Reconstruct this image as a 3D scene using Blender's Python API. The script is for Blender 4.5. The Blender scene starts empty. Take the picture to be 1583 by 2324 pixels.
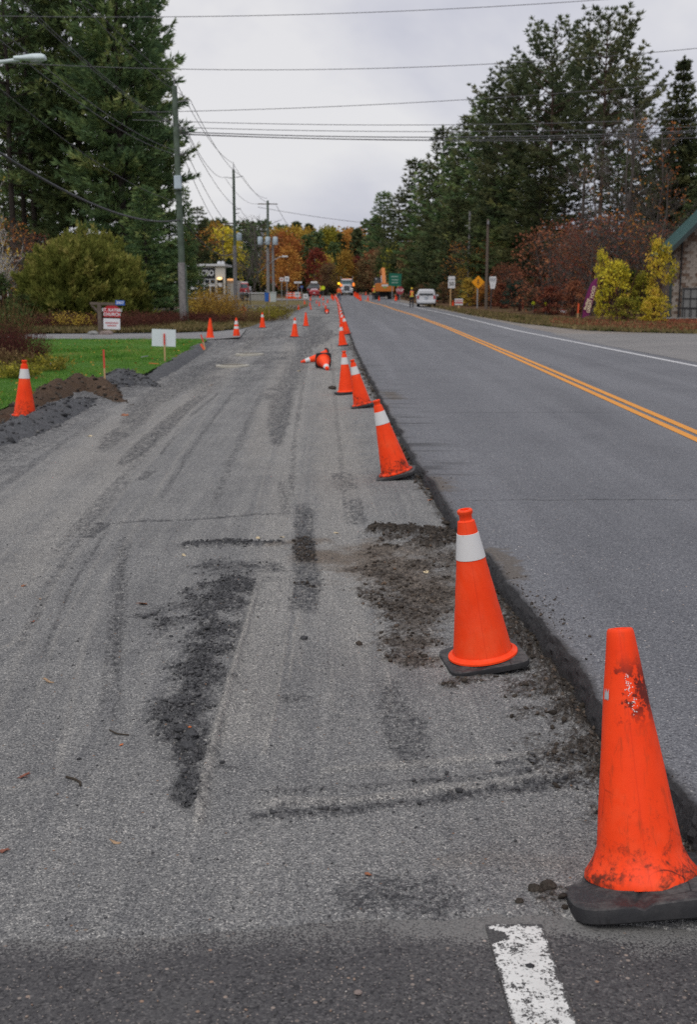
import bpy, bmesh, math, random
import numpy as np
from mathutils import Vector, Matrix, Euler

C = bpy.context.scene.collection
PI = math.pi
rad = math.radians

# ---------------------------------------------------------------- camera
FPX, CX, CY, HOR = 2600.0, 791.5, 1162.0, 660.0
PITCH = math.atan((CY - HOR) / FPX)
CAM_H = 1.66
cam_d = bpy.data.cameras.new('camera')
cam = bpy.data.objects.new('camera', cam_d)
C.objects.link(cam)
cam.location = (0, 0, CAM_H)
cam.rotation_euler = (PI / 2 - PITCH, 0, 0)
cam_d.sensor_fit = 'VERTICAL'
cam_d.sensor_height = 23.6
cam_d.sensor_width = 16.1
cam_d.lens = FPX / 2324.0 * 23.6
cam_d.clip_start = 0.05
cam_d.clip_end = 3000
cam_d.dof.use_dof = True
cam_d.dof.focus_distance = 4.6
cam_d.dof.aperture_fstop = 3.6
bpy.context.scene.camera = cam

# ---------------------------------------------------------------- sky, sun, exposure
SUN_EL, SUN_AZ = rad(58), rad(200)          # high, behind the camera, veiled by the overcast
world = bpy.data.worlds.new('World')
bpy.context.scene.world = world
world.use_nodes = True
wn, wl = world.node_tree.nodes, world.node_tree.links
wn.clear()
w_out = wn.new('ShaderNodeOutputWorld')
w_bg = wn.new('ShaderNodeBackground')
w_sky = wn.new('ShaderNodeTexSky')
w_sky.sky_type = 'NISHITA'
w_sky.sun_disc = False
w_sky.sun_elevation = SUN_EL
w_sky.sun_rotation = SUN_AZ
w_tc = wn.new('ShaderNodeTexCoord')
w_map = wn.new('ShaderNodeMapping')
w_map.inputs['Scale'].default_value = (1.0, 1.0, 2.4)
w_map.inputs['Location'].default_value = (2.15, 0.3, 0.12)
w_n1 = wn.new('ShaderNodeTexNoise')
w_n1.inputs['Scale'].default_value = 1.9
w_n1.inputs['Detail'].default_value = 6
w_n1.inputs['Roughness'].default_value = 0.54
w_n1.inputs['Distortion'].default_value = 0.35
w_r1 = wn.new('ShaderNodeValToRGB')          # the cloud deck, in sky units
els = w_r1.color_ramp.elements
els[0].position, els[0].color = 0.41, (4.2, 4.3, 5.1, 1)
els[1].position, els[1].color = 0.63, (6.95, 6.85, 6.95, 1)
e = w_r1.color_ramp.elements.new(0.52); e.color = (5.5, 5.5, 6.05, 1)
w_mix = wn.new('ShaderNodeMix'); w_mix.data_type = 'RGBA'
w_mix.inputs[0].default_value = 0.93
wl.new(w_tc.outputs['Generated'], w_map.inputs[0])
wl.new(w_map.outputs[0], w_n1.inputs['Vector'])
wl.new(w_n1.outputs['Fac'], w_r1.inputs[0])
wl.new(w_sky.outputs[0], w_mix.inputs[6])
wl.new(w_r1.outputs[0], w_mix.inputs[7])
wl.new(w_mix.outputs[2], w_bg.inputs['Color'])
w_bg.inputs['Strength'].default_value = 0.105
wl.new(w_bg.outputs[0], w_out.inputs[0])

sun_d = bpy.data.lights.new('sun', 'SUN')
sun_d.energy = 1.5
sun_d.angle = rad(45)
sun_d.color = (1.0, 0.965, 0.92)
sun = bpy.data.objects.new('sun', sun_d)
C.objects.link(sun)
sv = Vector((math.sin(SUN_AZ) * math.cos(SUN_EL), math.cos(SUN_AZ) * math.cos(SUN_EL), math.sin(SUN_EL)))
sun.rotation_euler = sv.to_track_quat('Z', 'Y').to_euler()
vs = bpy.context.scene.view_settings
vs.view_transform = 'Standard'
vs.look = 'None'
vs.gamma = 1
vs.exposure = 0.14
vs.use_curve_mapping = False
bpy.context.scene.cycles.use_denoising = False
bpy.context.scene.cycles.max_bounces = 6
bpy.context.scene.cycles.transparent_max_bounces = 8

# ---------------------------------------------------------------- measuring the place
def zg(y):
    """height of the road profile: level, then a slow rise to the far crest"""
    t = np.clip((np.asarray(y, float) - 80) / 150.0, 0, 2.0)
    return np.where(t < 1, 0.75 * (3 * t * t - 2 * t ** 3), 0.75)

CP, SP = math.cos(PITCH), math.sin(PITCH)
def ray(u, v):
    a, b = (u - CX) / FPX, (v - CY) / FPX
    return a, CP - b * SP, -SP - b * CP          # direction (x, y, z)
def gp(u, v, off=0.0):
    """where the sight line meets the ground (road profile + off)"""
    dx, dy, dz = ray(u, v)
    z = off
    for _ in range(25):
        if dz >= -1e-6: t = 4000
        else: t = (z - CAM_H) / dz
        t = min(max(t, 0.1), 600)
        z = 0.5 * z + 0.5 * (float(zg(dy * t)) + off)
    return dx * t, dy * t
def at(u, d, v=None):
    """X (and Z) of the sight line at a distance d along Y"""
    dx, dy, dz = ray(u, v if v is not None else HOR)
    t = d / dy
    return (dx * t, CAM_H + dz * t)
def GP(pts, off=0.0):
    return np.array([gp(u, v, off) for u, v in pts])

# ---------------------------------------------------------------- noise
def _h(ix, iy, seed):
    n = (ix.astype(np.int64) * 374761393 + iy.astype(np.int64) * 668265263 + seed * 974711) & 0xFFFFFFFF
    n = ((n ^ (n >> 13)) * 1274126177) & 0xFFFFFFFF
    n = (n ^ (n >> 16)) & 0xFFFF
    return n / 65535.0
def vn(x, y, seed=0):
    x = np.asarray(x, float); y = np.asarray(y, float)
    ix, iy = np.floor(x), np.floor(y)
    fx, fy = x - ix, y - iy
    fx = fx * fx * (3 - 2 * fx); fy = fy * fy * (3 - 2 * fy)
    a, b = _h(ix, iy, seed), _h(ix + 1, iy, seed)
    c, d = _h(ix, iy + 1, seed), _h(ix + 1, iy + 1, seed)
    return (a + (b - a) * fx) * (1 - fy) + (c + (d - c) * fx) * fy
def fbm(x, y, seed=0, oct=4, gain=0.5):
    s, a, t = 0, 1.0, 0
    for i in range(oct):
        s = s + a * vn(x * 2 ** i, y * 2 ** i, seed + i * 17); t += a; a *= gain
    return s / t
def sstep(a, b, x):
    t = np.clip((x - a) / (b - a), 0, 1)
    return t * t * (3 - 2 * t)
def pdist(x, y, P):
    """distance to a polyline, signed side and position along it 0..1"""
    best = np.full(x.shape, 1e9); along = np.zeros(x.shape); side = np.zeros(x.shape)
    n = len(P) - 1
    for i in range(n):
        ax, ay = P[i]; bx, by = P[i + 1]
        ex, ey = bx - ax, by - ay
        L2 = ex * ex + ey * ey + 1e-12
        t = np.clip(((x - ax) * ex + (y - ay) * ey) / L2, 0, 1)
        qx, qy = x - ax - t * ex, y - ay - t * ey
        d = np.sqrt(qx * qx + qy * qy)
        m = d < best
        best = np.where(m, d, best); along = np.where(m, (i + t) / n, along)
        side = np.where(m, np.sign(ex * qy - ey * qx), side)
    return best, side, along

# ---------------------------------------------------------------- objects
def tag(o, label=None, cat=None, group=None, kind=None):
    if label: o['label'] = label
    if cat: o['category'] = cat
    if group: o['group'] = group
    if kind: o['kind'] = kind
    return o
def empty(name, loc=(0, 0, 0), rz=0.0):
    o = bpy.data.objects.new(name, None)
    o.empty_display_size = 0.2
    o.location = loc; o.rotation_euler = (0, 0, rz)
    C.objects.link(o)
    return o
def thing(name, label, cat, loc=(0, 0, 0), rz=0.0, group=None):
    return tag(empty(name, loc, rz), label, cat, group)
def link_mesh(name, me, mat=None, parent=None, loc=None):
    o = bpy.data.objects.new(name, me)
    if mat is not None and len(me.materials) == 0: me.materials.append(mat)
    C.objects.link(o)
    if parent is not None: o.parent = parent
    if loc is not None: o.location = loc
    return o
def np_mesh(name, V, F, mat=None, parent=None, attrs=None, smooth=False, loc=None):
    """V (n,3) array, F (m,k) int array of k-gons"""
    V = np.ascontiguousarray(V, dtype=np.float32); F = np.ascontiguousarray(F, dtype=np.int32)
    me = bpy.data.meshes.new(name)
    m, k = F.shape
    me.vertices.add(len(V)); me.vertices.foreach_set('co', V.ravel())
    me.loops.add(m * k); me.loops.foreach_set('vertex_index', F.ravel())
    me.polygons.add(m)
    me.polygons.foreach_set('loop_start', np.arange(m, dtype=np.int32) * k)
    me.polygons.foreach_set('loop_total', np.full(m, k, dtype=np.int32))
    if smooth: me.polygons.foreach_set('use_smooth', np.ones(m, dtype=bool))
    for an, av in (attrs or {}).items():
        a = me.attributes.new(an, 'FLOAT', 'POINT')
        a.data.foreach_set('value', np.ascontiguousarray(av, dtype=np.float32).ravel())
    me.update(calc_edges=True); me.validate()
    return link_mesh(name, me, mat, parent, loc)
def grid_faces(nr, nc):
    i = np.arange(nr - 1)[:, None] * nc + np.arange(nc - 1)[None, :]
    i = i.ravel()
    return np.stack([i, i + 1, i + nc + 1, i + nc], 1)

class MB:
    """collects shapes that make up ONE mesh"""
    def __init__(s): s.v = []; s.f = []
    def add(s, v, f, M=None):
        n = len(s.v)
        s.v += [tuple(M @ Vector(p)) if M is not None else tuple(p) for p in v]
        s.f += [tuple(i + n for i in q) for q in f]
        return s
    def box(s, c, d, rz=0.0, rx=0.0, ry=0.0, taper=(1, 1), bev=0.0):
        x, y, z = d[0] / 2, d[1] / 2, d[2] / 2
        M = Matrix.Translation(c) @ Euler((rx, ry, rz)).to_matrix().to_4x4()
        if bev > 0:
            bm = bmesh.new(); bmesh.ops.create_cube(bm, size=1)
            for w in bm.verts:
                t = taper if w.co.z > 0 else (1, 1)
                w.co = Vector((w.co.x * d[0] * t[0], w.co.y * d[1] * t[1], w.co.z * d[2]))
            bmesh.ops.bevel(bm, geom=bm.edges[:], offset=bev, segments=2, affect='EDGES', profile=0.6)
            bm.verts.ensure_lookup_table(); bm.verts.index_update()
            s.add([w.co.copy() for w in bm.verts], [[w.index for w in f.verts] for f in bm.faces], M); bm.free()
            return s
        tx, ty = taper
        v = [(-x, -y, -z), (x, -y, -z), (x, y, -z), (-x, y, -z), (-x * tx, -y * ty, z), (x * tx, -y * ty, z), (x * tx, y * ty, z), (-x * tx, y * ty, z)]
        return s.add(v, [(3, 2, 1, 0), (4, 5, 6, 7), (0, 1, 5, 4), (1, 2, 6, 5), (2, 3, 7, 6), (3, 0, 4, 7)], M)
    def tube(s, P, R, n=8, cap=True):
        P = [Vector(p) for p in P]
        if not hasattr(R, '__len__'): R = [R] * len(P)
        v, f = [], []
        up = Vector((0, 0, 1)); a = None
        for i, p in enumerate(P):
            d = (P[min(i + 1, len(P) - 1)] - P[max(i - 1, 0)])
            d = d.normalized() if d.length > 1e-9 else up
            if a is None:
                a = d.cross(up if abs(d.z) < 0.9 else Vector((1, 0, 0))).normalized()
            else:
                a = (a - d * a.dot(d)).normalized()
            b = d.cross(a)
            for k in range(n):
                t = 2 * PI * k / n
                v.append(p + (a * math.cos(t) + b * math.sin(t)) * R[i])
        for i in range(len(P) - 1):
            for k in range(n):
                k2 = (k + 1) % n
                f.append((i * n + k, i * n + k2, (i + 1) * n + k2, (i + 1) * n + k))
        if cap:
            f.append(tuple(range(n - 1, -1, -1)))
            f.append(tuple((len(P) - 1) * n + k for k in range(n)))
        return s.add(v, f)
    def lathe(s, prof, n=32, M=None, cap0=True, cap1=True, wob=None):
        v, f = [], []
        for i, (r, z) in enumerate(prof):
            for k in range(n):
                t = 2 * PI * k / n
                q = r * (1 + (wob(t, z) if wob else 0))
                v.append((q * math.cos(t), q * math.sin(t), z))
        for i in range(len(prof) - 1):
            for k in range(n):
                k2 = (k + 1) % n
                f.append((i * n + k, i * n + k2, (i + 1) * n + k2, (i + 1) * n + k))
        if cap0: f.append(tuple(range(n - 1, -1, -1)))
        if cap1: f.append(tuple((len(prof) - 1) * n + k for k in range(n)))
        return s.add(v, f, M)
    def prism(s, outline, y0, y1, M=None):
        """outline in (x,z), counter-clockwise seen from -y, extruded along y"""
        n = len(outline)
        v = [(x, y0, z) for x, z in outline] + [(x, y1, z) for x, z in outline]
        f = [tuple(range(n)), tuple(range(2 * n - 1, n - 1, -1))]
        f += [(i, i + n, (i + 1) % n + n, (i + 1) % n) for i in range(n)]
        return s.add(v, f, M)
    def sphere(s, c, r, n=10, sc=(1, 1, 1)):
        m = max(4, n // 2 + 1)
        v = [(c[0], c[1], c[2] - r * sc[2])]; f = []
        for i in range(1, m):
            ph = -PI / 2 + PI * i / m
            for k in range(n):
                t = 2 * PI * k / n
                v.append((c[0] + r * sc[0] * math.cos(ph) * math.cos(t), c[1] + r * sc[1] * math.cos(ph) * math.sin(t), c[2] + r * sc[2] * math.sin(ph)))
        v.append((c[0], c[1], c[2] + r * sc[2]))
        for k in range(n): f.append((0, 1 + (k + 1) % n, 1 + k))
        for i in range(m - 2):
            for k in range(n):
                a = 1 + i * n
                f.append((a + k, a + (k + 1) % n, a + n + (k + 1) % n, a + n + k))
        t = len(v) - 1; a = 1 + (m - 2) * n
        for k in range(n): f.append((a + k, a + (k + 1) % n, t))
        return s.add(v, f)
    def build(s, name, mat, parent=None, smooth=False, loc=None):
        me = bpy.data.meshes.new(name)
        me.from_pydata(s.v, [], s.f); me.update()
        if smooth:
            me.polygons.foreach_set('use_smooth', [True] * len(me.polygons))
            me.set_sharp_from_angle(angle=rad(38))
        return link_mesh(name, me, mat, parent, loc)

def children(o): return [c for c in C.objects if c.parent == o]
KIDS = {}
def kids_of(o):
    return [c for c in bpy.data.objects if c.parent == o]
def copy_tree(o, parent=None):
    c = o.copy(); C.objects.link(c)
    if parent is not None: c.parent = parent
    for ch in list(o.children): copy_tree(ch, c)
    return c
def pose(o, loc, lean_right=0.0, lean_back=0.0, yaw=0.0, scale=1.0):
    M = Matrix.Rotation(lean_right, 4, 'Y') @ Matrix.Rotation(-lean_back, 4, 'X') @ Matrix.Rotation(yaw, 4, 'Z')
    o.location = loc; o.rotation_euler = M.to_euler(); o.scale = (scale,) * 3
    return o
def text(name, body, size, mat, parent, loc, rot=(PI / 2, 0, 0), depth=0.004, align='CENTER', xs=1.0, bold=0.0):
    cu = bpy.data.curves.new(name, 'FONT')
    cu.body = body; cu.size = size; cu.extrude = depth; cu.align_x = align; cu.align_y = 'CENTER'; cu.offset = bold
    cu.resolution_u = 3
    t = bpy.data.objects.new(name, cu); C.objects.link(t)
    dg = bpy.context.evaluated_depsgraph_get(); dg.update()
    me = bpy.data.meshes.new_from_object(t.evaluated_get(dg))
    bpy.data.objects.remove(t)
    me.materials.clear()
    o = link_mesh(name, me, mat, parent, loc)
    o.rotation_euler = rot; o.scale = (xs, 1, 1)
    return o

# ---------------------------------------------------------------- materials
def new_mat(name):
    m = bpy.data.materials.new(name); m.use_nodes = True
    n = m.node_tree.nodes; n.clear()
    out = n.new('ShaderNodeOutputMaterial')
    return m, n, m.node_tree.links, out
class NT:
    """small helper to write node trees"""
    def __init__(s, name):
        s.m, s.n, s.l, s.out = new_mat(name)
        s.tc = s.n.new('ShaderNodeTexCoord')
        s.co = s.tc.outputs['Object']
    def noise(s, scale, detail=3, rough=0.55, co=None, out='Fac', dist=0.0):
        t = s.n.new('ShaderNodeTexNoise')
        t.inputs['Scale'].default_value = scale; t.inputs['Detail'].default_value = detail
        t.inputs['Roughness'].default_value = rough; t.inputs['Distortion'].default_value = dist
        s.l.new(co or s.co, t.inputs['Vector'])
        return t.outputs[out]
    def voro(s, scale, co=None, out='Distance', feature='F1', rnd=1.0):
        t = s.n.new('ShaderNodeTexVoronoi'); t.feature = feature
        t.inputs['Scale'].default_value = scale; t.inputs['Randomness'].default_value = rnd
        s.l.new(co or s.co, t.inputs['Vector'])
        return t.outputs[out]
    def mapping(s, scale=(1, 1, 1), loc=(0, 0, 0), rot=(0, 0, 0), co=None):
        t = s.n.new('ShaderNodeMapping')
        t.inputs['Scale'].default_value = scale; t.inputs['Location'].default_value = loc; t.inputs['Rotation'].default_value = rot
        s.l.new(co or s.co, t.inputs[0])
        return t.outputs[0]
    def sep(s, co=None):
        t = s.n.new('ShaderNodeSeparateXYZ'); s.l.new(co or s.co, t.inputs[0]); return t.outputs
    def attr(s, name):
        t = s.n.new('ShaderNodeAttribute'); t.attribute_name = name; return t.outputs['Fac']
    def math(s, op, a, b=None, c=None, clamp=False):
        t = s.n.new('ShaderNodeMath'); t.operation = op; t.use_clamp = clamp
        for i, x in enumerate((a, b, c)):
            if x is None: continue
            if isinstance(x, (int, float)): t.inputs[i].default_value = x
            else: s.l.new(x, t.inputs[i])
        return t.outputs[0]
    def rng(s, x, a, b, c=0.0, d=1.0, smooth=True):
        t = s.n.new('ShaderNodeMapRange'); t.interpolation_type = 'SMOOTHSTEP' if smooth else 'LINEAR'
        s.l.new(x, t.inputs[0])
        for i, q in enumerate((a, b, c, d)): t.inputs[1 + i].default_value = q
        return t.outputs[0]
    def ramp(s, x, stops, interp='LINEAR'):
        t = s.n.new('ShaderNodeValToRGB'); t.color_ramp.interpolation = interp
        e = t.color_ramp.elements
        while len(e) < len(stops): e.new(0.5)
        for i, (p, c) in enumerate(stops):
            e[i].position = p; e[i].color = (c[0], c[1], c[2], 1)
        s.l.new(x, t.inputs[0])
        return t.outputs[0]
    def mix(s, f, a, b, blend='MIX'):
        t = s.n.new('ShaderNodeMix'); t.data_type = 'RGBA'; t.blend_type = blend
        for i, x in ((0, f), (6, a), (7, b)):
            if isinstance(x, (int, float)): t.inputs[i].default_value = x
            elif isinstance(x, tuple): t.inputs[i].default_value = (x[0], x[1], x[2], 1)
            else: s.l.new(x, t.inputs[i])
        return t.outputs[2]
    def bump(s, h, strength=0.5, dist=0.01, normal=None):
        t = s.n.new('ShaderNodeBump')
        t.inputs['Strength'].default_value = strength; t.inputs['Distance'].default_value = dist
        s.l.new(h, t.inputs['Height'])
        if normal is not None: s.l.new(normal, t.inputs['Normal'])
        return t.outputs[0]
    def bsdf(s, color, rough=0.8, spec=0.3, metal=0.0, normal=None, emit=None, estr=0.0, coat=0.0):
        p = s.n.new('ShaderNodeBsdfPrincipled')
        def put(k, x):
            if isinstance(x, tuple): p.inputs[k].default_value = (x[0], x[1], x[2], 1)
            elif isinstance(x, (int, float)): p.inputs[k].default_value = x
            else: s.l.new(x, p.inputs[k])
        put('Base Color', color); put('Roughness', rough); put('Specular IOR Level', spec); put('Metallic', metal)
        put('Coat Weight', coat)
        if normal is not None: s.l.new(normal, p.inputs['Normal'])
        if emit is not None: put('Emission Color', emit); put('Emission Strength', estr)
        s.l.new(p.outputs[0], s.out.inputs[0])
        return s.m
_mats = {}
def plain(name, c, rough=0.6, spec=0.35, metal=0.0, var=0.12, scale=6.0, bump=0.0, bscale=60.0, emit=None, estr=0.0, coat=0.0):
    """a paint or stuff of one colour with a little unevenness"""
    if name in _mats: return _mats[name]
    t = NT(name)
    nz = t.noise(scale, 5, 0.6)
    lo = tuple(x * (1 - var) for x in c); hi = tuple(min(1, x * (1 + var)) for x in c)
    col = t.ramp(nz, [(0.3, lo), (0.7, hi)])
    nrm = t.bump(t.noise(bscale, 3), bump, 0.004) if bump else None
    _mats[name] = t.bsdf(col, rough, spec, metal, nrm, emit, estr, coat)
    return _mats[name]
def foliage(name, stops, trans=0.25, rough=0.75):
    if name in _mats: return _mats[name]
    t = NT(name)
    col = t.ramp(t.attr('tint'), stops)
    oi = t.n.new('ShaderNodeObjectInfo')
    hsv = t.n.new('ShaderNodeHueSaturation')
    t.l.new(t.rng(oi.outputs['Random'], 0, 1, 0.488, 0.512), hsv.inputs['Hue'])
    t.l.new(t.rng(oi.outputs['Random'], 0, 1, 0.85, 1.18), hsv.inputs['Value'])
    t.l.new(col, hsv.inputs['Color'])
    col = hsv.outputs[0]
    d = t.n.new('ShaderNodeBsdfDiffuse'); t.l.new(col, d.inputs[0])
    g = t.n.new('ShaderNodeBsdfTranslucent'); t.l.new(col, g.inputs[0])
    mx = t.n.new('ShaderNodeMixShader'); mx.inputs[0].default_value = trans
    t.l.new(d.outputs[0], mx.inputs[1]); t.l.new(g.outputs[0], mx.inputs[2])
    t.l.new(mx.outputs[0], t.out.inputs[0])
    _mats[name] = t.m
    return t.m
# ================================================================ GROUND
LANE_Z = -0.09
EDGE_PX = [(1640, 1925), (1583, 1848), (1525, 1772), (1440, 1672), (1360, 1580), (1260, 1450), (1180, 1350), (1090, 1243), (1030, 1163), (985, 1100),
           (945, 1040), (905, 970), (880, 925), (850, 870), (825, 825), (808, 790), (796, 757), (786, 727), (779.5, 705), (774, 690), (769, 680), (766, 672)]
_e = GP(EDGE_PX, 0.0)
_e = _e[np.argsort(_e[:, 1])]
_s0 = (_e[0, 0], _e[0, 1])
_e = np.vstack([[_s0[0] + 0.02 * (_s0[1] + 6), -6.0], _e])
def edge_x(y): return np.interp(y, _e[:, 1], _e[:, 0])
def edge_jag(y):
    y = np.asarray(y, float)
    near = 1 - sstep(10, 40, y)
    return ((fbm(y * 9, y * 0 + 3.3, 5, 4) - 0.5) * 0.035 + (fbm(y * 1.6, y * 0 + 7.3, 8, 2) - 0.5) * 0.09 + (vn(y * 70, y * 0 + 1.3, 6) - 0.5) * 0.012) * (0.35 + 0.65 * near)
def road_edge(y): return edge_x(y) + edge_jag(y)

# left limit of the excavated lane (lawn, mounds, far verge)
LEFT_PX = [(-420, 1210), (-160, 1080), (0, 985), (60, 955), (130, 925), (250, 886), (330, 850), (440, 793), (478, 768), (520, 752), (560, 742), (640, 714), (688, 695), (700, 686), (704, 678), (712, 672)]
_l = GP(LEFT_PX, LANE_Z)
_l = _l[np.argsort(_l[:, 1])]
def left_x(y): return np.interp(y, _l[:, 1], _l[:, 0])

# ---- material of the torn-up lane
def lane_material():
    t = NT('crushed_asphalt')
    big = t.noise(1.1, 5, 0.6)
    streak = t.noise(1.0, 5, 0.6, co=t.mapping((9.0, 0.55, 1), rot=(0, 0, rad(5))))
    g1 = t.noise(95, 4, 0.75)
    g2 = t.noise(330, 2, 0.7)
    gv = t.voro(210, out='Color')
    gsep = t.n.new('ShaderNodeSeparateColor'); t.l.new(gv, gsep.inputs[0])
    chip = gsep.outputs[0]
    base = t.ramp(big, [(0.32, (0.196, 0.196, 0.194)), (0.68, (0.258, 0.257, 0.251))])
    base = t.mix(t.rng(streak, 0.42, 0.72, 0, 0.62), base, (0.30, 0.296, 0.284))
    streak2 = t.noise(1.0, 4, 0.65, co=t.mapping((26, 0.8, 1), rot=(0, 0, rad(2))))
    base = t.mix(t.rng(streak2, 0.52, 0.74, 0, 0.5), base, (0.17, 0.171, 0.174))
    streak3 = t.noise(1.0, 4, 0.6, co=t.mapping((11, 0.45, 1), loc=(3, 7, 0), rot=(0, 0, rad(14))))
    base = t.mix(t.rng(streak3, 0.54, 0.72, 0, 0.4), base, (0.165, 0.167, 0.172))
    patch = t.noise(3.3, 6, 0.62, dist=0.6)
    base = t.mix(t.rng(patch, 0.5, 0.72, 0, 0.38), base, (0.175, 0.177, 0.18))
    base = t.mix(t.math('MULTIPLY', t.attr('pale'), 0.75), base, (0.38, 0.365, 0.335))
    base = t.mix(t.math('MULTIPLY', t.attr('brown'), 0.85), base, (0.165, 0.133, 0.104))
    dk = t.ramp(g1, [(0.3, (0.05, 0.051, 0.055)), (0.7, (0.12, 0.121, 0.125))])
    base = t.mix(t.attr('dark'), base, dk)
    so = t.ramp(t.noise(40, 5, 0.7), [(0.3, (0.027, 0.023, 0.02)), (0.72, (0.088, 0.073, 0.06))])
    base = t.mix(t.attr('soil'), base, so)
    # grain: single stones lighter or darker than the fines between them
    f = t.ramp(chip, [(0.0, (0.25, 0.26, 0.28)), (0.3, (0.74, 0.745, 0.76)), (0.62, (1.05, 1.05, 1.05)), (0.88, (1.4, 1.39, 1.36)), (1.0, (2.5, 2.44, 2.32))])
    col = t.mix(0.8, base, f, 'MULTIPLY')
    cv2 = t.voro(150, out='Color'); cs2 = t.n.new('ShaderNodeSeparateColor'); t.l.new(cv2, cs2.inputs[0])
    col = t.mix(0.42, col, t.ramp(cs2.outputs[0], [(0.0, (0.35, 0.36, 0.38)), (0.25, (0.85, 0.85, 0.86)), (0.75, (1.1, 1.1, 1.09)), (1.0, (1.75, 1.72, 1.66))]), 'MULTIPLY')
    f2 = t.ramp(g1, [(0.25, (0.45, 0.45, 0.46)), (0.5, (1, 1, 1)), (0.78, (1.55, 1.52, 1.48))])
    col = t.mix(0.7, col, f2, 'MULTIPLY')
    pit = t.voro(70)
    col = t.mix(t.math('MULTIPLY', t.rng(pit, 0.0, 0.3, 1, 0), t.rng(t.noise(5, 3), 0.5, 0.7, 0, 0.75)), col, (0.035, 0.036, 0.038))
    rust = t.voro(34, out='Color')
    rs = t.n.new('ShaderNodeSeparateColor'); t.l.new(rust, rs.inputs[0])
    col = t.mix(t.math('MULTIPLY', t.rng(rs.outputs[1], 0.955, 0.965, 0, 1), t.rng(t.voro(34), 0.12, 0.2, 1, 0)), col, (0.25, 0.15, 0.095))
    h = t.math('ADD', t.math('MULTIPLY', g1, 0.9), t.math('MULTIPLY', chip, 0.35))
    h = t.math('ADD', h, t.math('MULTIPLY', g2, 0.35))
    h = t.math('ADD', h, t.math('MULTIPLY', t.math('MULTIPLY', t.noise(28, 5, 0.7), t.math('ADD', t.attr('dark'), t.attr('soil'))), 2.2))
    return t.bsdf(col, 0.93, 0.2, normal=t.bump(h, 0.85, 0.012))
M_LANE = lane_material()

def asphalt_material(name, lo, hi, fleck, tracks=0.0, fl_scale=75, fl_amt=0.975):
    t = NT(name)
    big = t.noise(0.5, 6, 0.62)
    col = t.ramp(big, [(0.3, lo), (0.7, hi)])
    if tracks:
        lane = t.noise(0.9, 3, 0.5, co=t.mapping((1.5, 0.03, 1), rot=(0, 0, rad(1.2))))
        col = t.mix(t.rng(lane, 0.4, 0.68, 0, tracks), col, tuple(x * 1.22 for x in hi))
        blot = t.noise(2.4, 6, 0.65)
        col = t.mix(t.rng(blot, 0.55, 0.75, 0, 0.3), col, tuple(x * 0.78 for x in lo))
    g = t.noise(150, 4, 0.75)
    col = t.mix(0.9, col, t.ramp(g, [(0.28, (0.4, 0.4, 0.42)), (0.5, (1, 1, 1)), (0.75, (1.6, 1.59, 1.56))]), 'MULTIPLY')
    c0 = t.voro(140, out='Color'); c0s = t.n.new('ShaderNodeSeparateColor'); t.l.new(c0, c0s.inputs[0])
    col = t.mix(0.85, col, t.ramp(c0s.outputs[0], [(0.0, (0.3, 0.3, 0.32)), (0.3, (0.85, 0.85, 0.87)), (0.8, (1.12, 1.12, 1.1)), (1.0, (1.9, 1.87, 1.8))]), 'MULTIPLY')
    v = t.voro(fl_scale, out='Color'); d = t.voro(fl_scale)
    s = t.n.new('ShaderNodeSeparateColor'); t.l.new(v, s.inputs[0])
    m = t.math('MULTIPLY', t.rng(s.outputs[0], fl_amt - 0.02, fl_amt, 0, 1), t.rng(d, 0.18, 0.34, 1, 0))
    tone = t.ramp(s.outputs[1], [(0.0, tuple(x * 0.6 for x in fleck)), (0.6, fleck), (0.85, (fleck[0], fleck[1] * 0.72, fleck[2] * 0.52)), (1.0, tuple(min(1, x * 1.7) for x in fleck))])
    col = t.mix(m, col, tone)
    v2 = t.voro(fl_scale * 2.4, out='Color'); s2 = t.n.new('ShaderNodeSeparateColor'); t.l.new(v2, s2.inputs[0])
    m2 = t.math('MULTIPLY', t.rng(s2.outputs[0], 0.90, 0.93, 0, 0.8), t.rng(t.voro(fl_scale * 2.4), 0.2, 0.4, 1, 0))
    col = t.mix(m2, col, fleck)
    if tracks:
        col = t.mix(t.attr('dust'), col, t.ramp(t.noise(60, 4, 0.7), [(0.3, (0.05, 0.042, 0.034)), (0.7, (0.17, 0.14, 0.11))]))
        col = t.mix(t.attr('torn'), col, t.ramp(t.noise(90, 4, .75), [(0.35, (0.010, 0.0095, 0.0095)), (0.6, (0.026, 0.025, 0.025)), (0.75, (0.07, 0.066, 0.062))]))
        oil = t.noise(0.8, 5, 0.6, co=t.mapping((1.6, 0.12, 1), loc=(5, 2, 0)))
        col = t.mix(t.rng(oil, 0.53, 0.72, 0, 0.3), col, (0.075, 0.077, 0.085))
    if name == 'old_asphalt':
        dn_ = t.math('ADD', t.attr('dust'), t.math('MULTIPLY', t.math('SUBTRACT', t.noise(150, 3, .7), 0.5), 3.0))
        col = t.mix(t.math('MULTIPLY', t.rng(dn_, 0.25, 0.6, 0, 0.8), t.rng(t.attr('dust'), 0.02, 0.1, 0, 1)), col, t.ramp(g, [(0.3, (0.09, 0.089, 0.087)), (0.7, (0.27, 0.265, 0.25))]))
        col = t.mix(t.rng(t.noise(1.6, 5, .6), 0.5, 0.7, 0, 0.45), col, (0.10, 0.098, 0.096))
    h = t.math('ADD', g, t.math('MULTIPLY', t.noise(420, 2), 0.5))
    return t.bsdf(col, t.rng(g, 0.3, 0.7, 0.62, 0.85), 0.3, normal=t.bump(h, 0.55, 0.006))
M_ROAD = asphalt_material('road_asphalt', (0.118, 0.121, 0.132), (0.148, 0.151, 0.162), (0.52, 0.505, 0.48), 0.55, 62, 0.955)
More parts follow.
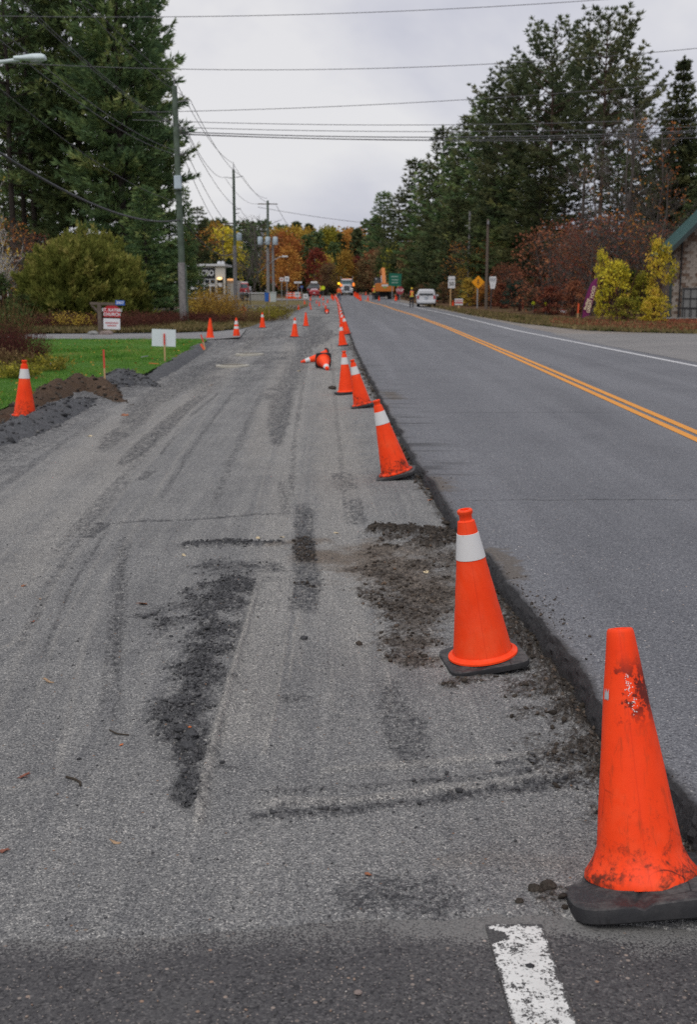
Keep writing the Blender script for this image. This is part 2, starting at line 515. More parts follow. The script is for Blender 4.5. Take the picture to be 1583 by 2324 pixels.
M_OLD = asphalt_material('old_asphalt', (0.062, 0.060, 0.062), (0.082, 0.079, 0.079), (0.30, 0.25, 0.215), 0.0, 48, 0.93)
M_DRIVE = asphalt_material('drive_asphalt', (0.17, 0.17, 0.175), (0.24, 0.238, 0.235), (0.36, 0.35, 0.33), 0.0, 40)

# ---- torn lane: heights and kinds of ground
# strokes are laid along what the photo shows; each becomes real relief and a kind of loose material
def lanes(x, y):
    shp = x.shape
    z = (fbm(x * 2.2, y * 2.2, 1, 4) - 0.5) * 0.016 + (fbm(x * 22, y * 22, 2, 3) - 0.5) * 0.0042
    dark = np.zeros(shp); brown = np.zeros(shp); soil = np.zeros(shp); pale = np.zeros(shp)
    rough = np.zeros(shp)
    nz = fbm(x * 7, y * 7, 11, 4) - 0.5
    nf = fbm(x * 30, y * 30, 12, 3) - 0.5
    nff = fbm(x * 90, y * 90, 14, 2) - 0.5
    def band(px, w, soft=0.6, jag=1.0, fade=0.12):
        P = GP(px, LANE_Z)
        lo, hi = P.min(0) - 2 * max(w), P.max(0) + 2 * max(w)
        m = (x > lo[0]) & (x < hi[0]) & (y > lo[1]) & (y < hi[1])
        out = np.zeros(shp); side = np.zeros(shp); al = np.zeros(shp)
        if not m.any(): return out, side, al
        d, s, a = pdist(x[m], y[m], P)
        ww = np.interp(a, np.linspace(0, 1, len(w)), w)
        q = d / ww + (nz[m] * 1.5 + nf[m] * 0.8) * jag
        o = 1 - sstep(1 - soft, 1 + soft * 0.35, q)
        if fade: o *= sstep(0, fade, a) * (1 - sstep(1 - fade, 1, a))
        out[m] = o; side[m] = s * d / ww; al[m] = a
        return out, side, al
    # -- thin continuous lines scraped by tyre shoulders and grader
    for px, w, k, dk in (([(706, 1150), (692, 1330), (672, 1420), (655, 1560)], .007, .75, 0), ([(838, 1200), (866, 1380), (880, 1520), (892, 1600)], .008, .5, 0), ([(1035, 0 + 1010), (880, 1190)], .006, .0, 0), ([(612, 1490), (640, 1240), (665, 1060), (690, 900), (718, 770)], .009, .6, 0),
                         ([(735, 1190), (738, 1050), (742, 900), (748, 780)], .010, .55, 0), ([(865, 1190), (822, 1080), (790, 960), (768, 840)], .010, .5, 0), ([(560, 1250), (600, 1080), (640, 930), (680, 800)], .012, .45, 0), ([(150, 1290), (300, 1090), (420, 950), (530, 840)], .014, .4, 0),
                         ([(20, 1330), (190, 1130), (340, 985), (460, 880)], .018, .45, 0), ([(-40, 1220), (130, 1060), (290, 930)], .02, .4, 0), ([(60, 1640), (130, 1440), (220, 1270), (330, 1110)], .010, .35, 0),
                         ([(90, 1500), (160, 1330), (250, 1190)], .012, 0, .35), ([(40, 1480), (110, 1330), (200, 1190), (300, 1080)], .03, 0, .22), ([(660, 1150), (668, 1000), (690, 860), (715, 750)], .03, 0, .3), ([(790, 1200), (775, 1050), (760, 900), (752, 770)], .025, 0, .3),
                         ([(360, 1140), (440, 1010), (530, 890), (600, 800)], .03, 0, .35), ([(480, 1160), (540, 1010), (600, 880)], .04, 0, .28), ([(120, 1260), (240, 1120), (370, 985)], .04, 0, .25), ([(-20, 1120), (120, 1020), (260, 930)], .05, 0, .3)):
        b, s, a = band(px, [w, w * 1.2, w * 1.5], 0.7, 0.35, 0.1)
        if k: pale = np.maximum(pale, b * k); z += b * 0.003
        if dk: dark = np.maximum(dark, b * dk); z -= b * 0.004
    # -- rubble windrow left by a tyre, with the crisp pale tyre ridge on its right
    b, _, _ = band([(555, 1300), (500, 1345), (478, 1420), (462, 1500), (450, 1570), (425, 1640), (420, 1720), (425, 1790), (432, 1850)], [0.10, 0.20, 0.19, 0.17, 0.16, 0.13, 0.10, 0.07, 0.03], 0.95, 1.9, 0.05)
    dark = np.maximum(dark, b * 0.95); z += b * (0.004 + 0.024 * np.clip(nf * 2.2 + 0.4, 0, 1.2)); rough = np.maximum(rough, b)
    b, _, _ = band([(300, 1405), (430, 1370), (540, 1335)], [0.05, 0.12, 0.08], 0.9, 1.5)
    dark = np.maximum(dark, b * 0.8); rough = np.maximum(rough, b * .8)
    b, _, _ = band([(340, 1610), (400, 1640), (450, 1660)], [0.04, 0.07, 0.07], 0.9, 1.6)
    dark = np.maximum(dark, b * 0.9); z += b * 0.015; rough = np.maximum(rough, b)
    b, _, _ = band([(592, 1300), (560, 1420), (528, 1530), (500, 1630), (478, 1720), (455, 1830), (445, 1900)], [0.013, 0.014, 0.017, 0.02, 0.022, 0.024, 0.02], 0.7, 0.25)
    pale = np.maximum(pale, b * 0.9); z += b * 0.015
    b, _, _ = band([(515, 1600), (492, 1700), (470, 1800), (460, 1880)], [0.018, 0.022, 0.026, 0.02], 0.7, 0.35)
    dark = np.maximum(dark, b * 0.65); z -= b * 0.007
    rg_ = GP([(620, 1230), (592, 1300), (560, 1420), (528, 1530), (500, 1630), (478, 1720), (455, 1830), (440, 1910)], LANE_Z); rg_ = rg_[np.argsort(rg_[:, 1])]
    rightof = sstep(-0.03, 0.0, x - np.interp(y, rg_[:, 1], rg_[:, 0]) + nf * 0.02) * (y < rg_[-1, 1]) * (y > rg_[0, 1])
    dark *= 1 - 0.93 * rightof; rough *= 1 - 0.9 * rightof
    b, s, _ = band([(650, 1240), (622, 1350), (592, 1480), (560, 1620), (540, 1720)], [0.10, 0.11, 0.12, 0.12, 0.10], 0.35, 0.12)
    pale = np.maximum(pale, b * 0.45); e2 = np.exp(-((np.abs(s) - 0.95) / 0.08) ** 2); pale = np.maximum(pale, e2 * 0.75 * (b > 0.02)); z += e2 * 0.006 * (b > .02)
    # -- dark loose patch and clump above it
    b, _, _ = band([(400, 1240), (460, 1238), (580, 1236), (660, 1232)], [0.05, 0.10, 0.06, 0.03], 0.8, 1.2)
    dark = np.maximum(dark, b); z += b * 0.028; rough = np.maximum(rough, b)
    b, _, _ = band([(440, 1275), (540, 1290), (640, 1275)], [0.15, 0.26, 0.12], 1.0, 1.6)
    dark = np.maximum(dark, b * 0.6); rough = np.maximum(rough, b * 0.6)
    # -- tyre prints with cross treads
    def tread(px, w, amt=0.7, pitch=0.06, jag=0.35):
        nonlocal dark, z
        b, s, a = band(px, w, 0.35, jag, 0.08)
        P = GP(px, LANE_Z); L = np.sum(np.hypot(*np.diff(P, axis=0).T))
        bars = 0.5 + 0.5 * np.sin(a * L / pitch * 2 * PI + s * 1.5)
        dark = np.maximum(dark, b * amt * (0.45 + 0.55 * bars)); z -= b * 0.006 * (0.4 + bars)
    tread([(686, 1140), (693, 1175), (690, 1210), (690, 1260), (700, 1310), (690, 1400)], [0.07, 0.09, 0.075, 0.08, 0.09, 0.09], 0.85, 0.045)
    tread([(655, 880), (640, 915), (632, 960), (628, 1015)], [0.10, 0.20, 0.16, 0.05], 0.8, 0.12)
    tread([(612, 890), (632, 905), (650, 880), (690, 800), (722, 752), (738, 725)], [0.30, 0.26, 0.25, 0.30, 0.32, 0.3], 0.7, 0.3, 0.8)
    tread([(225, 1028), (262, 990), (300, 962), (320, 925), (380, 885), (455, 845), (540, 800)], [0.07, 0.16, 0.17, 0.26, 0.36, 0.40, 0.3], 0.72, 0.12)
    tread([(268, 1060), (320, 1015), (372, 968), (420, 925), (470, 890)], [0.06, 0.13, 0.14, 0.12, 0.1], 0.8, 0.10)
    tread([(318, 1090), (345, 1065)], [0.05, 0.06], 0.6, 0.08)
    tread([(362, 1032), (400, 985)], [0.02, 0.03], 0.6, 0.08)
    tread([(430, 945), (500, 888)], [0.04, 0.03], 0.6, 0.1)
    tread([(195, 1222), (240, 1185)], [0.05, 0.06], 0.7, 0.06)
    tread([(245, 1650), (262, 1480), (268, 1380), (272, 1300), (285, 1210)], [0.045, 0.05, 0.055, 0.055, 0.05], 0.22, 0.075)
    b, s, a = band([(258, 1560), (266, 1440), (270, 1370), (276, 1290), (284, 1230)], [0.022, 0.024, 0.025, 0.025, 0.02], 0.4, 0.15)
    bars = (np.sin(a * 190) > 0.1)
    dark = np.maximum(dark, b * bars * 0.75); z -= b * bars * 0.009
    tread([(640, 1090), (650, 1170)], [0.04, 0.05], 0.3, 0.05)
    tread([(775, 1070), (790, 1110)], [0.10, 0.10], 0.55, 0.05)
    tread([(805, 1130), (815, 1190)], [0.06, 0.07], 0.5, 0.05)
    tread([(880, 1540), (915, 1640), (940, 1740)], [0.045, 0.09, 0.05], 0.55, 0.05, 0.9)
    tread([(640, 1590), (690, 1575)], [0.05, 0.06], 0.35, 0.03)
    # -- faint long wheel paths all down the lane
    for px, w, k in (([(40, 1750), (110, 1500), (190, 1300), (300, 1130), (420, 960), (520, 830), (600, 750)], 0.14, -1), ([(600, 1480), (620, 1250), (650, 1050), (680, 900), (715, 760)], 0.16, 1),
                     ([(745, 1500), (745, 1250), (745, 1050), (748, 880), (752, 740)], 0.13, 1), ([(820, 1600), (800, 1350), (770, 1080), (762, 900), (757, 760)], 0.12, 1),
                     ([(-60, 1450), (130, 1200), (320, 1010), (470, 870), (580, 770)], 0.22, 1), ([(-80, 1260), (110, 1090), (290, 945), (440, 850)], 0.25, 1)):
        b, s, a = band(px, [w, w, w * 1.4, w * 1.6], 0.7, 0.5, 0.15)
        if k > 0: pale = np.maximum(pale, b * 0.55)
        z -= b * 0.006
        e2 = np.exp(-((np.abs(s) - 1.05) / 0.12) ** 2) * (np.abs(s) < 1.6) * (np.abs(s) > .3)
        pale = np.maximum(pale, e2 * 0.35)
    for px, w, k in (([(800, 1190), (775, 1060), (750, 920), (742, 800), (742, 740)], [0.20, 0.30, 0.34, 0.4, 0.4], 0.65), ([(560, 1130), (600, 960), (640, 840), (668, 760)], [0.15, 0.22, 0.3, 0.3], 0.5),
                     ([(330, 1010), (450, 890), (560, 790), (600, 750)], [0.15, 0.25, 0.35, 0.4], 0.5), ([(120, 1110), (270, 990), (400, 890)], [0.3, 0.35, 0.3], 0.4)):
        b, s, a = band(px, w, 0.9, 1.0, 0.2)
        pale = np.maximum(pale, b * k); brown = np.maximum(brown, b * k * 0.22); dark *= 1 - 0.5 * b * k
    for px, w, k in (([(690, 800), (700, 770), (712, 740), (722, 715)], [0.3, 0.4, 0.4, 0.5], 0.6), ([(545, 800), (600, 765), (650, 730)], [0.35, 0.5, 0.5], 0.55), ([(640, 775), (690, 768), (740, 772)], [0.3, 0.5, 0.4], 0.5), ([(605, 885), (640, 880)], [0.16, 0.2], .6),
                     ([(560, 858), (590, 857), (612, 858)], [0.08, 0.10, 0.08], .7)):
        b, s, a = band(px, w, 0.8, 1.3, 0.15)
        dark = np.maximum(dark, b * k)
    # -- cross cracks and low ridges
    b, _, _ = band([(130, 1192), (260, 1186), (330, 1181), (430, 1178), (560, 1168), (650, 1163)], [0.02, 0.025, 0.03, 0.035, 0.04, 0.03], 0.7, 0.8)
    dark = np.maximum(dark, b * 0.75); z -= b * 0.010
    for px, w, hgt, dk in (([(540, 1858), (640, 1852), (760, 1845), (960, 1822), (1100, 1800), (1240, 1783), (1350, 1772)], [0.028, 0.05, 0.045, 0.036, 0.04, 0.05, 0.06], 0.006, 0.8),
                           ([(560, 1800), (760, 1792), (940, 1780), (1130, 1760), (1330, 1735)], [0.02, 0.03, 0.03, 0.03, 0.03], 0.010, 0.45),
                           ([(560, 1828), (800, 1822), (1000, 1795), (1340, 1752)], [0.04, 0.045, 0.04, 0.04], 0.017, 0.0),
                           ([(720, 1748), (1000, 1728), (1340, 1705)], [0.03, 0.04, 0.04], 0.010, 0.0),
                           ([(490, 1742), (540, 1748)], [0.02, 0.016], 0.008, 0.8),
                           ([(1110, 1735), (1190, 1728), (1340, 1718)], [0.02, 0.03, 0.03], 0.008, 0.5),
                           ([(600, 1420), (760, 1410), (900, 1404)], [0.008, 0.008, 0.008], 0.006, 0.0)):
        b, _, _ = band(px, w, 0.8, 0.9, 0.08)
        dark = np.maximum(dark, b * dk); z += b * hgt
        if dk == 0: pale = np.maximum(pale, b * 0.5)
        else: rough = np.maximum(rough, b * 0.5)
    # -- brown ground dug through, crossing the lane
    b, _, _ = band([(640, 1262), (740, 1262), (860, 1262), (960, 1330), (1010, 1400)], [0.12, 0.34, 0.48, 0.42, 0.25], 0.8, 0.8)
    brown = np.maximum(brown, b)
    b, _, _ = band([(590, 1238), (690, 1228), (760, 1222)], [0.05, 0.10, 0.14], 1.0, 1.0)
    brown = np.maximum(brown, b * 0.8)
    b, _, _ = band([(670, 1320), (705, 1325), (720, 1330)], [0.04, 0.05, 0.03], 0.8, 1.3)
    soil = np.maximum(soil, b * 0.8); rough = np.maximum(rough, b)
    b, _, _ = band([(690, 1215), (690, 1250), (694, 1275)], [0.07, 0.08, 0.05], 0.5, 0.6)
    soil = np.maximum(soil, b * 0.85); rough = np.maximum(rough, b); z += b * 0.012
    # soil heap by cone two
    b, _, _ = band([(835, 1204), (905, 1210), (975, 1222), (1035, 1245)], [0.08, 0.22, 0.34, 0.40], 0.8, 1.1, 0.02)
    soil = np.maximum(soil, b); z += b * (0.02 + 0.03 * np.clip(nf * 2 + 0.5, 0, 1)); rough = np.maximum(rough, b)
    b, _, _ = band([(868, 1240), (900, 1330), (905, 1420), (890, 1500)], [0.20, 0.18, 0.13, 0.08], 1.0, 1.7)
    soil = np.maximum(soil, b * 0.7); rough = np.maximum(rough, b * 0.8)
    b, _, _ = band([(1000, 1240), (985, 1330), (945, 1400), (930, 1480), (960, 1520)], [0.24, 0.22, 0.19, 0.14, 0.10], 1.0, 1.7)
    soil = np.maximum(soil, b * 0.65); brown = np.maximum(brown, b * .8); rough = np.maximum(rough, b * 0.8)
    for px in ([(810, 1330), (840, 1360)], [(880, 1500), (900, 1480)], [(1240, 1600), (1300, 1620)], [(1200, 2035), (1262, 2030), (1290, 2020)], [(1000, 1560), (1060, 1545), (1130, 1530)]):
        b, _, _ = band(px, [0.05, 0.06], 1.0, 1.4)
        soil = np.maximum(soil, b * 0.8); rough = np.maximum(rough, b); z += b * 0.012
    # -- the windrow of soil lying along the cut edge of the road
    dx = edge_x(y) - x
    wid = np.interp(y, [0, 3.0, 3.6, 5.0, 6.5, 7.2, 9, 13, 20, 40], [0.10, 0.16, 0.26, 0.27, 0.27, 0.12, 0.09, 0.12, 0.13, 0.16])
    amt = np.interp(y, [0, 2.9, 3.3, 6.6, 7.1, 9.5, 10.5, 12.5, 13.5, 20, 40], [0.6, 0.75, 1, 1, 0.35, 0.3, 0.9, 0.9, 0.5, 0.55, 0.5])
    b = (1 - sstep(0.45, 1.3, dx / wid + nz * 1.6 + nf)) * (dx > -0.3) * amt
    soil = np.maximum(soil, b * 0.92); rough = np.maximum(rough, b)
    hump = np.exp(-((dx - 0.15) / 0.10) ** 2)
    z += b * (0.003 + 0.034 * hump * np.clip(nf * 2.4 + nz + 0.5, 0, 1.2))
    # ground climbs towards the cut edge
    sw = np.interp(y, [0, 4, 7, 11, 20, 60], [0.16, 0.22, 0.42, 0.55, 0.5, 0.5])
    z += (1 - sstep(0.1, 1.5, dx / sw)) * np.interp(y, [0, 3.5, 5, 8, 15, 60], [0.0, 0.0, 0.008, 0.022, 0.03, 0.025])
    z -= (1 - sstep(0.02, 0.11, dx)) * np.interp(y, [0, 14, 25], [0.03, 0.03, 0.015])
    # -- dark, coarse gravel strip at the lawn side and the sides of the wheel paths further on
    dl = x - left_x(y)
    b = (1 - sstep(0.2, 1.2, dl / np.interp(y, [5, 12, 25, 60], [0.5, 0.75, 0.9, 1.0]) + nz * 0.9)) * sstep(5, 8, y)
    dark = np.maximum(dark, b * 0.52); z += b * (0.03 + 0.05 * np.clip(nz * 2, 0, 1)); rough = np.maximum(rough, b * 0.6)
    far = sstep(16, 26, y)
    b = sstep(0.03, 0.16, fbm(x * 0.9, y * 0.14, 33, 4) - 0.5) * far
    dark = np.maximum(dark, b * 0.62)
    b = sstep(0.05, 0.2, fbm(x * 0.5, y * 0.6, 39, 4) - 0.5) * sstep(20, 34, y)
    dark = np.maximum(dark, b * 0.4)
    # bottom: damp dark fines next to the old pavement
    b, _, _ = band([(760, 2060), (860, 2030), (960, 2045), (1060, 2060)], [0.06, 0.13, 0.12, 0.05], 1.0, 0.8)
    dark = np.maximum(dark, b * 0.6)
    b, _, _ = band([(960, 1960), (1130, 1945), (1330, 1965)], [0.04, 0.07, 0.05], 1.0, 1.0)
    brown = np.maximum(brown, b * 0.2)
    z += rough * (nf * 0.022 + nff * 0.012)
    # speckle the edges of loose material instead of airbrushing them
    sp = np.clip(nff * 2.6 + nf * 1.4, -0.6, 0.6)
    dark = np.clip(dark + sp * (dark > 0.03) * (dark < 0.9) * 0.8, 0, 1)
    soil = np.clip(soil + sp * (soil > 0.03) * (soil < 0.95) * 0.9, 0, 1)
    # the old pavement comes through at the near end
    yb = np.interp(x, _b[:, 0], _b[:, 1])
    q = (y - yb) + nz * 0.05 + nf * 0.03
    z = np.where(q < 0.06, z - 0.03 * (1 - sstep(-0.03, 0.06, q)), z)
    return z, dark, brown, soil, pale, rough
_b = GP([(-600, 2200), (0, 2150), (300, 2140), (540, 2126), (760, 2104), (870, 2092), (1060, 2094), (1160, 2092), (1583, 2108), (2300, 2150)], LANE_Z)
_b = _b[np.argsort(_b[:, 0])]
def lane_h(x, y):
    x = np.atleast_1d(np.asarray(x, float)); y = np.atleast_1d(np.asarray(y, float))
    z = lanes(x, y)[0]
    return float((z + LANE_Z + zg(y)).mean())

ys = np.concatenate([1.95 * (30 / 1.95) ** np.linspace(0, 1, 900), 30 * (235 / 30) ** np.linspace(0, 1, 150)[1:]])
NC_OUT, NC_IN = 36, 330
rows = []
for y in ys:
    xr = float(edge_x(y)) + 0.22
    xin = max(float(left_x(y)) - 0.5, -0.335 * y - 0.35)
    xin = min(xin, xr - 1.0)
    xo = max(float(left_x(y)) - 0.9, -0.45 * y - 3.0)
    xo = min(xo, xin - 0.1)
    rows.append(np.concatenate([np.linspace(xo, xin, NC_OUT, endpoint=False), np.linspace(xin, xr, NC_IN)]))
LX = np.array(rows); LY = np.repeat(ys[:, None], LX.shape[1], 1)
lz, ldark, lbrown, lsoil, lpale, lrough = lanes(LX, LY)
LZ = lz + LANE_Z + zg(LY)
lane = np_mesh('excavated_lane', np.stack([LX, LY, LZ], -1).reshape(-1, 3), grid_faces(*LX.shape), M_LANE,
               attrs=dict(dark=ldark, brown=lbrown, soil=lsoil, pale=lpale), smooth=True)
tag(lane, 'torn up grey lane of crushed asphalt beside the road', kind='structure')

# ---- old pavement at the near end
oy = np.concatenate([np.linspace(-4, 1.6, 20, endpoint=False), np.linspace(1.6, 3.2, 130)]); ox = np.concatenate([np.linspace(-6, -1.3, 20, endpoint=False), np.linspace(-1.3, 1.9, 180)])
OX, OY = np.meshgrid(ox, oy)
OZ = LANE_Z - 0.008 + (fbm(OX * 3, OY * 3, 51, 3) - 0.5) * 0.008
odd = np.interp(OX, _b[:, 0], _b[:, 1]) - OY
odu = (1 - sstep(-0.02, 0.13, odd + (fbm(OX * 5, OY * 5, 57, 4) - .5) * 0.16)) * (0.45 + 0.4 * sstep(-0.1, 0.35, OX))
np_mesh('old_pavement', np.stack([OX, OY, OZ], -1).reshape(-1, 3), grid_faces(len(oy), len(ox)), M_OLD, smooth=True, attrs=dict(dust=odu))
tag(bpy.data.objects['old_pavement'], 'dark old asphalt with stony flecks at the near end', kind='structure')

# ---- road slab with its broken edge
ry = np.concatenate([np.linspace(-6, 1.9, 12, endpoint=False), 1.9 * (40 / 1.9) ** np.linspace(0, 1, 1000), 40 * (330 / 40) ** np.linspace(0, 1, 100)[1:]])
WHITE_PX = [(1900, 898), (1583, 832), (1350, 786), (1170, 750), (1080, 728), (1010, 711.5), (960, 701), (920, 691.5), (885, 684.5)]
_w = GP(WHITE_PX, 0.0); _w = _w[np.argsort(_w[:, 1])]
_wd = (_w[-2] - _w[1]) / (_w[-2, 1] - _w[1, 1])
_w = np.vstack([[_w[0, 0] - _wd[0] * (_w[0, 1] + 10), -10], _w, [_w[-1, 0] + _wd[0] * (335 - _w[-1, 1]), 335]])
def white_x(y): return np.interp(y, _w[:, 1], _w[:, 0])
fr = np.concatenate([[0], np.geomspace(0.004, 1, 70)])
e0 = road_edge(ry)
xr_ = white_x(ry) + 1.1
RX = e0[:, None] + (xr_ - e0)[:, None] * fr[None, :]
RY = np.repeat(ry[:, None], len(fr), 1)
RZ = zg(RY) + (fbm(RX * 0.8, RY * 0.8, 61, 2) - 0.5) * 0.004
crumb = (1 - sstep(0.0, 0.06, RX - e0[:, None]))
RZ = RZ - crumb * 0.004 * fbm(RX * 30, RY * 30, 64, 2)
torn = np.clip((1 - sstep(0.0, 0.016, RX - e0[:, None] + (fbm(RX * 18, RY * 18, 66, 3) - .5) * .03)) * 0.8, 0, 1)
dj = RX - e0[:, None]
fing = sstep(0.56, 0.70, fbm(RX * 0.7, RY * 7.0, 71, 3)) * (1 - sstep(0.1, 0.75, dj + (fbm(RX * 3, RY * 9, 73, 2) - .5) * .3)) * sstep(9, 11, RY) * (1 - sstep(24, 34, RY))
torn = np.maximum(torn, fing * 0.62)
dust = np.zeros(RX.shape)
for px, w in (([(1120, 1250), (1150, 1280), (1165, 1310)], 0.10), ([(985, 1085), (1000, 1110)], 0.12), ([(1240, 1440), (1270, 1470)], 0.04), ([(900, 905), (880, 890)], 0.15)):
    P = GP(px, 0.0)
    d, s, a = pdist(RX, RY, P)
    dust = np.maximum(dust, (1 - sstep(0.3, 1.3, d / w + (fbm(RX * 22, RY * 22, 74, 3) - .5) * 2.2)) * 0.8)
dust = np.maximum(dust, (1 - sstep(0, 0.10, dj + (fbm(RX * 25, RY * 25, 75, 3) - .45) * 0.12)) * 0.2)
# side wall of the cut
w1x = e0 - 0.012 + (vn(ry * 60, ry * 0, 81) - .5) * 0.02; w2x = e0 - 0.03 + (vn(ry * 40, ry * 0 + 5, 82) - .5) * 0.035
face = []
for k_, zz_ in enumerate((-0.17, -0.105, -0.08, -0.058, -0.04, -0.024, -0.011)):
    out_ = 0.006 + 0.05 * (zz_ / -0.17) + (vn(ry * 55, ry * 0 + k_ * 3.1, 81 + k_) - .5) * 0.016 + (vn(ry * 17, ry * 0 + k_ * 1.7, 95) - .5) * 0.016
    face.append(np.stack([e0 - out_ * (0.5 if k_ == 6 else 1), ry, zg(ry) + zz_ + (vn(ry * 60, ry * 0 + k_, 97) - .5) * 0.008], -1)[:, None])
V = np.concatenate(face + [np.stack([RX, RY, RZ], -1)], 1)
pad = lambda A, v: np.concatenate([np.full((len(ry), 7), v), A], 1)
road = np_mesh('road', V.reshape(-1, 3), grid_faces(V.shape[0], V.shape[1]), M_ROAD, attrs=dict(torn=pad(torn, 0.86), dust=pad(dust, 0.1)), smooth=True)
road.data.set_sharp_from_angle(angle=rad(30))
tag(road, 'two lane blue grey asphalt road with a broken cut edge', kind='structure')

def ribbon(name, xs0, xs1, ys_, off, mat, label, nx=2):
    f = np.linspace(0, 1, nx)
    XX = xs0[:, None] * (1 - f) + xs1[:, None] * f
    YY = np.repeat(ys_[:, None], nx, 1)
    o = np_mesh(name, np.stack([XX, YY, zg(YY) + off], -1).reshape(-1, 3), grid_faces(len(ys_), nx), mat, smooth=True)
    return tag(o, label, kind='structure')
def paint(name, c, wear=0.5, scale=60):
    t = NT(name)
    w = t.math('ADD', t.math('MULTIPLY', t.noise(scale, 5, 0.75), 0.55), t.math('MULTIPLY', t.noise(scale * 0.22, 4, 0.7), 0.45))
    w = t.math('SUBTRACT', w, t.attr('wear'))
    f = t.rng(w, wear - 0.02, wear + 0.03, 0, 1)
    asp = t.ramp(t.noise(140, 3), [(0.3, (0.03, 0.03, 0.031)), (0.7, (0.10, 0.098, 0.095))])
    cc = t.ramp(t.noise(9, 4, 0.6), [(0.3, tuple(x * 0.84 for x in c)), (0.7, c)])
    return t.bsdf(t.mix(f, asp, cc), 0.7, 0.3, normal=t.bump(t.noise(190, 3, .7), 0.5, 0.003))
M_YEL = paint('yellow_paint', (0.74, 0.31, 0.045), 0.34)
M_WHT = paint('white_paint', (0.62, 0.62, 0.62), 0.34)
M_STOP = paint('worn_white_paint', (0.70, 0.70, 0.67), 0.462, 105)
my = np.concatenate([np.linspace(-6, 60, 260), np.linspace(60, 230, 120)[1:]])
YEL_PX = [(1800, 1099), (1583, 1001), (1400, 918), (1215, 834), (1100, 783), (1013, 745), (935, 715), (868, 693), (840, 686), (824, 681)]
_y = GP(YEL_PX, 0.0); _y = _y[np.argsort(_y[:, 1])]
_yd = (_y[-4] - _y[1]) / (_y[-4, 1] - _y[1, 1])
_y = np.vstack([[_y[0, 0] - _yd[0] * (_y[0, 1] + 10), -10], _y])
yx = np.interp(my, _y[:, 1], _y[:, 0])
mm = my < _y[-1, 1]
ribbon('yellow_line', yx[mm] - 0.03, yx[mm] + 0.085, my[mm], 0.0055, M_YEL, 'near stripe of the double yellow centre line')
ribbon('yellow_line', yx[mm] + 0.165, yx[mm] + 0.28, my[mm], 0.0055, M_YEL, 'far stripe of the double yellow centre line')
mw = my < _w[-2, 1]
ribbon('white_line', white_x(my[mw]) - 0.03, white_x(my[mw]) + 0.11, my[mw], 0.0055, M_WHT, 'white edge line on the far side of the road')
# worn stripe on the old pavement
sp = GP([(1105, 2096), (1228, 2096), (1310, 2324), (1170, 2324)], LANE_Z)
k = (sp[2] - sp[1]) ; k2 = (sp[3] - sp[0])
ll = np.concatenate([np.linspace(0, 0.9, 120, endpoint=False), np.linspace(0.9, 2.6, 40)])
sxl = sp[0, 0] + k2[0] / abs(k2[1]) * ll * 1.0; sxr = sp[1, 0] + k[0] / abs(k[1]) * ll
syy = sp[0, 1] - ll
jl = (fbm(ll * 60, ll * 0, 91, 3) - .5) * 0.010 + 0.045 * sstep(0.018, 0.03, ll) * (1 - sstep(0.10, 0.112, ll)); jr = (fbm(ll * 60, ll * 0 + 9, 92, 3) - .5) * 0.010
tt = np.linspace(0, 1, 22); XX = (sxl - 0.004)[:, None] * (1 - tt) + (sxr + 0.004)[:, None] * tt; YY = np.repeat(syy[:, None], 22, 1)
wear_ = 0.13 * (1 - sstep(0, 0.012, np.minimum(XX - sxl[:, None], sxr[:, None] - XX) + 0.004)) + 0.05 * (fbm(XX * 7, YY * 5, 203, 3) - 0.45) + 0.25 * (1 - sstep(0.02, 0.045, np.hypot((XX - sxl[:, None]) * 0.75, (YY - syy[0] + 0.062)) + (fbm(XX * 40, YY * 40, 205, 2) - .5) * .03)) + 0.10 * (1 - sstep(0.0, 0.02, syy[0] - YY))
ZZ = LANE_Z - 0.008 + (fbm(XX * 3, YY * 3, 51, 3) - 0.5) * 0.008 + 0.005
o = np_mesh('white_line', np.stack([XX, YY, ZZ], -1).reshape(-1, 3), grid_faces(*XX.shape)[:, ::-1], M_STOP, attrs=dict(wear=wear_))
tag(o, 'worn white stripe ending at the torn lane', kind='structure')

# cracks across the road
M_CRACK = plain('crack_fill', (0.035, 0.035, 0.036), 0.9, 0.1)
for u0, u1, v0, v1, w, sd in ((1040, 1640, 1135, 1135, 0.010, 1), (905, 1420, 937, 936, 0.013, 2), (815, 1120, 795, 797, 0.02, 3)):
    n = 160
    P = GP([(u0 + (u1 - u0) * t, v0 + (v1 - v0) * t) for t in np.linspace(0, 1, n)], 0.0)
    s = P[:, 0]
    cy = P[:, 1] + (fbm(s * 3, s * 0, sd * 7, 4) - .5) * 0.10 + (fbm(s * 20, s * 0, sd * 9, 2) - .5) * 0.02
    ww = w * (0.25 + 1.2 * fbm(s * 5, s * 0 + 2, sd * 13, 3)) * np.sin(np.linspace(0.1, PI - 0.1, n)) ** 0.4
    XX = np.stack([s, s], 1); YY = np.stack([cy - ww / 2, cy + ww / 2], 1)
    o = np_mesh('pavement_crack', np.stack([XX, YY, zg(YY) + 0.0035], -1).reshape(-1, 3), grid_faces(n, 2), M_CRACK)
    tag(o, 'thin dark crack running across the road', kind='structure')

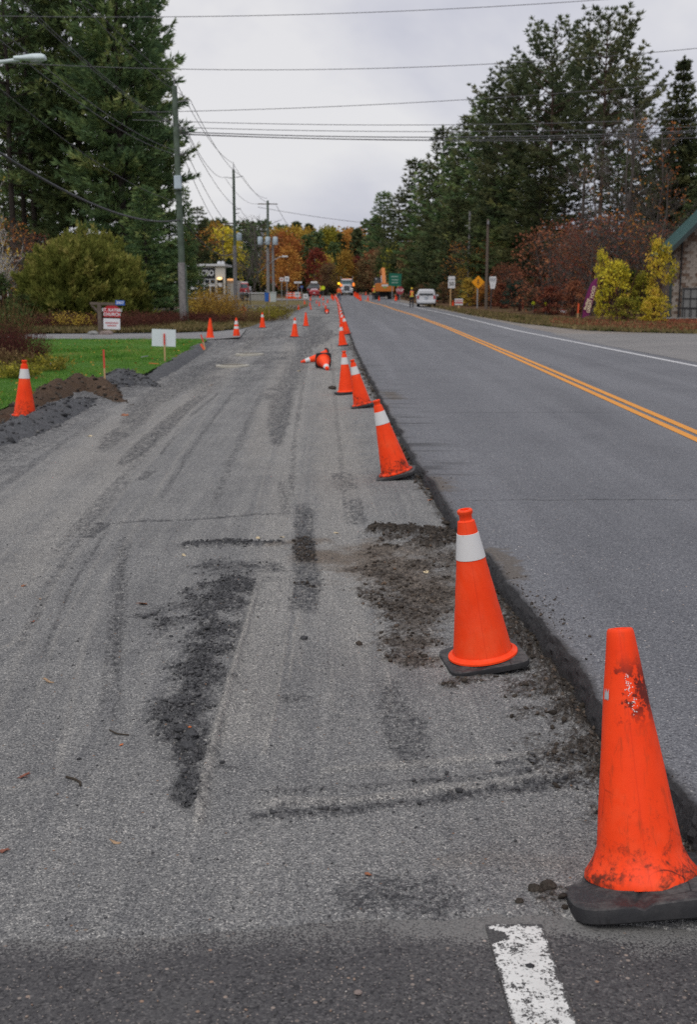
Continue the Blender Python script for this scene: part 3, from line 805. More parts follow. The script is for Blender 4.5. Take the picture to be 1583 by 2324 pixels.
# ---- land: one sheet to the horizon, under everything
def leaf_litter():
    t = NT('forest_floor')
    a = t.noise(0.35, 5, 0.6); b = t.noise(9, 5, 0.75); c = t.voro(11, out='Color')
    s = t.n.new('ShaderNodeSeparateColor'); t.l.new(c, s.inputs[0])
    col = t.ramp(b, [(0.25, (0.045, 0.035, 0.022)), (0.5, (0.095, 0.06, 0.033)), (0.75, (0.15, 0.085, 0.045))])
    col = t.mix(t.rng(s.outputs[0], 0.6, 0.9, 0, 0.7), col, (0.19, 0.085, 0.045))
    col = t.mix(t.rng(a, 0.5, 0.65, 0, 0.6), col, (0.075, 0.078, 0.032))
    return t.bsdf(col, 0.95, 0.1, normal=t.bump(b, 0.8, 0.06))
M_LITTER = leaf_litter()
ty = np.concatenate([np.linspace(-60, 60, 30, endpoint=False), np.linspace(60, 320, 40), np.linspace(400, 1500, 10)])
tx = np.concatenate([np.linspace(-1400, -120, 8, endpoint=False), np.linspace(-120, 120, 40), np.linspace(200, 1400, 7)])
TX, TY = np.meshgrid(tx, ty)
o = np_mesh('ground', np.stack([TX, TY, zg(TY) - 0.22], -1).reshape(-1, 3), grid_faces(*TX.shape), M_LITTER, smooth=True)
tag(o, 'wide leaf strewn ground under the woods', kind='structure')

def grass_mat(name, stops, sc=2.0):
    t = NT(name)
    a = t.noise(sc, 6, 0.7); b = t.noise(45, 4, 0.8)
    col = t.ramp(t.math('ADD', t.math('MULTIPLY', a, 0.6), t.math('MULTIPLY', b, 0.4)), stops)
    return t.bsdf(col, 0.9, 0.15, normal=t.bump(b, 1.0, 0.04))
M_LAWN = grass_mat('lawn', [(0.3, (0.05, 0.13, 0.018)), (0.5, (0.085, 0.20, 0.028)), (0.66, (0.14, 0.24, 0.045)), (0.8, (0.23, 0.22, 0.085))])
M_DRY = grass_mat('dry_grass', [(0.3, (0.07, 0.075, 0.028)), (0.5, (0.15, 0.12, 0.05)), (0.7, (0.20, 0.155, 0.075)), (0.85, (0.13, 0.085, 0.045))])
M_SHOULDER = asphalt_material('shoulder_gravel', (0.17, 0.15, 0.13), (0.26, 0.23, 0.20), (0.42, 0.39, 0.35), 0.0, 30)
M_SIDE = asphalt_material('side_asphalt', (0.165, 0.16, 0.155), (0.225, 0.215, 0.205), (0.36, 0.35, 0.33), 0.0, 40)

def patch(name, px, off, mat, label, kind='structure', res=0.5, bumpy=0.0, hoff=None):
    """a ground sheet inside an outline"""
    P = GP(px, off)
    bm = bmesh.new()
    vsq = [bm.verts.new((p[0], p[1], 0)) for p in P]
    bm.faces.new(vsq)
    bmesh.ops.triangulate(bm, faces=bm.faces[:])
    lo, hi = P.min(0), P.max(0)
    for ax in (0, 1):
        n = int(min(120, max(2, (hi[ax] - lo[ax]) / res)))
        for i in range(1, n):
            c = lo[ax] + (hi[ax] - lo[ax]) * i / n
            co = Vector((c, 0, 0)) if ax == 0 else Vector((0, c, 0))
            no = Vector((1, 0, 0)) if ax == 0 else Vector((0, 1, 0))
            bmesh.ops.bisect_plane(bm, geom=bm.verts[:] + bm.edges[:] + bm.faces[:], plane_co=co, plane_no=no)
    for v in bm.verts:
        z = float(zg(v.co.y)) + off
        if bumpy: z += float(fbm(v.co.x * 0.7, v.co.y * 0.7, 99, 3) - .5) * bumpy
        v.co.z = z
    bmesh.ops.recalc_face_normals(bm, faces=bm.faces)
    me = bpy.data.meshes.new(name); bm.to_mesh(me); bm.free()
    for p in me.polygons: p.use_smooth = True
    if me.polygons and me.polygons[0].normal.z < 0: me.flip_normals()
    o = link_mesh(name, me, mat)
    return tag(o, label, kind=kind)
LAWN_PX = [(-700, 1180), (-300, 1062), (-120, 990), (0, 930), (60, 905), (130, 882), (190, 866), (262, 866), (330, 847), (400, 812), (440, 792), (470, 772), (466, 769), (90, 769), (-120, 769), (-700, 769)]
patch('lawn', LAWN_PX, 0.01, M_LAWN, 'green mown lawn left of the torn lane', bumpy=0.06)
patch('driveway', [(-900, 770.5), (475, 770.5), (545, 765), (560, 745), (490, 752.5), (400, 755.5), (60, 758.5), (-900, 759)], -0.03, M_DRIVE, 'grey driveway crossing the lawn to the lane')
patch('dry_lawn', [(-900, 760), (60, 759.5), (400, 756.5), (495, 753.5), (568, 741), (640, 715), (700, 694), (700, 676), (-900, 676)], -0.045, M_DRY, 'brown autumn grass beyond the driveway')
patch('parking_lot', [(300, 711), (520, 709), (655, 703), (690, 696), (688, 693), (640, 692), (300, 694)], -0.03, M_SIDE, 'grey side road in front of the white store')
patch('parking_lot', [(400, 682), (560, 681.5), (715, 681), (712, 677.5), (400, 677)], 0.0, M_SIDE, 'narrow grey parking strip far up the lane')
# right: gravel shoulder, side road mouth, leafy verge
sy = np.concatenate([np.linspace(-10, 60, 60), np.linspace(60, 330, 60)[1:]])
ribbon('shoulder', white_x(sy) + 0.9, white_x(sy) + np.interp(sy, [-10, 20, 45, 80, 130, 330], [22, 22, 22, 3.2, 2.6, 2.6]), sy, -0.012, M_SHOULDER, 'brown gravel shoulder right of the road', 5)
patch('side_road', [(2600, 900), (2600, 760), (1900, 757), (1583, 757), (1420, 758), (1290, 757), (1250, 757), (1330, 775), (1583, 822), (1900, 886)], 0.004, M_SIDE, 'grey side road mouth joining from the right')
patch('verge', [(2600, 757), (1583, 754), (1440, 751), (1330, 747), (1180, 731), (1080, 715), (1010, 700.5), (960, 691), (930, 684), (930, 672), (2600, 690)], 0.05, M_LITTER, 'leaf covered verge under the right hand trees', bumpy=0.10)
# ================================================================ TREES AND PLANTS
def unit(v): return v / (np.linalg.norm(v, axis=-1, keepdims=True) + 1e-9)
def blades(P, D, L, W, K, spread, rng, tint, tipw=0.25):
    """K narrow needles sprays per tuft, each a kite of two triangles"""
    n = len(P)
    P = np.repeat(P, K, 0); D = np.repeat(D, K, 0); T = np.repeat(tint, K)
    L = np.repeat(np.broadcast_to(L, (n,)), K) * rng.uniform(0.65, 1.25, n * K)
    d = unit(D + rng.normal(0, spread, D.shape))
    s = unit(np.cross(d, rng.normal(0, 1, D.shape)))
    w = (W * rng.uniform(0.7, 1.3, n * K))[:, None]
    a = P; b = P + d * (L * 0.55)[:, None] + s * w; c = P + d * L[:, None]; e = P + d * (L * 0.5)[:, None] - s * w
    V = np.stack([a, b, c, e], 1).reshape(-1, 3)
    F = np.arange(n * K * 4).reshape(-1, 4)
    return V, F, np.repeat(np.clip(T + rng.normal(0, 0.06, n * K), 0, 1), 4)
def leaves_at(P, size, rng, tint, flat=0.0):
    n = len(P)
    d = unit(rng.normal(0, 1, (n, 3)) * np.array([1, 1, 1 - flat]))
    s = unit(np.cross(d, rng.normal(0, 1, (n, 3))))
    L = size * rng.uniform(0.6, 1.35, n)[:, None]
    a = P - d * L * 0.5; b = P + s * L * 0.36; c = P + d * L * 0.5; e = P - s * L * 0.36
    V = np.stack([a, b, c, e], 1).reshape(-1, 3)
    return V, np.arange(n * 4).reshape(-1, 4), np.repeat(tint, 4)
class Wood:
    """limbs as thin tubes gathered in one mesh"""
    def __init__(s): s.V = []; s.F = []; s.n = 0
    def limb(s, pts, radii, k=4):
        pts = np.asarray(pts, float); m = len(pts)
        d = np.gradient(pts, axis=0); d = unit(d)
        ref = np.array([0.31, 0.17, 0.93]) if abs(d[0, 2]) < 0.85 else np.array([1.0, 0.1, 0])
        a = unit(np.cross(d, ref)); b = np.cross(d, a)
        t = np.arange(k) * 2 * PI / k
        r = np.asarray(radii)[:, None, None]
        ring = pts[:, None, :] + r * (a[:, None, :] * np.cos(t)[None, :, None] + b[:, None, :] * np.sin(t)[None, :, None])
        s.V.append(ring.reshape(-1, 3))
        i = np.arange(m - 1)[:, None] * k; j = np.arange(k)[None, :]; j2 = (j + 1) % k
        s.F.append((np.stack([i + j, i + j2, i + k + j2, i + k + j], -1).reshape(-1, 4)) + s.n)
        s.n += m * k
    def get(s): return np.concatenate(s.V), np.concatenate(s.F)
def trunk_line(H, rng, lean=0.02, n=9):
    z = np.linspace(0, H, n)
    w = np.cumsum(rng.normal(0, lean * H / n, (n, 2)), 0); w[0] = 0
    return np.column_stack([w, z])
def conifer(seed, H, R, z0, step, per, prof, rise, upturn, tuft_l, tuft_w, K, sp_along, twig, spread, r0, tip_from=0.25, dens=1.0, dead=0, aim=(0.5, 0.35, 0.55), lmin=0.25):
    """whorled evergreen: prof(t) crown radius share, rise(t) branch elevation in radians"""
    rng = np.random.default_rng(seed)
    W = Wood()
    tl = trunk_line(H, rng, 0.012)
    W.limb(tl, np.linspace(r0, 0.03, len(tl)) * np.where(tl[:, 2] < 0.3, 1.25, 1), 7)
    P, D, T = [], [], []
    z = z0 * H
    while z < H * 0.985:
        t = (z / H - z0) / (1 - z0)
        az0 = rng.uniform(0, 2 * PI)
        npb = max(3, int(per + rng.integers(-1, 2)))
        for k in range(npb):
            az = az0 + 2 * PI * k / npb + rng.normal(0, 0.3)
            L = R * prof(t) * rng.uniform(0.68, 1.2) + lmin
            el = rise(t) + rng.normal(0, 0.1)
            bx, by = np.interp(z, tl[:, 2], tl[:, 0]), np.interp(z, tl[:, 2], tl[:, 1])
            n = 6
            s = np.linspace(0, 1, n)
            rr = L * s * np.cos(el); zz = z + L * (s * np.sin(el) + upturn * s ** 2.2 * 0.5)
            wob = np.cumsum(rng.normal(0, 0.05 * L / n, n))
            ca, sa = np.cos(az), np.sin(az)
            pts = np.column_stack([bx + rr * ca - wob * sa, by + rr * sa + wob * ca, zz])
            rb = max(0.012, 0.02 + 0.011 * L)
            W.limb(pts, np.linspace(rb, 0.008, n), 3)
            bt = rng.normal(0, 0.16)
            m = max(2, int(L * (1 - tip_from) / sp_along))
            for q in np.linspace(tip_from, 1, m):
                c = np.array([np.interp(q, s, pts[:, i]) for i in range(3)])
                for side in (-1, 1):
                    tl_ = twig * L * (1.05 - q) * rng.uniform(0.5, 1.2) + 0.12
                    nt = max(1, int(tl_ / (sp_along * 0.8) * dens))
                    u = (np.arange(nt) + rng.uniform(0.2, 1, nt)) / nt
                    fwd = np.array([ca, sa, 0]); lat = np.array([-sa, ca, 0]) * side
                    pos = c + np.outer(u * tl_, fwd * 0.55 + lat * 0.83 + np.array([0, 0, 0.12])) + rng.normal(0, 0.08, (nt, 3)) * np.array([1, 1, 0.6])
                    P.append(pos)
                    D.append(np.tile(fwd * aim[0] + lat * aim[1] + np.array([0, 0, aim[2] + upturn * 0.4]), (nt, 1)))
                    T.append(np.full(nt, 0.5 + bt) + rng.normal(0, 0.1, nt))
        z += step * rng.uniform(0.7, 1.3)
    for _ in range(dead):                                   # bare dead branches on the lower stem
        zz = rng.uniform(0.1, max(z0, 0.15)) * H; az = rng.uniform(0, 2 * PI); L = rng.uniform(0.6, 2.4)
        s = np.linspace(0, 1, 4)
        bx, by = np.interp(zz, tl[:, 2], tl[:, 0]), np.interp(zz, tl[:, 2], tl[:, 1])
        W.limb(np.column_stack([bx + s * L * np.cos(az), by + s * L * np.sin(az), zz + 0.1 * L * s + rng.normal(0, .05, 4)]), np.linspace(0.03, 0.006, 4), 3)
    top = tl[-1]
    P.append(top + np.column_stack([np.zeros(6), np.zeros(6), -np.linspace(0.3, 1.4, 6)])); D.append(np.tile([0, 0, 2.5], (6, 1))); T.append(np.full(6, .5))
    P, D, T = np.concatenate(P), np.concatenate(D), np.concatenate(T)
    return W.get(), blades(P, unit(D), tuft_l, tuft_w, K, spread, rng, np.clip(T, 0, 1))
def broadleaf(seed, H, R, z0, clusters, per, leaf, r0, sig=0.55, stems=1, fill=1.0, twigs=0, shape=1.0):
    rng = np.random.default_rng(seed)
    W = Wood()
    P, T = [], []
    for st in range(stems):
        off = rng.normal(0, 0.25 * (stems > 1), 2)
        tl = trunk_line(H * 0.82, rng, 0.04); tl[:, :2] += off + np.outer(np.linspace(0, 1, len(tl)) ** 1.3, rng.normal(0, 0.28 * R * (stems > 1), 2))
        W.limb(tl, np.linspace(r0, 0.02, len(tl)), 6)
        for _ in range(clusters // stems):
            zf = rng.uniform(0, 1) ** 0.9
            z = H * (z0 + (1 - z0) * zf)
            rr = R * math.sqrt(max(0.02, 1 - abs(2 * zf - 0.75 * shape) ** 2.2 / (1.35 ** 2.2))) * rng.uniform(0.25, 1.08) ** 0.6
            az = rng.uniform(0, 2 * PI)
            c = np.array([rr * math.cos(az), rr * math.sin(az), z])
            zb = max(H * 0.12, min(z - rr * rng.uniform(0.5, 1.0), H * 0.8))
            b = np.array([np.interp(zb, tl[:, 2], tl[:, 0]), np.interp(zb, tl[:, 2], tl[:, 1]), zb])
            s = np.linspace(0, 1, 5)[:, None]
            pts = b + (c - b) * s + np.array([0, 0, 1]) * (np.sin(s * PI) * -0.08 * rr) + rng.normal(0, 0.05 * R * 0.5, (5, 3)) * np.sin(s * PI)
            W.limb(pts, np.linspace(max(0.012, r0 * 0.28), 0.006, 5), 3)
            for _ in range(twigs):
                e = c + rng.normal(0, sig * 1.2, 3) + np.array([0, 0, 0.25])
                q = pts[3] + (c - pts[3]) * rng.uniform(0, 1)
                W.limb(np.stack([q, (q + e) / 2 + rng.normal(0, .06, 3), e]), [0.008, 0.005, 0.002], 3)
            n = max(1, int(per * rng.uniform(0.5, 1.5) * fill))
            P.append(c + rng.normal(0, 1, (n, 3)) * sig * np.array([1, 1, 0.75])); T.append(np.clip(0.5 + rng.normal(0, 0.17) + rng.normal(0, 0.13, n), 0, 1))
    return W.get(), leaves_at(np.concatenate(P), leaf, rng, np.concatenate(T))
def bare(seed, H, R, r0, limbs=26, leafy=0, stems=1):
    """leafless tree: limbs rising, twigs fanning out"""
    rng = np.random.default_rng(seed)
    W = Wood(); P = []
    def grow(p, d, L, r, lev):
        n = 5
        s = np.linspace(0, 1, n)[:, None]
        pts = p + d * L * s + np.cumsum(rng.normal(0, 0.035 * L, (n, 3)), 0) * (s > 0) + np.array([0, 0, 0.12 * L]) * s ** 2
        W.limb(pts, np.linspace(r, r * 0.35, n), 5 if lev == 0 else 3)
        if lev >= 3:
            if leafy and rng.random() < leafy: P.append(pts[-1] + rng.normal(0, 0.12, (2, 3)))
            return
        m = [limbs, 7, 5][lev]
        for i in range(m):
            q = rng.uniform(0.25 if lev == 0 else 0.3, 1)
            c = np.array([np.interp(q, s[:, 0], pts[:, k]) for k in range(3)])
            az = rng.uniform(0, 2 * PI)
            out = np.array([math.cos(az), math.sin(az), rng.uniform(0.5, 1.2)]) if lev == 0 else unit(d + rng.normal(0, 0.55, 3) + np.array([0, 0, 0.2]))
            ll = (R * rng.uniform(0.7, 1.25) * (1.25 - q * 0.7)) if lev == 0 else L * rng.uniform(0.28, 0.55)
            grow(c, unit(out), ll, max(0.011, r * (0.34 if lev == 0 else 0.45) * (1.1 - 0.5 * q)), lev + 1)
    for k in range(stems):
        grow(np.array([rng.normal(0, .35 * (stems > 1)), rng.normal(0, .35 * (stems > 1)), 0]), unit(np.array([rng.normal(0, .06), rng.normal(0, .06), 1.0])), H * rng.uniform(.8, .95), r0, 0)
    wood = W.get()
    if P:
        P = np.concatenate(P)
        lv = leaves_at(P, 0.2, rng, np.clip(rng.normal(.5, .2, len(P)), 0, 1))
    else: lv = None
    return wood, lv
def brush(seed, R, H, stems, leaf_n, leaf, r=0.006, lean=0.5):
    """thicket: many upright stems with leaves strewn along them"""
    rng = np.random.default_rng(seed); W = Wood(); P, T = [], []
    for _ in range(stems):
        a = rng.uniform(0, 2 * PI); q = R * math.sqrt(rng.uniform(0, 1)) * 0.8
        b = np.array([q * math.cos(a), q * math.sin(a), 0])
        h = H * rng.uniform(0.55, 1.05) * (1 - 0.35 * (q / R) ** 2)
        tip = b + np.array([b[0] * lean + rng.normal(0, .12 * H), b[1] * lean + rng.normal(0, .12 * H), h])
        s = np.linspace(0, 1, 4)[:, None]
        pts = b + (tip - b) * s + rng.normal(0, .02 * H, (4, 3)) * s
        W.limb(pts, np.linspace(r, r * .4, 4), 3)
        n = rng.poisson(leaf_n)
        if n:
            u = rng.uniform(0.25, 1, (n, 1))
            P.append(b + (tip - b) * u + rng.normal(0, 0.05 * H, (n, 3))); T.append(np.clip(.5 + rng.normal(0, .15) + rng.normal(0, .14, n), 0, 1))
    return W.get(), leaves_at(np.concatenate(P), leaf, rng, np.concatenate(T)) if P else None

M_BARK = plain('pine_bark', (0.045, 0.038, 0.033), 0.95, 0.05, var=0.35, scale=4)
M_BARKR = plain('red_pine_bark', (0.085, 0.06, 0.047), 0.95, 0.05, var=0.35, scale=4)
M_BARKG = plain('grey_bark', (0.12, 0.105, 0.095), 0.95, 0.05, var=0.3, scale=5)
M_BIRCH = plain('birch_bark', (0.55, 0.53, 0.5), 0.85, 0.1, var=0.35, scale=7)
M_TWIG = plain('red_twig', (0.075, 0.032, 0.028), 0.9, 0.1, var=0.35, scale=5)
M_TAN = plain('tan_stems', (0.19, 0.12, 0.055), 0.9, 0.1, var=0.3, scale=5)
F_PINE = foliage('pine_needles', [(0.15, (0.070, 0.112, 0.059)), (0.45, (0.118, 0.178, 0.078)), (0.7, (0.194, 0.256, 0.097)), (0.95, (0.310, 0.327, 0.121))])
F_RED = foliage('red_pine_needles', [(0.15, (0.077, 0.105, 0.061)), (0.5, (0.126, 0.154, 0.079)), (0.85, (0.210, 0.219, 0.109))])
F_DARK = foliage('dark_needles', [(0.15, (0.067, 0.090, 0.051)), (0.5, (0.106, 0.132, 0.064)), (0.85, (0.178, 0.190, 0.081))])
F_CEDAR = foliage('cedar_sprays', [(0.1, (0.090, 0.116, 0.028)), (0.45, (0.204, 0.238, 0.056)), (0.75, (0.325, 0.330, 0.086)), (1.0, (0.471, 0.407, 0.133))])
F_YEL = foliage('yellow_leaves', [(0.08, (0.16, 0.17, 0.03)), (0.3, (0.42, 0.35, 0.04)), (0.6, (0.62, 0.49, 0.05)), (0.9, (0.68, 0.46, 0.08))])
F_GOLD = foliage('gold_leaves', [(0.1, (0.285, 0.167, 0.041)), (0.5, (0.475, 0.308, 0.056)), (0.85, (0.546, 0.398, 0.082))])
F_ORG = foliage('orange_leaves', [(0.1, (0.279, 0.101, 0.035)), (0.5, (0.441, 0.176, 0.053)), (0.85, (0.523, 0.270, 0.070))])
F_RUST = foliage('rust_leaves', [(0.1, (0.13, 0.048, 0.032)), (0.5, (0.25, 0.092, 0.055)), (0.85, (0.37, 0.155, 0.08))])
F_CRIM = foliage('crimson_leaves', [(0.1, (0.103, 0.021, 0.021)), (0.5, (0.184, 0.034, 0.032)), (0.85, (0.253, 0.057, 0.040))])
F_LIME = foliage('lime_leaves', [(0.1, (0.125, 0.144, 0.025)), (0.5, (0.275, 0.263, 0.037)), (0.85, (0.450, 0.388, 0.062))])
F_GRN = foliage('green_leaves', [(0.1, (0.03, 0.05, 0.02)), (0.5, (0.055, 0.085, 0.03)), (0.85, (0.10, 0.12, 0.045))])
F_BLUE = foliage('blue_green_needles', [(0.1, (0.03, 0.06, 0.05)), (0.5, (0.05, 0.09, 0.07)), (0.85, (0.075, 0.12, 0.09))])
F_DOG = foliage('dogwood_leaves', [(0.1, (0.05, 0.018, 0.016)), (0.5, (0.10, 0.034, 0.028)), (0.85, (0.15, 0.06, 0.04))])
F_BRN = foliage('brown_leaves', [(0.1, (0.104, 0.065, 0.039)), (0.5, (0.195, 0.130, 0.065)), (0.85, (0.286, 0.195, 0.098))])

MESHES = {}
def kind_mesh(key, maker):
    """wood and leaf mesh of one kind of plant, shared by all its copies"""
    if key not in MESHES:
        (wv, wf), lv = maker()
        a = np_mesh('trunk', wv, wf, M_BARK, smooth=True)
        b = np_mesh('crown', lv[0], lv[1], F_PINE, attrs=dict(tint=lv[2])) if lv is not None else None
        MESHES[key] = (a.data, b.data if b else None)
        bpy.data.objects.remove(a)
        if b: bpy.data.objects.remove(b)
    return MESHES[key]
def with_mat(o, m):
    o.material_slots[0].link = 'OBJECT'; o.material_slots[0].material = m
def plant(name, key, loc, label, cat, bark, leaf, s=1.0, sz=None, rz=0.0, group=None, wood='trunk', crown='crown', tilt=0.0):
    me = MESHES[key]
    r = thing(name, label, cat, loc, rz, group)
    r.rotation_euler = (0, tilt, rz)
    r.scale = (s, s, sz if sz else s)
    w = link_mesh(wood, me[0], None, r); with_mat(w, bark)
    if me[1] is not None:
        c = link_mesh(crown, me[1], None, r); with_mat(c, leaf)
    return r

wp = lambda t: (min(1.0, 0.45 + 1.6 * t) if t < 0.3 else (1 - t) ** 0.62 * 1.17) * (1.0)
kind_mesh('white_a', lambda: conifer(1, 30, 4.6, 0.05, 0.80, 7, wp, lambda t: -0.05 + 0.5 * t, 0.30, 0.58, 0.045, 8, 0.36, 0.46, 0.30, 0.33, aim=(0.75, 0.45, 0.22)))
kind_mesh('white_b', lambda: conifer(2, 30, 4.6, 0.06, 0.86, 7, wp, lambda t: -0.08 + 0.55 * t, 0.34, 0.58, 0.045, 8, 0.36, 0.46, 0.30, 0.30, aim=(0.75, 0.45, 0.22)))
kind_mesh('white_thin', lambda: conifer(3, 30, 4.0, 0.30, 1.0, 4, lambda t: (0.8 + 0.4 * t if t < .5 else 1.0 * (1 - t) ** .6 * 1.5), lambda t: 0.0 + 0.5 * t, 0.3, 0.44, 0.055, 7, 0.45, 0.42, 0.5, 0.26, tip_from=0.35, dead=26))
kind_mesh('pine_mid', lambda: conifer(4, 20, 3.6, 0.04, 0.72, 6, lambda t: (1 - t) ** 0.75 * 1.1, lambda t: -0.1 + 0.6 * t, 0.3, 0.62, 0.058, 8, 0.40, 0.46, 0.32, 0.24, aim=(0.75, 0.45, 0.22)))
kind_mesh('pine_mid_b', lambda: conifer(5, 20, 3.6, 0.08, 0.80, 6, lambda t: min(1, .5 + 2 * t) * (1 - t) ** 0.6 * 1.1, lambda t: 0.0 + 0.55 * t, 0.35, 0.62, 0.058, 8, 0.40, 0.46, 0.32, 0.24, aim=(0.75, 0.45, 0.22)))
rp = lambda t: (0.55 + 0.9 * t if t < 0.5 else (1 - t) ** 0.55 * 1.45)
kind_mesh('red_a', lambda: conifer(6, 28, 4.4, 0.38, 0.85, 5, rp, lambda t: 0.05 + 0.55 * t, 0.7, 0.46, 0.046, 12, 0.27, 0.40, 0.45,  0.25, tip_from=0.60, dead=30, aim=(0.45, 0.3, 0.75)))
kind_mesh('red_b', lambda: conifer(7, 28, 4.4, 0.44, 0.9, 5, rp, lambda t: 0.1 + 0.55 * t, 0.7, 0.46, 0.046, 12, 0.27, 0.40, 0.45,  0.23, tip_from=0.62, dead=30, aim=(0.45, 0.3, 0.75)))
kind_mesh('spruce', lambda: conifer(8, 24, 4.8, 0.04, 0.50, 8, lambda t: (1 - t) ** 1.05, lambda t: -0.32 + 0.75 * t, 0.22, 0.46, 0.06, 8, 0.28, 0.36, 0.35, 0.2, tip_from=0.12, aim=(0.8, 0.45, 0.1), lmin=0.06))
kind_mesh('far_conifer', lambda: conifer(9, 18, 3.2, 0.05, 0.8, 5, lambda t: (1 - t) ** 0.8 * 1.05, lambda t: -0.05 + 0.5 * t, 0.25, 0.9, 0.2, 6, 0.65, 0.42, 0.55, 0.2))
kind_mesh('far_conifer_b', lambda: conifer(10, 18, 3.2, 0.15, 0.9, 5, lambda t: min(1, .6 + t) * (1 - t) ** 0.5 * 1.1, lambda t: 0.05 + 0.5 * t, 0.4, 0.9, 0.2, 6, 0.65, 0.42, 0.55, 0.2))
kind_mesh('far_leaf', lambda: broadleaf(11, 15, 4.3, 0.22, 110, 34, 0.52, 0.2, sig=0.8))
kind_mesh('far_leaf_b', lambda: broadleaf(12, 15, 3.6, 0.15, 95, 34, 0.52, 0.2, sig=0.75, shape=0.8))
kind_mesh('maple', lambda: broadleaf(13, 9, 3.6, 0.10, 190, 19, 0.21, 0.11, sig=0.42, stems=3, twigs=4))
kind_mesh('maple_sparse', lambda: broadleaf(14, 10, 3.4, 0.2, 150, 7, 0.22, 0.11, sig=0.5, stems=3, twigs=7))
kind_mesh('leafy_shrub', lambda: broadleaf(15, 3.1, 1.15, 0.06, 52, 50, 0.125, 0.03, sig=0.17, stems=6, twigs=3, shape=0.7))
kind_mesh('leafy_shrub_b', lambda: broadleaf(16, 3.1, 1.05, 0.04, 46, 50, 0.125, 0.03, sig=0.165, stems=5, twigs=3, shape=1.0))
kind_mesh('bare_a', lambda: bare(17, 17, 3.2, 0.13, 24, leafy=0.0))
kind_mesh('bare_b', lambda: bare(18, 15, 3.0, 0.11, 24, leafy=0.10))
kind_mesh('bare_clump', lambda: bare(19, 8, 1.9, 0.06, 14, leafy=0.05, stems=3))
kind_mesh('brush_low', lambda: brush(20, 1.2, 1.2, 170, 7, 0.075))
kind_mesh('brush_tall', lambda: brush(21, 1.0, 2.0, 170, 10, 0.085, lean=0.35))
kind_mesh('brush_grass', lambda: brush(22, 0.6, 1.1, 260, 3, 0.06, r=0.004, lean=0.9))
kind_mesh('brush_near', lambda: brush(23, 0.62, 0.95, 300, 14, 0.032, r=0.004, lean=0.5))
kind_mesh('daylily', lambda: brush(24, 0.5, 0.42, 220, 5, 0.06, r=0.006, lean=1.0))
def cedar_bush(seed, R, H, n):
    rng = np.random.default_rng(seed)
    W = Wood()
    d = unit(rng.normal(0, 1, (n, 3))); d[:, 2] = np.abs(d[:, 2]) ** 0.8
    d = unit(d)
    az = np.arctan2(d[:, 1], d[:, 0])
    lump = 0.80 + 0.30 * fbm(az * 2.6 + 9, d[:, 2] * 4.5, 7, 3) + 0.34 * (vn(az * 8, d[:, 2] * 10, 4) - .5) + 0.10 * (vn(az * 19, d[:, 2] * 22, 6) - .5)
    q = rng.uniform(0.62, 1.0, n) ** 0.5
    P = np.column_stack([d[:, 0] * R, d[:, 1] * R, d[:, 2] * H]) * (lump * q)[:, None]
    P[:, 2] += 0.05
    D = unit(d * 0.8 + np.array([0, 0, 0.9]))
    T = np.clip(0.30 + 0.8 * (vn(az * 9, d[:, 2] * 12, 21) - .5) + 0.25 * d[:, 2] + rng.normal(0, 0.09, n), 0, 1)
    for k in range(60):
        s = np.linspace(0, 1, 4)[:, None]
        e = P[rng.integers(n)]
        W.limb(np.array([0, 0, 0.0]) + e * s * 0.95, [0.05, 0.03, 0.02, 0.008], 3)
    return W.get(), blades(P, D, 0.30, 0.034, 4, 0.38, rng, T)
kind_mesh('cedar', lambda: cedar_bush(25, 3.75, 4.6, 17000))

ORD = ['first', 'second', 'third', 'fourth', 'fifth', 'sixth', 'seventh', 'eighth', 'ninth', 'tenth', 'eleventh', 'twelfth', 'thirteenth', 'fourteenth', 'fifteenth', 'sixteenth', 'seventeenth', 'eighteenth', 'nineteenth', 'twentieth']
rngp = random.Random(5)
def spot(u, d, dz=0.0):
    return (at(u, d)[0], d, float(zg(d)) - 0.15 + dz)

# ---- left: the tall pines behind the cedar bush
for key, u, d, s, sz, label in (
        ('white_a', 286, 82, 0.95, 1.18, 'tall dense white pine behind the first utility pole, filling the top left'),
        ('white_b', 196, 87, 1.10, 1.12, 'tall dense white pine behind the round cedar bush'),
        ('white_b', 330, 97, 0.85, 1.05, 'white pine half hidden behind the tallest pine near the first utility pole'),
        ('white_a', 120, 98, 0.9, 1.05, 'white pine between the bare stemmed pines and the cedar bush pine'),
        ('white_thin', 42, 84, 1.0, 1.02, 'thin pine with a bare lower stem, nearest the street lamp head'),
        ('white_thin', 64, 93, 0.95, 1.10, 'thin bare stemmed pine, middle of the three dark stems under the street lamp'),
        ('white_thin', 84, 88, 1.05, 0.98, 'thin bare stemmed pine beside the dense cedar bush pine'),
        ('pine_mid', 18, 128, 1.3, 0.72, 'low dark pine far behind the white birch'),
        ('pine_mid_b', 62, 138, 1.4, 0.80, 'low dark pine far behind the left end of the cedar bush'),
        ('pine_mid_b', -45, 118, 1.3, 0.7, 'low dark pine at the left edge behind the birch'),
        ('white_thin', -60, 90, 1.1, 1.0, 'thin pine cut off by the left edge of the view')):
    plant('pine_tree', key, spot(u, d), label, 'tree', M_BARK, F_PINE, s, sz, rngp.uniform(0, 6.28), 'tall pines left of the torn lane')
plant('pine_tree', 'pine_mid', spot(424, 124), 'small pine just right of the first utility pole', 'tree', M_BARK, F_PINE, 0.5, 0.62, 1.0)
plant('pine_tree', 'pine_mid_b', spot(388, 92), 'short bushy pine low behind the first utility pole', 'tree', M_BARK, F_PINE, 0.62, 0.40, 2.0)
plant('pine_tree', 'pine_mid', spot(332, 76), 'short bushy pine right of the cedar bush', 'tree', M_BARK, F_PINE, 0.62, 0.42, 3.0)
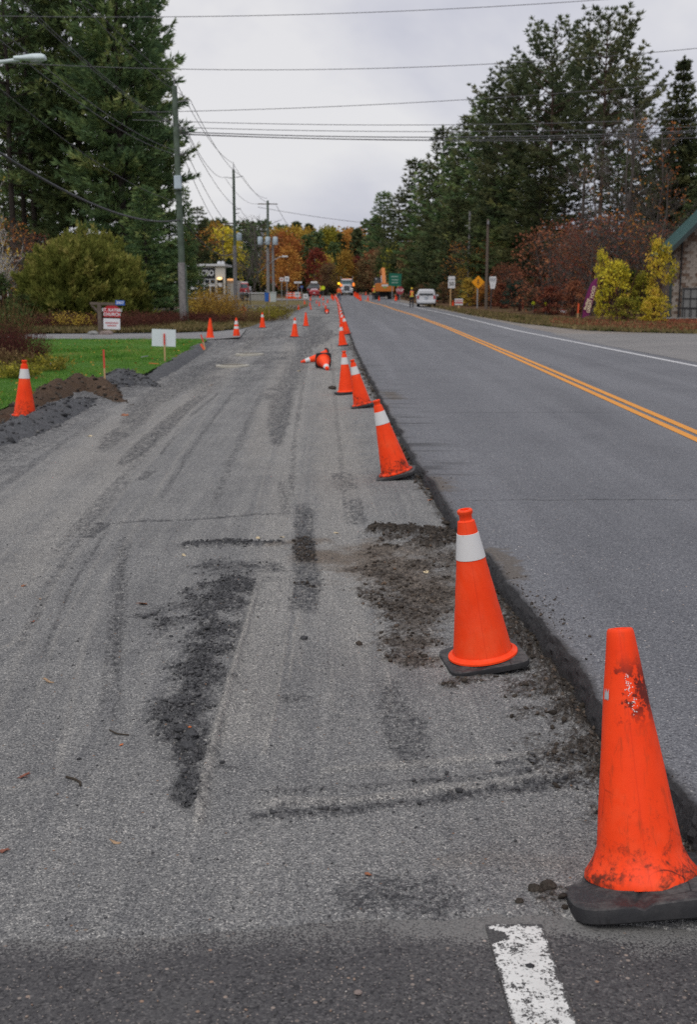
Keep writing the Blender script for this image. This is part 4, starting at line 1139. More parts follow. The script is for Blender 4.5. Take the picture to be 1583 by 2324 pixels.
plant('pine_tree', 'pine_mid_b', spot(452, 190), 'dark pine standing behind the white store', 'tree', M_BARK, F_DARK, 0.9, 0.72, 0.4)
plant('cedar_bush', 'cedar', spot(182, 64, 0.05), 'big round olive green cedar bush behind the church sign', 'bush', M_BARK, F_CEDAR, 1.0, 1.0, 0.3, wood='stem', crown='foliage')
plant('birch_tree', 'bare_clump', spot(8, 70), 'slim white stemmed birch at the left edge', 'tree', M_BIRCH, F_GOLD, 0.72, 0.9, 0.0, tilt=-0.08)
for u, d, s, f, lab in ((22, 78, 0.66, F_ORG, 'sparse orange maple sapling left of the cedar bush'), (-45, 74, 0.7, F_GOLD, 'golden sapling cut off by the left edge'), (75, 82, 0.6, F_RUST, 'rust red sapling behind the left side of the cedar bush')):
    plant('maple_tree', 'maple_sparse', spot(u, d), lab, 'tree', M_BARKG, f, s, s * 0.95, rngp.uniform(0, 6))
plant('green_shrub', 'leafy_shrub', spot(-10, 52), 'dark green shrub at the left edge above the driveway', 'bush', M_TWIG, F_GRN, 1.0, 0.8, 0.0, wood='stem', crown='foliage')
plant('green_shrub', 'leafy_shrub_b', spot(42, 60), 'low green shrub left of the cedar bush foot', 'bush', M_TWIG, F_GRN, 0.9, 0.5, 2.0, wood='stem', crown='foliage')
# red brown dogwood brush along the foot of the bush and pines
DW = [(70, 55, 1.0, 0.61, F_DOG), (118, 57, 1.1, 0.68, F_BRN), (160, 56, 0.9, 0.65, F_GOLD), (200, 57, 1.0, 0.61, F_DOG), (268, 54, 0.9, 0.65, F_DOG), (300, 56, 1.0, 0.71, F_DOG), (334, 58, 1.05, 0.65, F_DOG),
      (372, 62, 1.1, 0.58, F_DOG), (402, 66, 1.0, 0.54, F_DOG), (436, 68, 1.1, 0.51, F_DOG), (470, 66, 1.0, 0.48, F_DOG), (506, 63, 1.1, 0.41, F_DOG)]
for i, (u, d, s, sz, f) in enumerate(DW):
    plant('dogwood_bush', 'brush_low', spot(u, d, 0.1), 'low red brown dogwood thicket under the pines, %s from the left' % ORD[i], 'bush', M_TWIG, f, s, sz, rngp.uniform(0, 6), 'dogwood thickets along the driveway', wood='stem', crown='foliage')
for i, (u, d, s, sz, f, lab) in enumerate(((462, 72, 1.2, 1.0, F_GOLD, 'golden brown brush left below the store sign'), (486, 70, 1.1, 1.15, F_GOLD, 'tall golden brush in front of the store door'), (520, 68, 1.0, 0.85, F_GOLD, 'golden brush left of the second utility pole foot'),
                                        (446, 78, 1.2, 0.7, F_BRN, 'brown brush beside the first utility pole'), (566, 64, .8, 0.42, F_BRN, 'low brown weeds behind the banded cone near the second pole'),
                                        (600, 67, .9, 0.5, F_LIME, 'yellow green weeds at the lane side, left of two'), (628, 70, .9, 0.55, F_LIME, 'yellow green weeds at the lane side, right of two'))):
    plant('brush', 'brush_tall', spot(u, d, 0.1), lab, 'bush', M_TAN, f, s, sz, rngp.uniform(0, 6), wood='stem', crown='foliage')
# ornamental bed at the left edge of the lawn
def spot_px(u, v, off=0.0):
    x, y = gp(u, v, off); return (x, y, float(zg(y)) + off)
plant('barberry_bush', 'brush_near', spot_px(52, 838), 'dark maroon leafless shrub at the left end of the lawn', 'bush', M_TWIG, F_DOG, 0.86, 1.0, 0.0, wood='stem', crown='foliage')
plant('barberry_bush', 'brush_near', spot_px(0, 822), 'dark maroon shrub cut off by the left edge', 'bush', M_TWIG, F_DOG, 0.9, 1.15, 2.0, wood='stem', crown='foliage')
plant('tall_grass', 'brush_grass', spot_px(5, 800), 'greenish tall grass clump at the left edge', 'grass clump', M_TAN, F_GRN, 1.3, 1.5, 0.0, wood='stem', crown='foliage')
plant('daylily_clump', 'daylily', spot_px(92, 842), 'yellow green daylily clump at the foot of the maroon shrub', 'plant', plain('lily_leaf', (0.27, 0.25, 0.06), 0.8), F_LIME, 0.9, 0.9, 0.0, wood='stem', crown='foliage')
plant('daylily_clump', 'daylily', spot_px(28, 858), 'yellowing daylily clump nearest the left mound', 'plant', plain('lily_leaf', (0.27, 0.25, 0.06), 0.8), F_LIME, 0.9, 0.75, 2.0, wood='stem', crown='foliage')
plant('hydrangea', 'daylily', spot_px(12, 845), 'dry tan hydrangea heads left of the maroon shrub', 'plant', M_TAN, F_BRN, 0.75, 1.3, 1.0, wood='stem', crown='foliage')

# ---- right: red pines, spruce, bare trees, maples
RP = [('red_a', 1240, 112, 1.1, 0.92, 'tall open red pine with the left of two highest tops'), ('red_b', 1356, 106, 1.1, 0.90, 'tall open red pine with the right of two highest tops'),
      ('red_b', 1318, 118, 1.0, 0.91, 'open red pine between the two highest tops'), ('red_a', 1160, 120, 1.15, 0.84, 'red pine stepping down left of the highest pines'), ('red_b', 1425, 116, 1.0, 0.82, 'thin red pine right of the highest pines'),
      ('red_a', 1205, 128, 1.2, 0.88, 'red pine behind the highest left top')]
for i, (k, u, d, s, sz, lab) in enumerate(RP):
    plant('red_pine_tree', k, spot(u, d), lab, 'tree', M_BARKR, F_RED, s, sz, rngp.uniform(0, 6), 'red pines on the right')
plant('spruce_tree', 'spruce', spot(1531, 104), 'dark pointed spruce right of the red pines', 'tree', M_BARK, F_DARK, 1.0, 0.90, 0)
plant('spruce_tree', 'spruce', spot(1600, 96), 'dark spruce cut off by the right edge above the house', 'tree', M_BARK, F_DARK, 0.95, 0.52, 1)
MID = [('pine_mid', 872, 262, 1.52, 1.13), ('pine_mid_b', 905, 248, 1.59, 1.04), ('pine_mid', 942, 214, 1.46, 1.22), ('pine_mid_b', 972, 198, 1.40, 1.10), ('pine_mid', 1006, 184, 1.46, 1.30), ('pine_mid_b', 1036, 170, 1.40, 1.16),
       ('pine_mid_b', 1066, 158, 1.34, 1.20), ('pine_mid', 1100, 150, 1.46, 1.28), ('pine_mid_b', 1136, 138, 1.40, 1.05), ('pine_mid', 1176, 118, 1.16, 0.80), ('pine_mid_b', 1222, 110, 1.10, 0.70), ('pine_mid', 1275, 124, 1.28, 0.72), ('pine_mid_b', 1120, 122, 1.10, 0.66),
       ('pine_mid', 1395, 128, 1.34, 0.8), ('pine_mid_b', 1470, 122, 1.34, 0.85), ('pine_mid_b', 1560, 116, 1.34, 0.75), ('pine_mid', 1040, 140, 0.98, 0.62), ('pine_mid_b', 985, 168, 0.98, 0.55)]
for i, (k, u, d, s, sz) in enumerate(sorted(MID, key=lambda q: q[1])):
    plant('pine_tree', k, spot(u, d), 'dark green pine of the row right of the road, %s from its far left end' % ORD[i], 'tree', M_BARK, F_DARK if i % 3 else F_PINE, s, sz, rngp.uniform(0, 6), 'dark pines right of the road')
BT = [('bare_a', 1392, 92, 1.0, 0.95), ('bare_b', 1422, 88, 0.95, 0.80), ('bare_a', 1478, 94, 1.0, 0.9), ('bare_b', 1345, 90, 0.9, 0.85), ('bare_b', 1452, 84, 0.75, 0.62), ('bare_a', 1412, 84, 0.9, 0.75), ('bare_a', 1590, 86, .8, .6), ('bare_b', 1275, 96, .8, .7)]
for i, (k, u, d, s, sz) in enumerate(sorted(BT, key=lambda q: q[1])):
    plant('bare_tree', k, spot(u, d), 'leafless grey brown tree before the red pines, %s from the left' % ORD[i], 'tree', M_BARKG, F_ORG, s, sz, rngp.uniform(0, 6), 'leafless trees left of the house')
MA = [('maple', 1262, 82, 0.80, 0.70, F_RUST, 'broad rust red maple left of the yellow bushes'), ('maple', 1310, 86, 0.66, 0.60, F_RUST, 'rust red maple behind the purple flag'), ('maple_sparse', 1400, 80, 0.8, 0.70, F_ORG, 'sparse orange maple above the left yellow bush'),
      ('maple_sparse', 1345, 78, 0.8, 0.66, F_RUST, 'thin red leaved maple above the purple flag'), ('maple_sparse', 1478, 78, 0.7, 0.62, F_RUST, 'thin rusty maple left of the green roof'), ('maple_sparse', 1512, 84, 0.55, 0.5, F_ORG, 'thin orange maple behind the green roof'),
      ('maple_sparse', 1055, 128, 0.7, 0.7, F_ORG, 'orange maple left of the bare wooden pole'), ('maple', 1125, 120, 0.55, 0.75, F_ORG, 'bright orange maple sapling right of the bare wooden pole'), ('maple', 1075, 122, 0.55, 0.55, F_GOLD, 'golden maple sapling behind the orange diamond sign'),
      ('maple', 1150, 104, 0.5, 0.45, F_RUST, 'small red maple behind the tapered white sign')]
for k, u, d, s, sz, f, lab in MA:
    plant('maple_tree', k, spot(u, d), lab, 'tree', M_BARKG, f, s, sz, rngp.uniform(0, 6))
for k, u, v, s, sz, f, lab in (('leafy_shrub', 1398, 727, 1.0, 1.05, F_YEL, 'bright yellow bush right of the purple flag'), ('leafy_shrub_b', 1364, 726, 0.46, 1.22, F_YEL, 'narrow yellow bush touching the purple flag'), ('leafy_shrub_b', 1492, 729, 0.82, 1.36, F_YEL, 'tall yellow bush beside the house wall'),
                              ('leafy_shrub', 1458, 727, 0.8, 0.85, F_LIME, 'yellow green bush between the two yellow bushes'), ('leafy_shrub', 1432, 725, 0.9, 0.9, F_GRN, 'green bush between the yellow bushes'),
                              ('leafy_shrub', 1415, 733, 0.7, 0.42, F_LIME, 'low lime bush at the foot of the left yellow bush'), ('leafy_shrub_b', 1486, 733, 0.75, 0.42, F_YEL, 'low yellow bush at the foot of the tall yellow bush')):
    plant('yellow_bush' if f is F_YEL else 'leafy_bush', k, spot_px(u, v), lab, 'bush', M_TWIG, f, s, sz, rngp.uniform(0, 6), wood='stem', crown='foliage')
for k, u, v, s, sz, f, lab in (('leafy_shrub', 1178, 708, 1.25, 0.75, F_BLUE, 'blue green juniper bush right of the tapered white sign'), ('leafy_shrub_b', 1250, 716, 1.0, 0.6, F_RUST, 'low rusty bush left of the purple flag'), ('leafy_shrub', 1215, 712, 0.9, 0.55, F_BRN, 'low brown bush beside the juniper'),
                              ('leafy_shrub_b', 1300, 720, 0.9, 0.7, F_RUST, 'red brown bush just left of the purple flag'), ('leafy_shrub_b', 1068, 696, 1.0, 0.85, F_GOLD, 'golden bush below the orange diamond sign'), ('leafy_shrub', 1045, 693, 0.9, 0.6, F_BRN, 'brown bush behind the red and white lawn sign'),
                              ('leafy_shrub', 1100, 697, 1.0, 0.7, F_ORG, 'orange bush between the diamond sign and the tapered sign'), ('leafy_shrub_b', 1140, 702, .9, 0.7, F_RUST, 'rusty bush right of the tapered sign post'), ('leafy_shrub', 1010, 690, 1.0, 0.75, F_BRN, 'brown bush right behind the white van'),
                              ('leafy_shrub_b', 965, 682, 1.2, 0.7, F_BRN, 'brown bush beyond the white van'), ('leafy_shrub', 930, 680, 1.3, 0.9, F_GRN, 'green brown bush right of the stop sign')):
    plant('roadside_bush', k, spot_px(u, v), lab, 'bush', M_TWIG, f, s, sz, rngp.uniform(0, 6), wood='stem', crown='foliage')

# ---- the far treeline at the end of the road
FARC = [(432, 300, 0.95), (470, 310, 1.05), (498, 300, 1.02), (520, 320, 1.0), (556, 310, 1.02), (575, 322, 1.05), (600, 300, 1.0), (640, 320, 1.0), (676, 300, 0.98), (702, 322, 1.02), (722, 280, 0.8), (740, 300, 0.86), (772, 290, 0.8), (792, 310, 0.92), (812, 280, 0.84), (836, 300, 1.0), (852, 270, 0.95), (700, 260, 0.7),
        (760, 262, 0.62), (640, 262, 0.6)]
for i, (u, d, s) in enumerate(sorted(FARC)):
    plant('pine_tree', 'far_conifer' if i % 2 else 'far_conifer_b', spot(u, d), 'dark evergreen of the far treeline, %s from its left end' % ORD[i], 'tree', M_BARK, F_DARK if i % 2 else F_PINE, s * 1.15, s * 1.02, rngp.uniform(0, 6), 'evergreens of the far treeline')
FARL = [(488, 270, 1.05, F_GOLD), (512, 262, 0.95, F_YEL), (462, 262, 0.9, F_ORG), (448, 240, 0.7, F_BRN), (628, 280, 1.0, F_GOLD), (646, 250, 0.85, F_ORG), (672, 262, 0.72, F_ORG), (664, 290, 1.05, F_GOLD), (690, 292, 1.06, F_GOLD), (738, 288, 1.04, F_LIME), (756, 296, 1.08, F_LIME), (720, 242, 0.62, F_CRIM), (735, 250, 0.55, F_GOLD),
        (800, 292, 1.03, F_ORG), (785, 255, 0.62, F_GOLD), (770, 300, 1.0, F_LIME), (812, 262, .55, F_CRIM), (828, 255, .5, F_BRN), (655, 230, .62, F_ORG), (745, 235, .42, F_BRN)]
COLN = {F_GOLD.name: 'golden', F_YEL.name: 'yellow', F_ORG.name: 'orange', F_BRN.name: 'brown', F_CRIM.name: 'crimson', F_LIME.name: 'yellow green'}
cnt = {}
for i, (u, d, s, f) in enumerate(sorted(FARL, key=lambda q: q[0])):
    c = COLN[f.name]; n = cnt.get(c, 0); cnt[c] = n + 1
    plant('autumn_tree', 'far_leaf' if i % 2 else 'far_leaf_b', spot(u, d), '%s leafy tree of the far treeline, %s %s one from the left' % (c, ORD[n], c), 'tree', M_BARKG, f, s, s, rngp.uniform(0, 6), 'autumn trees of the far treeline')
for i, (u, d, s, sz) in enumerate(((548, 190, 0.9, 0.72), (566, 198, 0.95, 0.78), (585, 205, 0.95, 0.8), (600, 196, 0.9, 0.7), (530, 205, 0.9, 0.75))):
    plant('bare_tree', 'bare_a', spot(u, d), 'brown leafless tree behind the store, %s from the right end' % ORD[4 - i], 'tree', M_BARKG, F_BRN, s * 1.3, sz, rngp.uniform(0, 6), 'leafless trees behind the store')
VER = [(868, 240, F_BRN), (884, 232, F_GRN), (902, 224, F_LIME), (918, 215, F_GRN), (934, 206, F_BRN), (952, 198, F_GRN), (846, 256, F_RUST)]
for i, (u, d, f) in enumerate(VER):
    plant('understorey_tree', 'far_leaf_b', spot(u, d), 'small leafy tree under the pines beyond the excavator, %s of the row' % ORD[i], 'tree', M_BARKG, f, 0.72, 0.62, rngp.uniform(0, 6), 'small trees beyond the excavator')

# ---- the wood behind, one mass no one could count
def far_woods():
    rng = np.random.default_rng(77)
    Vs, Fs, Ts, n = [], [], [], 0
    for k in range(190):
        a = rng.uniform(-1, 1); d = rng.uniform(330, 420)
        x = a * d * 0.62; H = rng.uniform(11, 17); R = rng.uniform(2.5, 4)
        m = 330
        t = rng.uniform(0, 1, m); az = rng.uniform(0, 2 * PI, m)
        rr = R * (1 - t) ** 0.7 * rng.uniform(0.5, 1.1, m)
        P = np.column_stack([x + rr * np.cos(az), d + rr * np.sin(az), 0.5 + t * H])
        v, f, tt = leaves_at(P, 1.25, rng, np.clip(rng.normal(.4, .15) + rng.normal(0, .12, m), 0, 1))
        Vs.append(v); Fs.append(f + n); Ts.append(tt); n += len(v)
    o = np_mesh('forest', np.concatenate(Vs), np.concatenate(Fs), F_DARK, attrs=dict(tint=np.concatenate(Ts)))
    tag(o, 'dark woods filling the distance behind the treeline', kind='stuff')
far_woods()
def side_woods():
    rng = np.random.default_rng(78)
    Vs, Fs, Ts, n = [], [], [], 0
    for k in range(150):
        if k % 2: d = rng.uniform(165, 215) if k % 4 == 1 else rng.uniform(112, 150); x = -((0.10 if k % 4 == 1 else 0.165) * d + rng.uniform(0, 40))
        else: d = rng.uniform(125, 220); x = 0.10 * d + 8 + rng.uniform(0, 50)
        H = rng.uniform(4, 9); R = rng.uniform(2, 3.4); m = 420
        t = rng.uniform(0, 1, m); az = rng.uniform(0, 2 * PI, m)
        rr = R * (1 - t) ** 0.6 * rng.uniform(0.4, 1.1, m)
        P = np.column_stack([x + rr * np.cos(az), d + rr * np.sin(az), t * H])
        v, f, tt = leaves_at(P, 0.62, rng, np.clip(rng.normal(.4, .2) + rng.normal(0, .15, m), 0, 1))
        Vs.append(v); Fs.append(f + n); Ts.append(tt); n += len(v)
    o = np_mesh('undergrowth', np.concatenate(Vs), np.concatenate(Fs), foliage('mixed_undergrowth', [(0.1, (0.022, 0.034, 0.02)), (0.45, (0.042, 0.055, 0.028)), (0.7, (0.075, 0.06, 0.03)), (0.95, (0.12, 0.055, 0.03))]), attrs=dict(tint=np.concatenate(Ts)))
    tag(o, 'dark undergrowth between and behind the trees', kind='stuff')
side_woods()
# ================================================================ THINGS
# ---- traffic cones
def cone_orange(name, dirt, worn=False, H=0.74):
    t = NT(name)
    s = t.sep()
    oi = t.n.new('ShaderNodeObjectInfo')
    co = t.n.new('ShaderNodeVectorMath'); co.operation = 'ADD'
    t.l.new(t.co, co.inputs[0])
    cr = t.n.new('ShaderNodeCombineXYZ')
    for i in range(3): t.l.new(t.math('MULTIPLY', oi.outputs['Random'], 17.0 + i * 9), cr.inputs[i])
    t.l.new(cr.outputs[0], co.inputs[1]); c = co.outputs[0]
    col = t.ramp(t.noise(5, 4, 0.55, co=c), [(0.3, (0.90, 0.050, 0.006)), (0.55, (0.97, 0.064, 0.010)), (0.75, (0.98, 0.105, 0.03))])
    n1 = t.noise(16, 6, 0.72, co=c, dist=0.5)
    n2 = t.noise(70, 4, 0.75, co=c)
    st = t.noise(7, 5, 0.7, co=t.mapping((7, 7, 1.1), co=c))
    low = t.rng(s[2], 0.02, H * 0.55, 1, 0)
    d = t.math('ADD', t.math('MULTIPLY', n1, 0.7), t.math('MULTIPLY', n2, 0.3))
    d = t.math('ADD', d, t.math('MULTIPLY', low, 0.13 * dirt))
    m = t.rng(d, 0.665 - 0.03 * dirt, 0.78, 0, 0.9)
    col = t.mix(m, col, (0.045, 0.022, 0.014))
    col = t.mix(t.math('MULTIPLY', t.rng(st, 0.52, 0.74, 0, 0.6), min(1, dirt * 0.8)), col, (0.26, 0.045, 0.014))
    rub = t.noise(3.2, 5, 0.65, co=t.mapping((1, 1, 0.5), co=c), dist=0.8)
    col = t.mix(t.rng(rub, 0.5, 0.72, 0, 0.35), col, (1.0, 0.16, 0.075))
    seam = t.rng(t.math('ABSOLUTE', t.math('ADD', s[0], 0.012)), 0.0, 0.0035, 1, 0)
    col = t.mix(t.math('MULTIPLY', seam, 0.3), col, (0.55, 0.03, 0.01))
    if worn:
        zz = t.math('ABSOLUTE', t.math('SUBTRACT', s[2], H * 0.74))
        ring = t.rng(zz, H * 0.03, H * 0.16, 1, 0)
        wn_ = t.math('ADD', t.math('MULTIPLY', t.noise(26, 6, 0.75), 0.75), t.math('MULTIPLY', t.noise(8, 2), 0.25))
        wm = t.math('MULTIPLY', t.rng(t.math('ADD', wn_, t.math('MULTIPLY', s[0], 1.6)), 0.50, 0.55, 0, 1), ring)
        col = t.mix(t.math('MULTIPLY', wm, 0.9), col, (0.05, 0.014, 0.012))
        # hairline cracks low on the cone
        cr_ = t.voro(9, co=t.mapping((1, 1, 0.35)), feature='DISTANCE_TO_EDGE')
        crm = t.math('MULTIPLY', t.rng(cr_, 0.0, 0.018, 1, 0), t.math('MULTIPLY', t.rng(t.noise(5, 3), 0.46, 0.56, 0, 1), t.rng(s[2], 0.1, H * 0.6, 1, 0)))
        col = t.mix(t.math('MULTIPLY', crm, 0.85), col, (0.03, 0.01, 0.008))
    return t.bsdf(col, t.rng(n1, 0.3, 0.7, 0.45, 0.65), 0.2, normal=t.bump(n1, 0.12, 0.01))
M_CONE = cone_orange('cone_orange', 0.55)
M_CONED = cone_orange('cone_orange_dirty', 1.5)
M_CONEW = cone_orange('cone_orange_worn', 1.5, True, 0.83)
def rubber():
    t = NT('black_rubber')
    a = t.noise(7, 6, 0.7); b = t.noise(45, 4, 0.7)
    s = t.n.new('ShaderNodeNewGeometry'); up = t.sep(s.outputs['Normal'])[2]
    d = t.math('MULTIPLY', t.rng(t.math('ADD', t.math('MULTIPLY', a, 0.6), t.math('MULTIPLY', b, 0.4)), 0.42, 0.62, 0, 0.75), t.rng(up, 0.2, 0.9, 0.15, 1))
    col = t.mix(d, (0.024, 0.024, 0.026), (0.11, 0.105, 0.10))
    cr = t.voro(6.5, feature='DISTANCE_TO_EDGE', co=t.mapping((1, 1, 0.2)))
    col = t.mix(t.math('MULTIPLY', t.rng(cr, 0, 0.02, 1, 0), t.rng(t.noise(4, 2), 0.5, 0.6, 0, 0.8)), col, (0.006, 0.005, 0.005))
    return t.bsdf(col, t.rng(a, 0.3, 0.7, 0.5, 0.8), 0.35, normal=t.bump(t.math('ADD', a, t.math('MULTIPLY', b, 0.4)), 0.35, 0.01))
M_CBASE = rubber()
def band_mat():
    t = NT('white_band')
    n = t.noise(28, 5, 0.7)
    col = t.mix(t.rng(n, 0.58, 0.74, 0, 0.7), (0.66, 0.655, 0.64), (0.28, 0.23, 0.18))
    return t.bsdf(col, 0.45, 0.4)
M_BAND = band_mat()
M_BEAD = plain('white_beads', (0.75, 0.75, 0.73), 0.5)
M_PEEL = plain('grey_film', (0.42, 0.44, 0.45), 0.5)

def cone_base(parent, w, h, bev, thick_lip=True, cracked=False):
    b = MB()
    n = 56
    prof = [(0.985, 0.0), (1.0, h * 0.06), (1.005, h * 0.5), (0.995, h * 0.78), (0.975, h * 0.84), (0.94, h * 0.86), (0.74, h * 0.90), (0.70, h * 0.96), (0.64, h * 1.08)]
    def sq(t, s):
        c, si = math.cos(t), math.sin(t)
        p = 7.0
        r = (abs(c) ** p + abs(si) ** p) ** (-1 / p)
        return (w / 2 * s * r * c, w / 2 * s * r * si)
    v, f = [], []
    for s, z in prof:
        for k in range(n):
            t = 2 * PI * k / n
            x, y = sq(t, s)
            dz = 0.0
            if cracked:
                dz = -0.014 * math.exp(-((x + 0.06) / 0.016) ** 2) * (y < -w * .25) * (z > .01) + 0.006 * math.sin(9 * x) * (z > 0.01)
            v.append((x, y, z + dz))
    for i in range(len(prof) - 1):
        for k in range(n):
            k2 = (k + 1) % n
            f.append((i * n + k, i * n + k2, (i + 1) * n + k2, (i + 1) * n + k))
    f.append(tuple(range(n - 1, -1, -1))); f.append(tuple((len(prof) - 1) * n + k for k in range(n)))
    b.add(v, f)
    for sx in (-1, 1):
        for sy in (-1, 1):
            b.box((sx * w * 0.36, sy * w * 0.36, 0.0), (w * 0.13, w * 0.13, 0.016))
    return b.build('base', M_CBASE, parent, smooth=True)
def make_cone(label, bands=((0.69, 0.85),), H=0.74, mat=None, w=0.375, loc=(0, 0, 0)):
    r = thing('traffic_cone', label, 'traffic cone', loc)
    cone_base(r, w, 0.036, 0.01)
    rb, rt = w * 0.375, 0.031
    z0 = 0.040
    rr = lambda z: rb + (rt - rb) * (z - z0) / (H - z0)
    pr = [(rb + 0.024, z0 - 0.004), (rb + 0.023, z0 + 0.004), (rb + 0.010, z0 + 0.009), (rb + 0.001, z0 + 0.018)]
    for q in np.linspace(0.04, 0.90, 22):
        z = H * q + 0.02
        d = -0.0012 if any(abs(q - g) < 0.012 for g in (0.36, 0.52, 0.62)) else 0
        pr.append((rr(z) + d, z))
    pr += [(rr(H * 0.925), H * 0.925), (rt * 0.93, H * 0.935), (rt * 0.95, H * 0.965), (rt * 1.14, H * 0.975), (rt * 1.16, H * 0.992), (rt * 1.02, H), (rt * 0.72, H), (rt * 0.70, H * 0.965)]
    MB().lathe(pr, 40, cap0=False).build('body', mat or M_CONE, r, smooth=True)
    for a, b in bands:
        MB().lathe([(rr(H * a) + 0.0005, H * a - .001), (rr(H * a) + 0.0028, H * a), (rr(H * b) + 0.0028, H * b), (rr(H * b) + 0.0005, H * b + .001)], 40, cap0=False, cap1=False).build('reflective_band', M_BAND, r, smooth=True)
    return r
CONE_A = make_cone('orange traffic cone with one clean white band, standing on soil at the cut road edge, second nearest')
CONE_P = make_cone('plain orange cone', bands=(), mat=M_CONE)
CONE_D = make_cone('orange cone', bands=((0.44, 0.56), (0.665, 0.84)), mat=M_CONED)
for q in (CONE_P, CONE_D):
    q.location = (0, 0, 0)
USED = set()
def cone(kind, u, v, label, H=0.74, left=0.0, back=0.0, yaw=0.0, group='cones along the cut road edge', mat=None, loc=None, d=None):
    """u, v: middle of the base; left, back: lean in degrees"""
    proto = {'A': CONE_A, 'P': CONE_P, 'D': CONE_D}[kind]
    if kind not in USED: o = proto; USED.add(kind)
    else: o = copy_tree(proto)
    if loc is None:
        x, y = gp(u, v, LANE_Z)
        z = lane_h(x, y)
        x, y = gp(u, v, z - float(zg(y)))
        z = lane_h(x, y) if y < 60 else float(zg(y)) + LANE_Z
        z += 0.10 * math.sin(rad(abs(left))) * 0.55
        loc = (x, y, z)
    pose(o, loc, rad(-left), rad(back), yaw, H / 0.74)
    o['label'] = label; o['group'] = group
    if mat:
        for c in o.children:
            if c.name.startswith('body'): with_mat(c, mat)
    return o
cone('A', 1099, 1503, 'bright orange cone with one clean white band, second nearest of those on the cut edge', 0.75, 8.3, -1.5, 0.12)
cone('A', 901, 1082, 'soot stained orange cone with grimy white band, leaning left, third along the cut edge', 0.74, 15.5, 0, -0.12, mat=M_CONED)
cone('A', 824, 924, 'orange cone with white band leaning hard left, fourth along the cut edge', 0.72, 13, 0, 0.0, mat=M_CONED)
cone('A', 787, 893, 'orange cone with white band half hidden behind the fourth leaning cone', 0.73, 3.5, 0, 0.3)
cone('A', 779, 785, 'orange cone with white band leaning left in front of the distant row', 0.70, 7, 0, 0.2)
cone('A', 788, 760, 'orange cone leaning left right behind the banded one beyond the two fallen cones', 0.76, 11, 0, 0.4, mat=M_CONED)
for i, (u, v, h) in enumerate(((779, 744, .72), (776.5, 732, .72), (775, 722, .72), (773, 714, .70), (772, 708, .70), (771, 703, .68), (770, 698.5, .68), (769.5, 694.5, .68), (768.5, 691, .66), (767.5, 687.5, .66), (766, 684, .66), (764.5, 681, .7), (763, 678.5, .7))):
    cone('A', u, v, 'banded cone of the tight far row on the cut edge, %s going outward' % ORD[i], h, rngp.uniform(0, 7), 0, rngp.uniform(0, 1.5))
for i, (u, v) in enumerate(((757, 682), (755, 679.5), (761, 676.5), (753, 677.5))):
    cone('P', u, v, 'small plain cone bunched left of the far row before the truck, %s of four' % ORD[i], 0.7, 0, 0, 0, 'cones bunched before the truck')
# standing cones across the lane
L = 'cones standing across the torn lane'
cone('A', 56, 951, 'dirty orange cone with white band on the brown mound at the left edge', 0.78, -2.5, 0, 0.3, L, M_CONED)
cone('P', 477, 766, 'orange cone with faint white tip, left one at the driveway corner', 0.74, -1, 0, 0, L)
cone('D', 537, 765, 'orange cone with two white bands at the mouth of the driveway', 0.74, 0, 0, 0.2, L)
cone('A', 596, 744, 'orange cone with white band on the lane side of the weeds', 0.74, 0, 0, 0.1, L)
cone('A', 669, 765, 'orange cone with white band on a wide black base in mid lane', 0.74, -1.5, 0, 0.3, L)
cone('P', 695, 740.5, 'plain bandless orange cone in mid lane behind the wide based one', 0.70, 1, 0, 0, L)
far = [('P', 678, 703, .50, 'small plain cone beyond the weeds, leftmost on the far lane'), ('P', 706, 703, .40, 'small plain cone, front one of a close pair on the far lane'), ('P', 704, 695, .46, 'small plain cone, back one of a close pair on the far lane'),
       ('P', 692, 690.5, .52, 'small plain cone left of the tall close pair, farther up the lane'), ('P', 705, 682, .62, 'small plain cone in front of the left tail of the parked car'), ('P', 719, 689, .42, 'small plain cone in the middle of the far lane'),
       ('P', 725, 694.5, .52, 'small plain cone right of the middle one on the far lane'), ('P', 734, 682, .56, 'small plain cone below the worker with the yellow sign'), ('P', 744, 688, .52, 'small plain cone nearest the cut edge on the far lane'),
       ('P', 727, 677, .6, 'tiny plain cone at the feet of the worker with the yellow sign'), ('P', 734, 693, .36, 'faint small cone just left of the white tipped one'), ('A', 739.5, 701, .54, 'small cone with white band standing behind the toppled far cone'),
       ('P', 707, 672.5, .62, 'tiny cone before the left rear light of the parked car'), ('P', 717.5, 671.5, .62, 'tiny cone before the right rear light of the parked car')]
for k, u, v, h, lab in far: cone(k, u, v, lab, h, rngp.uniform(-2, 2), 0, rngp.uniform(0, 1.5), 'small cones on the far lane')
# centre line cones and others on the road
def road_spot(u, v): x, y = gp(u, v, 0.0); return (x, y, float(zg(y)) + 0.003)
for i, (u, v) in enumerate(((819, 683), (814.5, 679.5), (812, 677.5), (809.5, 675.5), (807, 673.8), (805, 672.3))):
    cone('P', 0, 0, 'plain cone of the slanting line ahead of the truck, %s from its near end' % ORD[i], 0.82, 0, 0, 0, 'cones slanting across the far road', loc=road_spot(u, v))
for u, v, h, lab in ((836, 682.5, .66, 'single cone on the far road below the worker left of the excavator'), (861, 682.5, .62, 'single cone on the far road before the excavator track'), (831, 670.5, .7, 'tiny cone on the far road behind the others'),
                     (993, 685, .62, 'small cone just right of the white van'), (1029, 694.5, .55, 'small cone at the foot of the speed sign post'), (899, 683, .8, 'tall cone before the worker beside the excavator'), (902.5, 680, .8, 'cone stacked right behind the tall one beside the excavator')):
    cone('P', 0, 0, lab, h, 0, 0, 0, 'single cones on the far road', loc=road_spot(u, v))
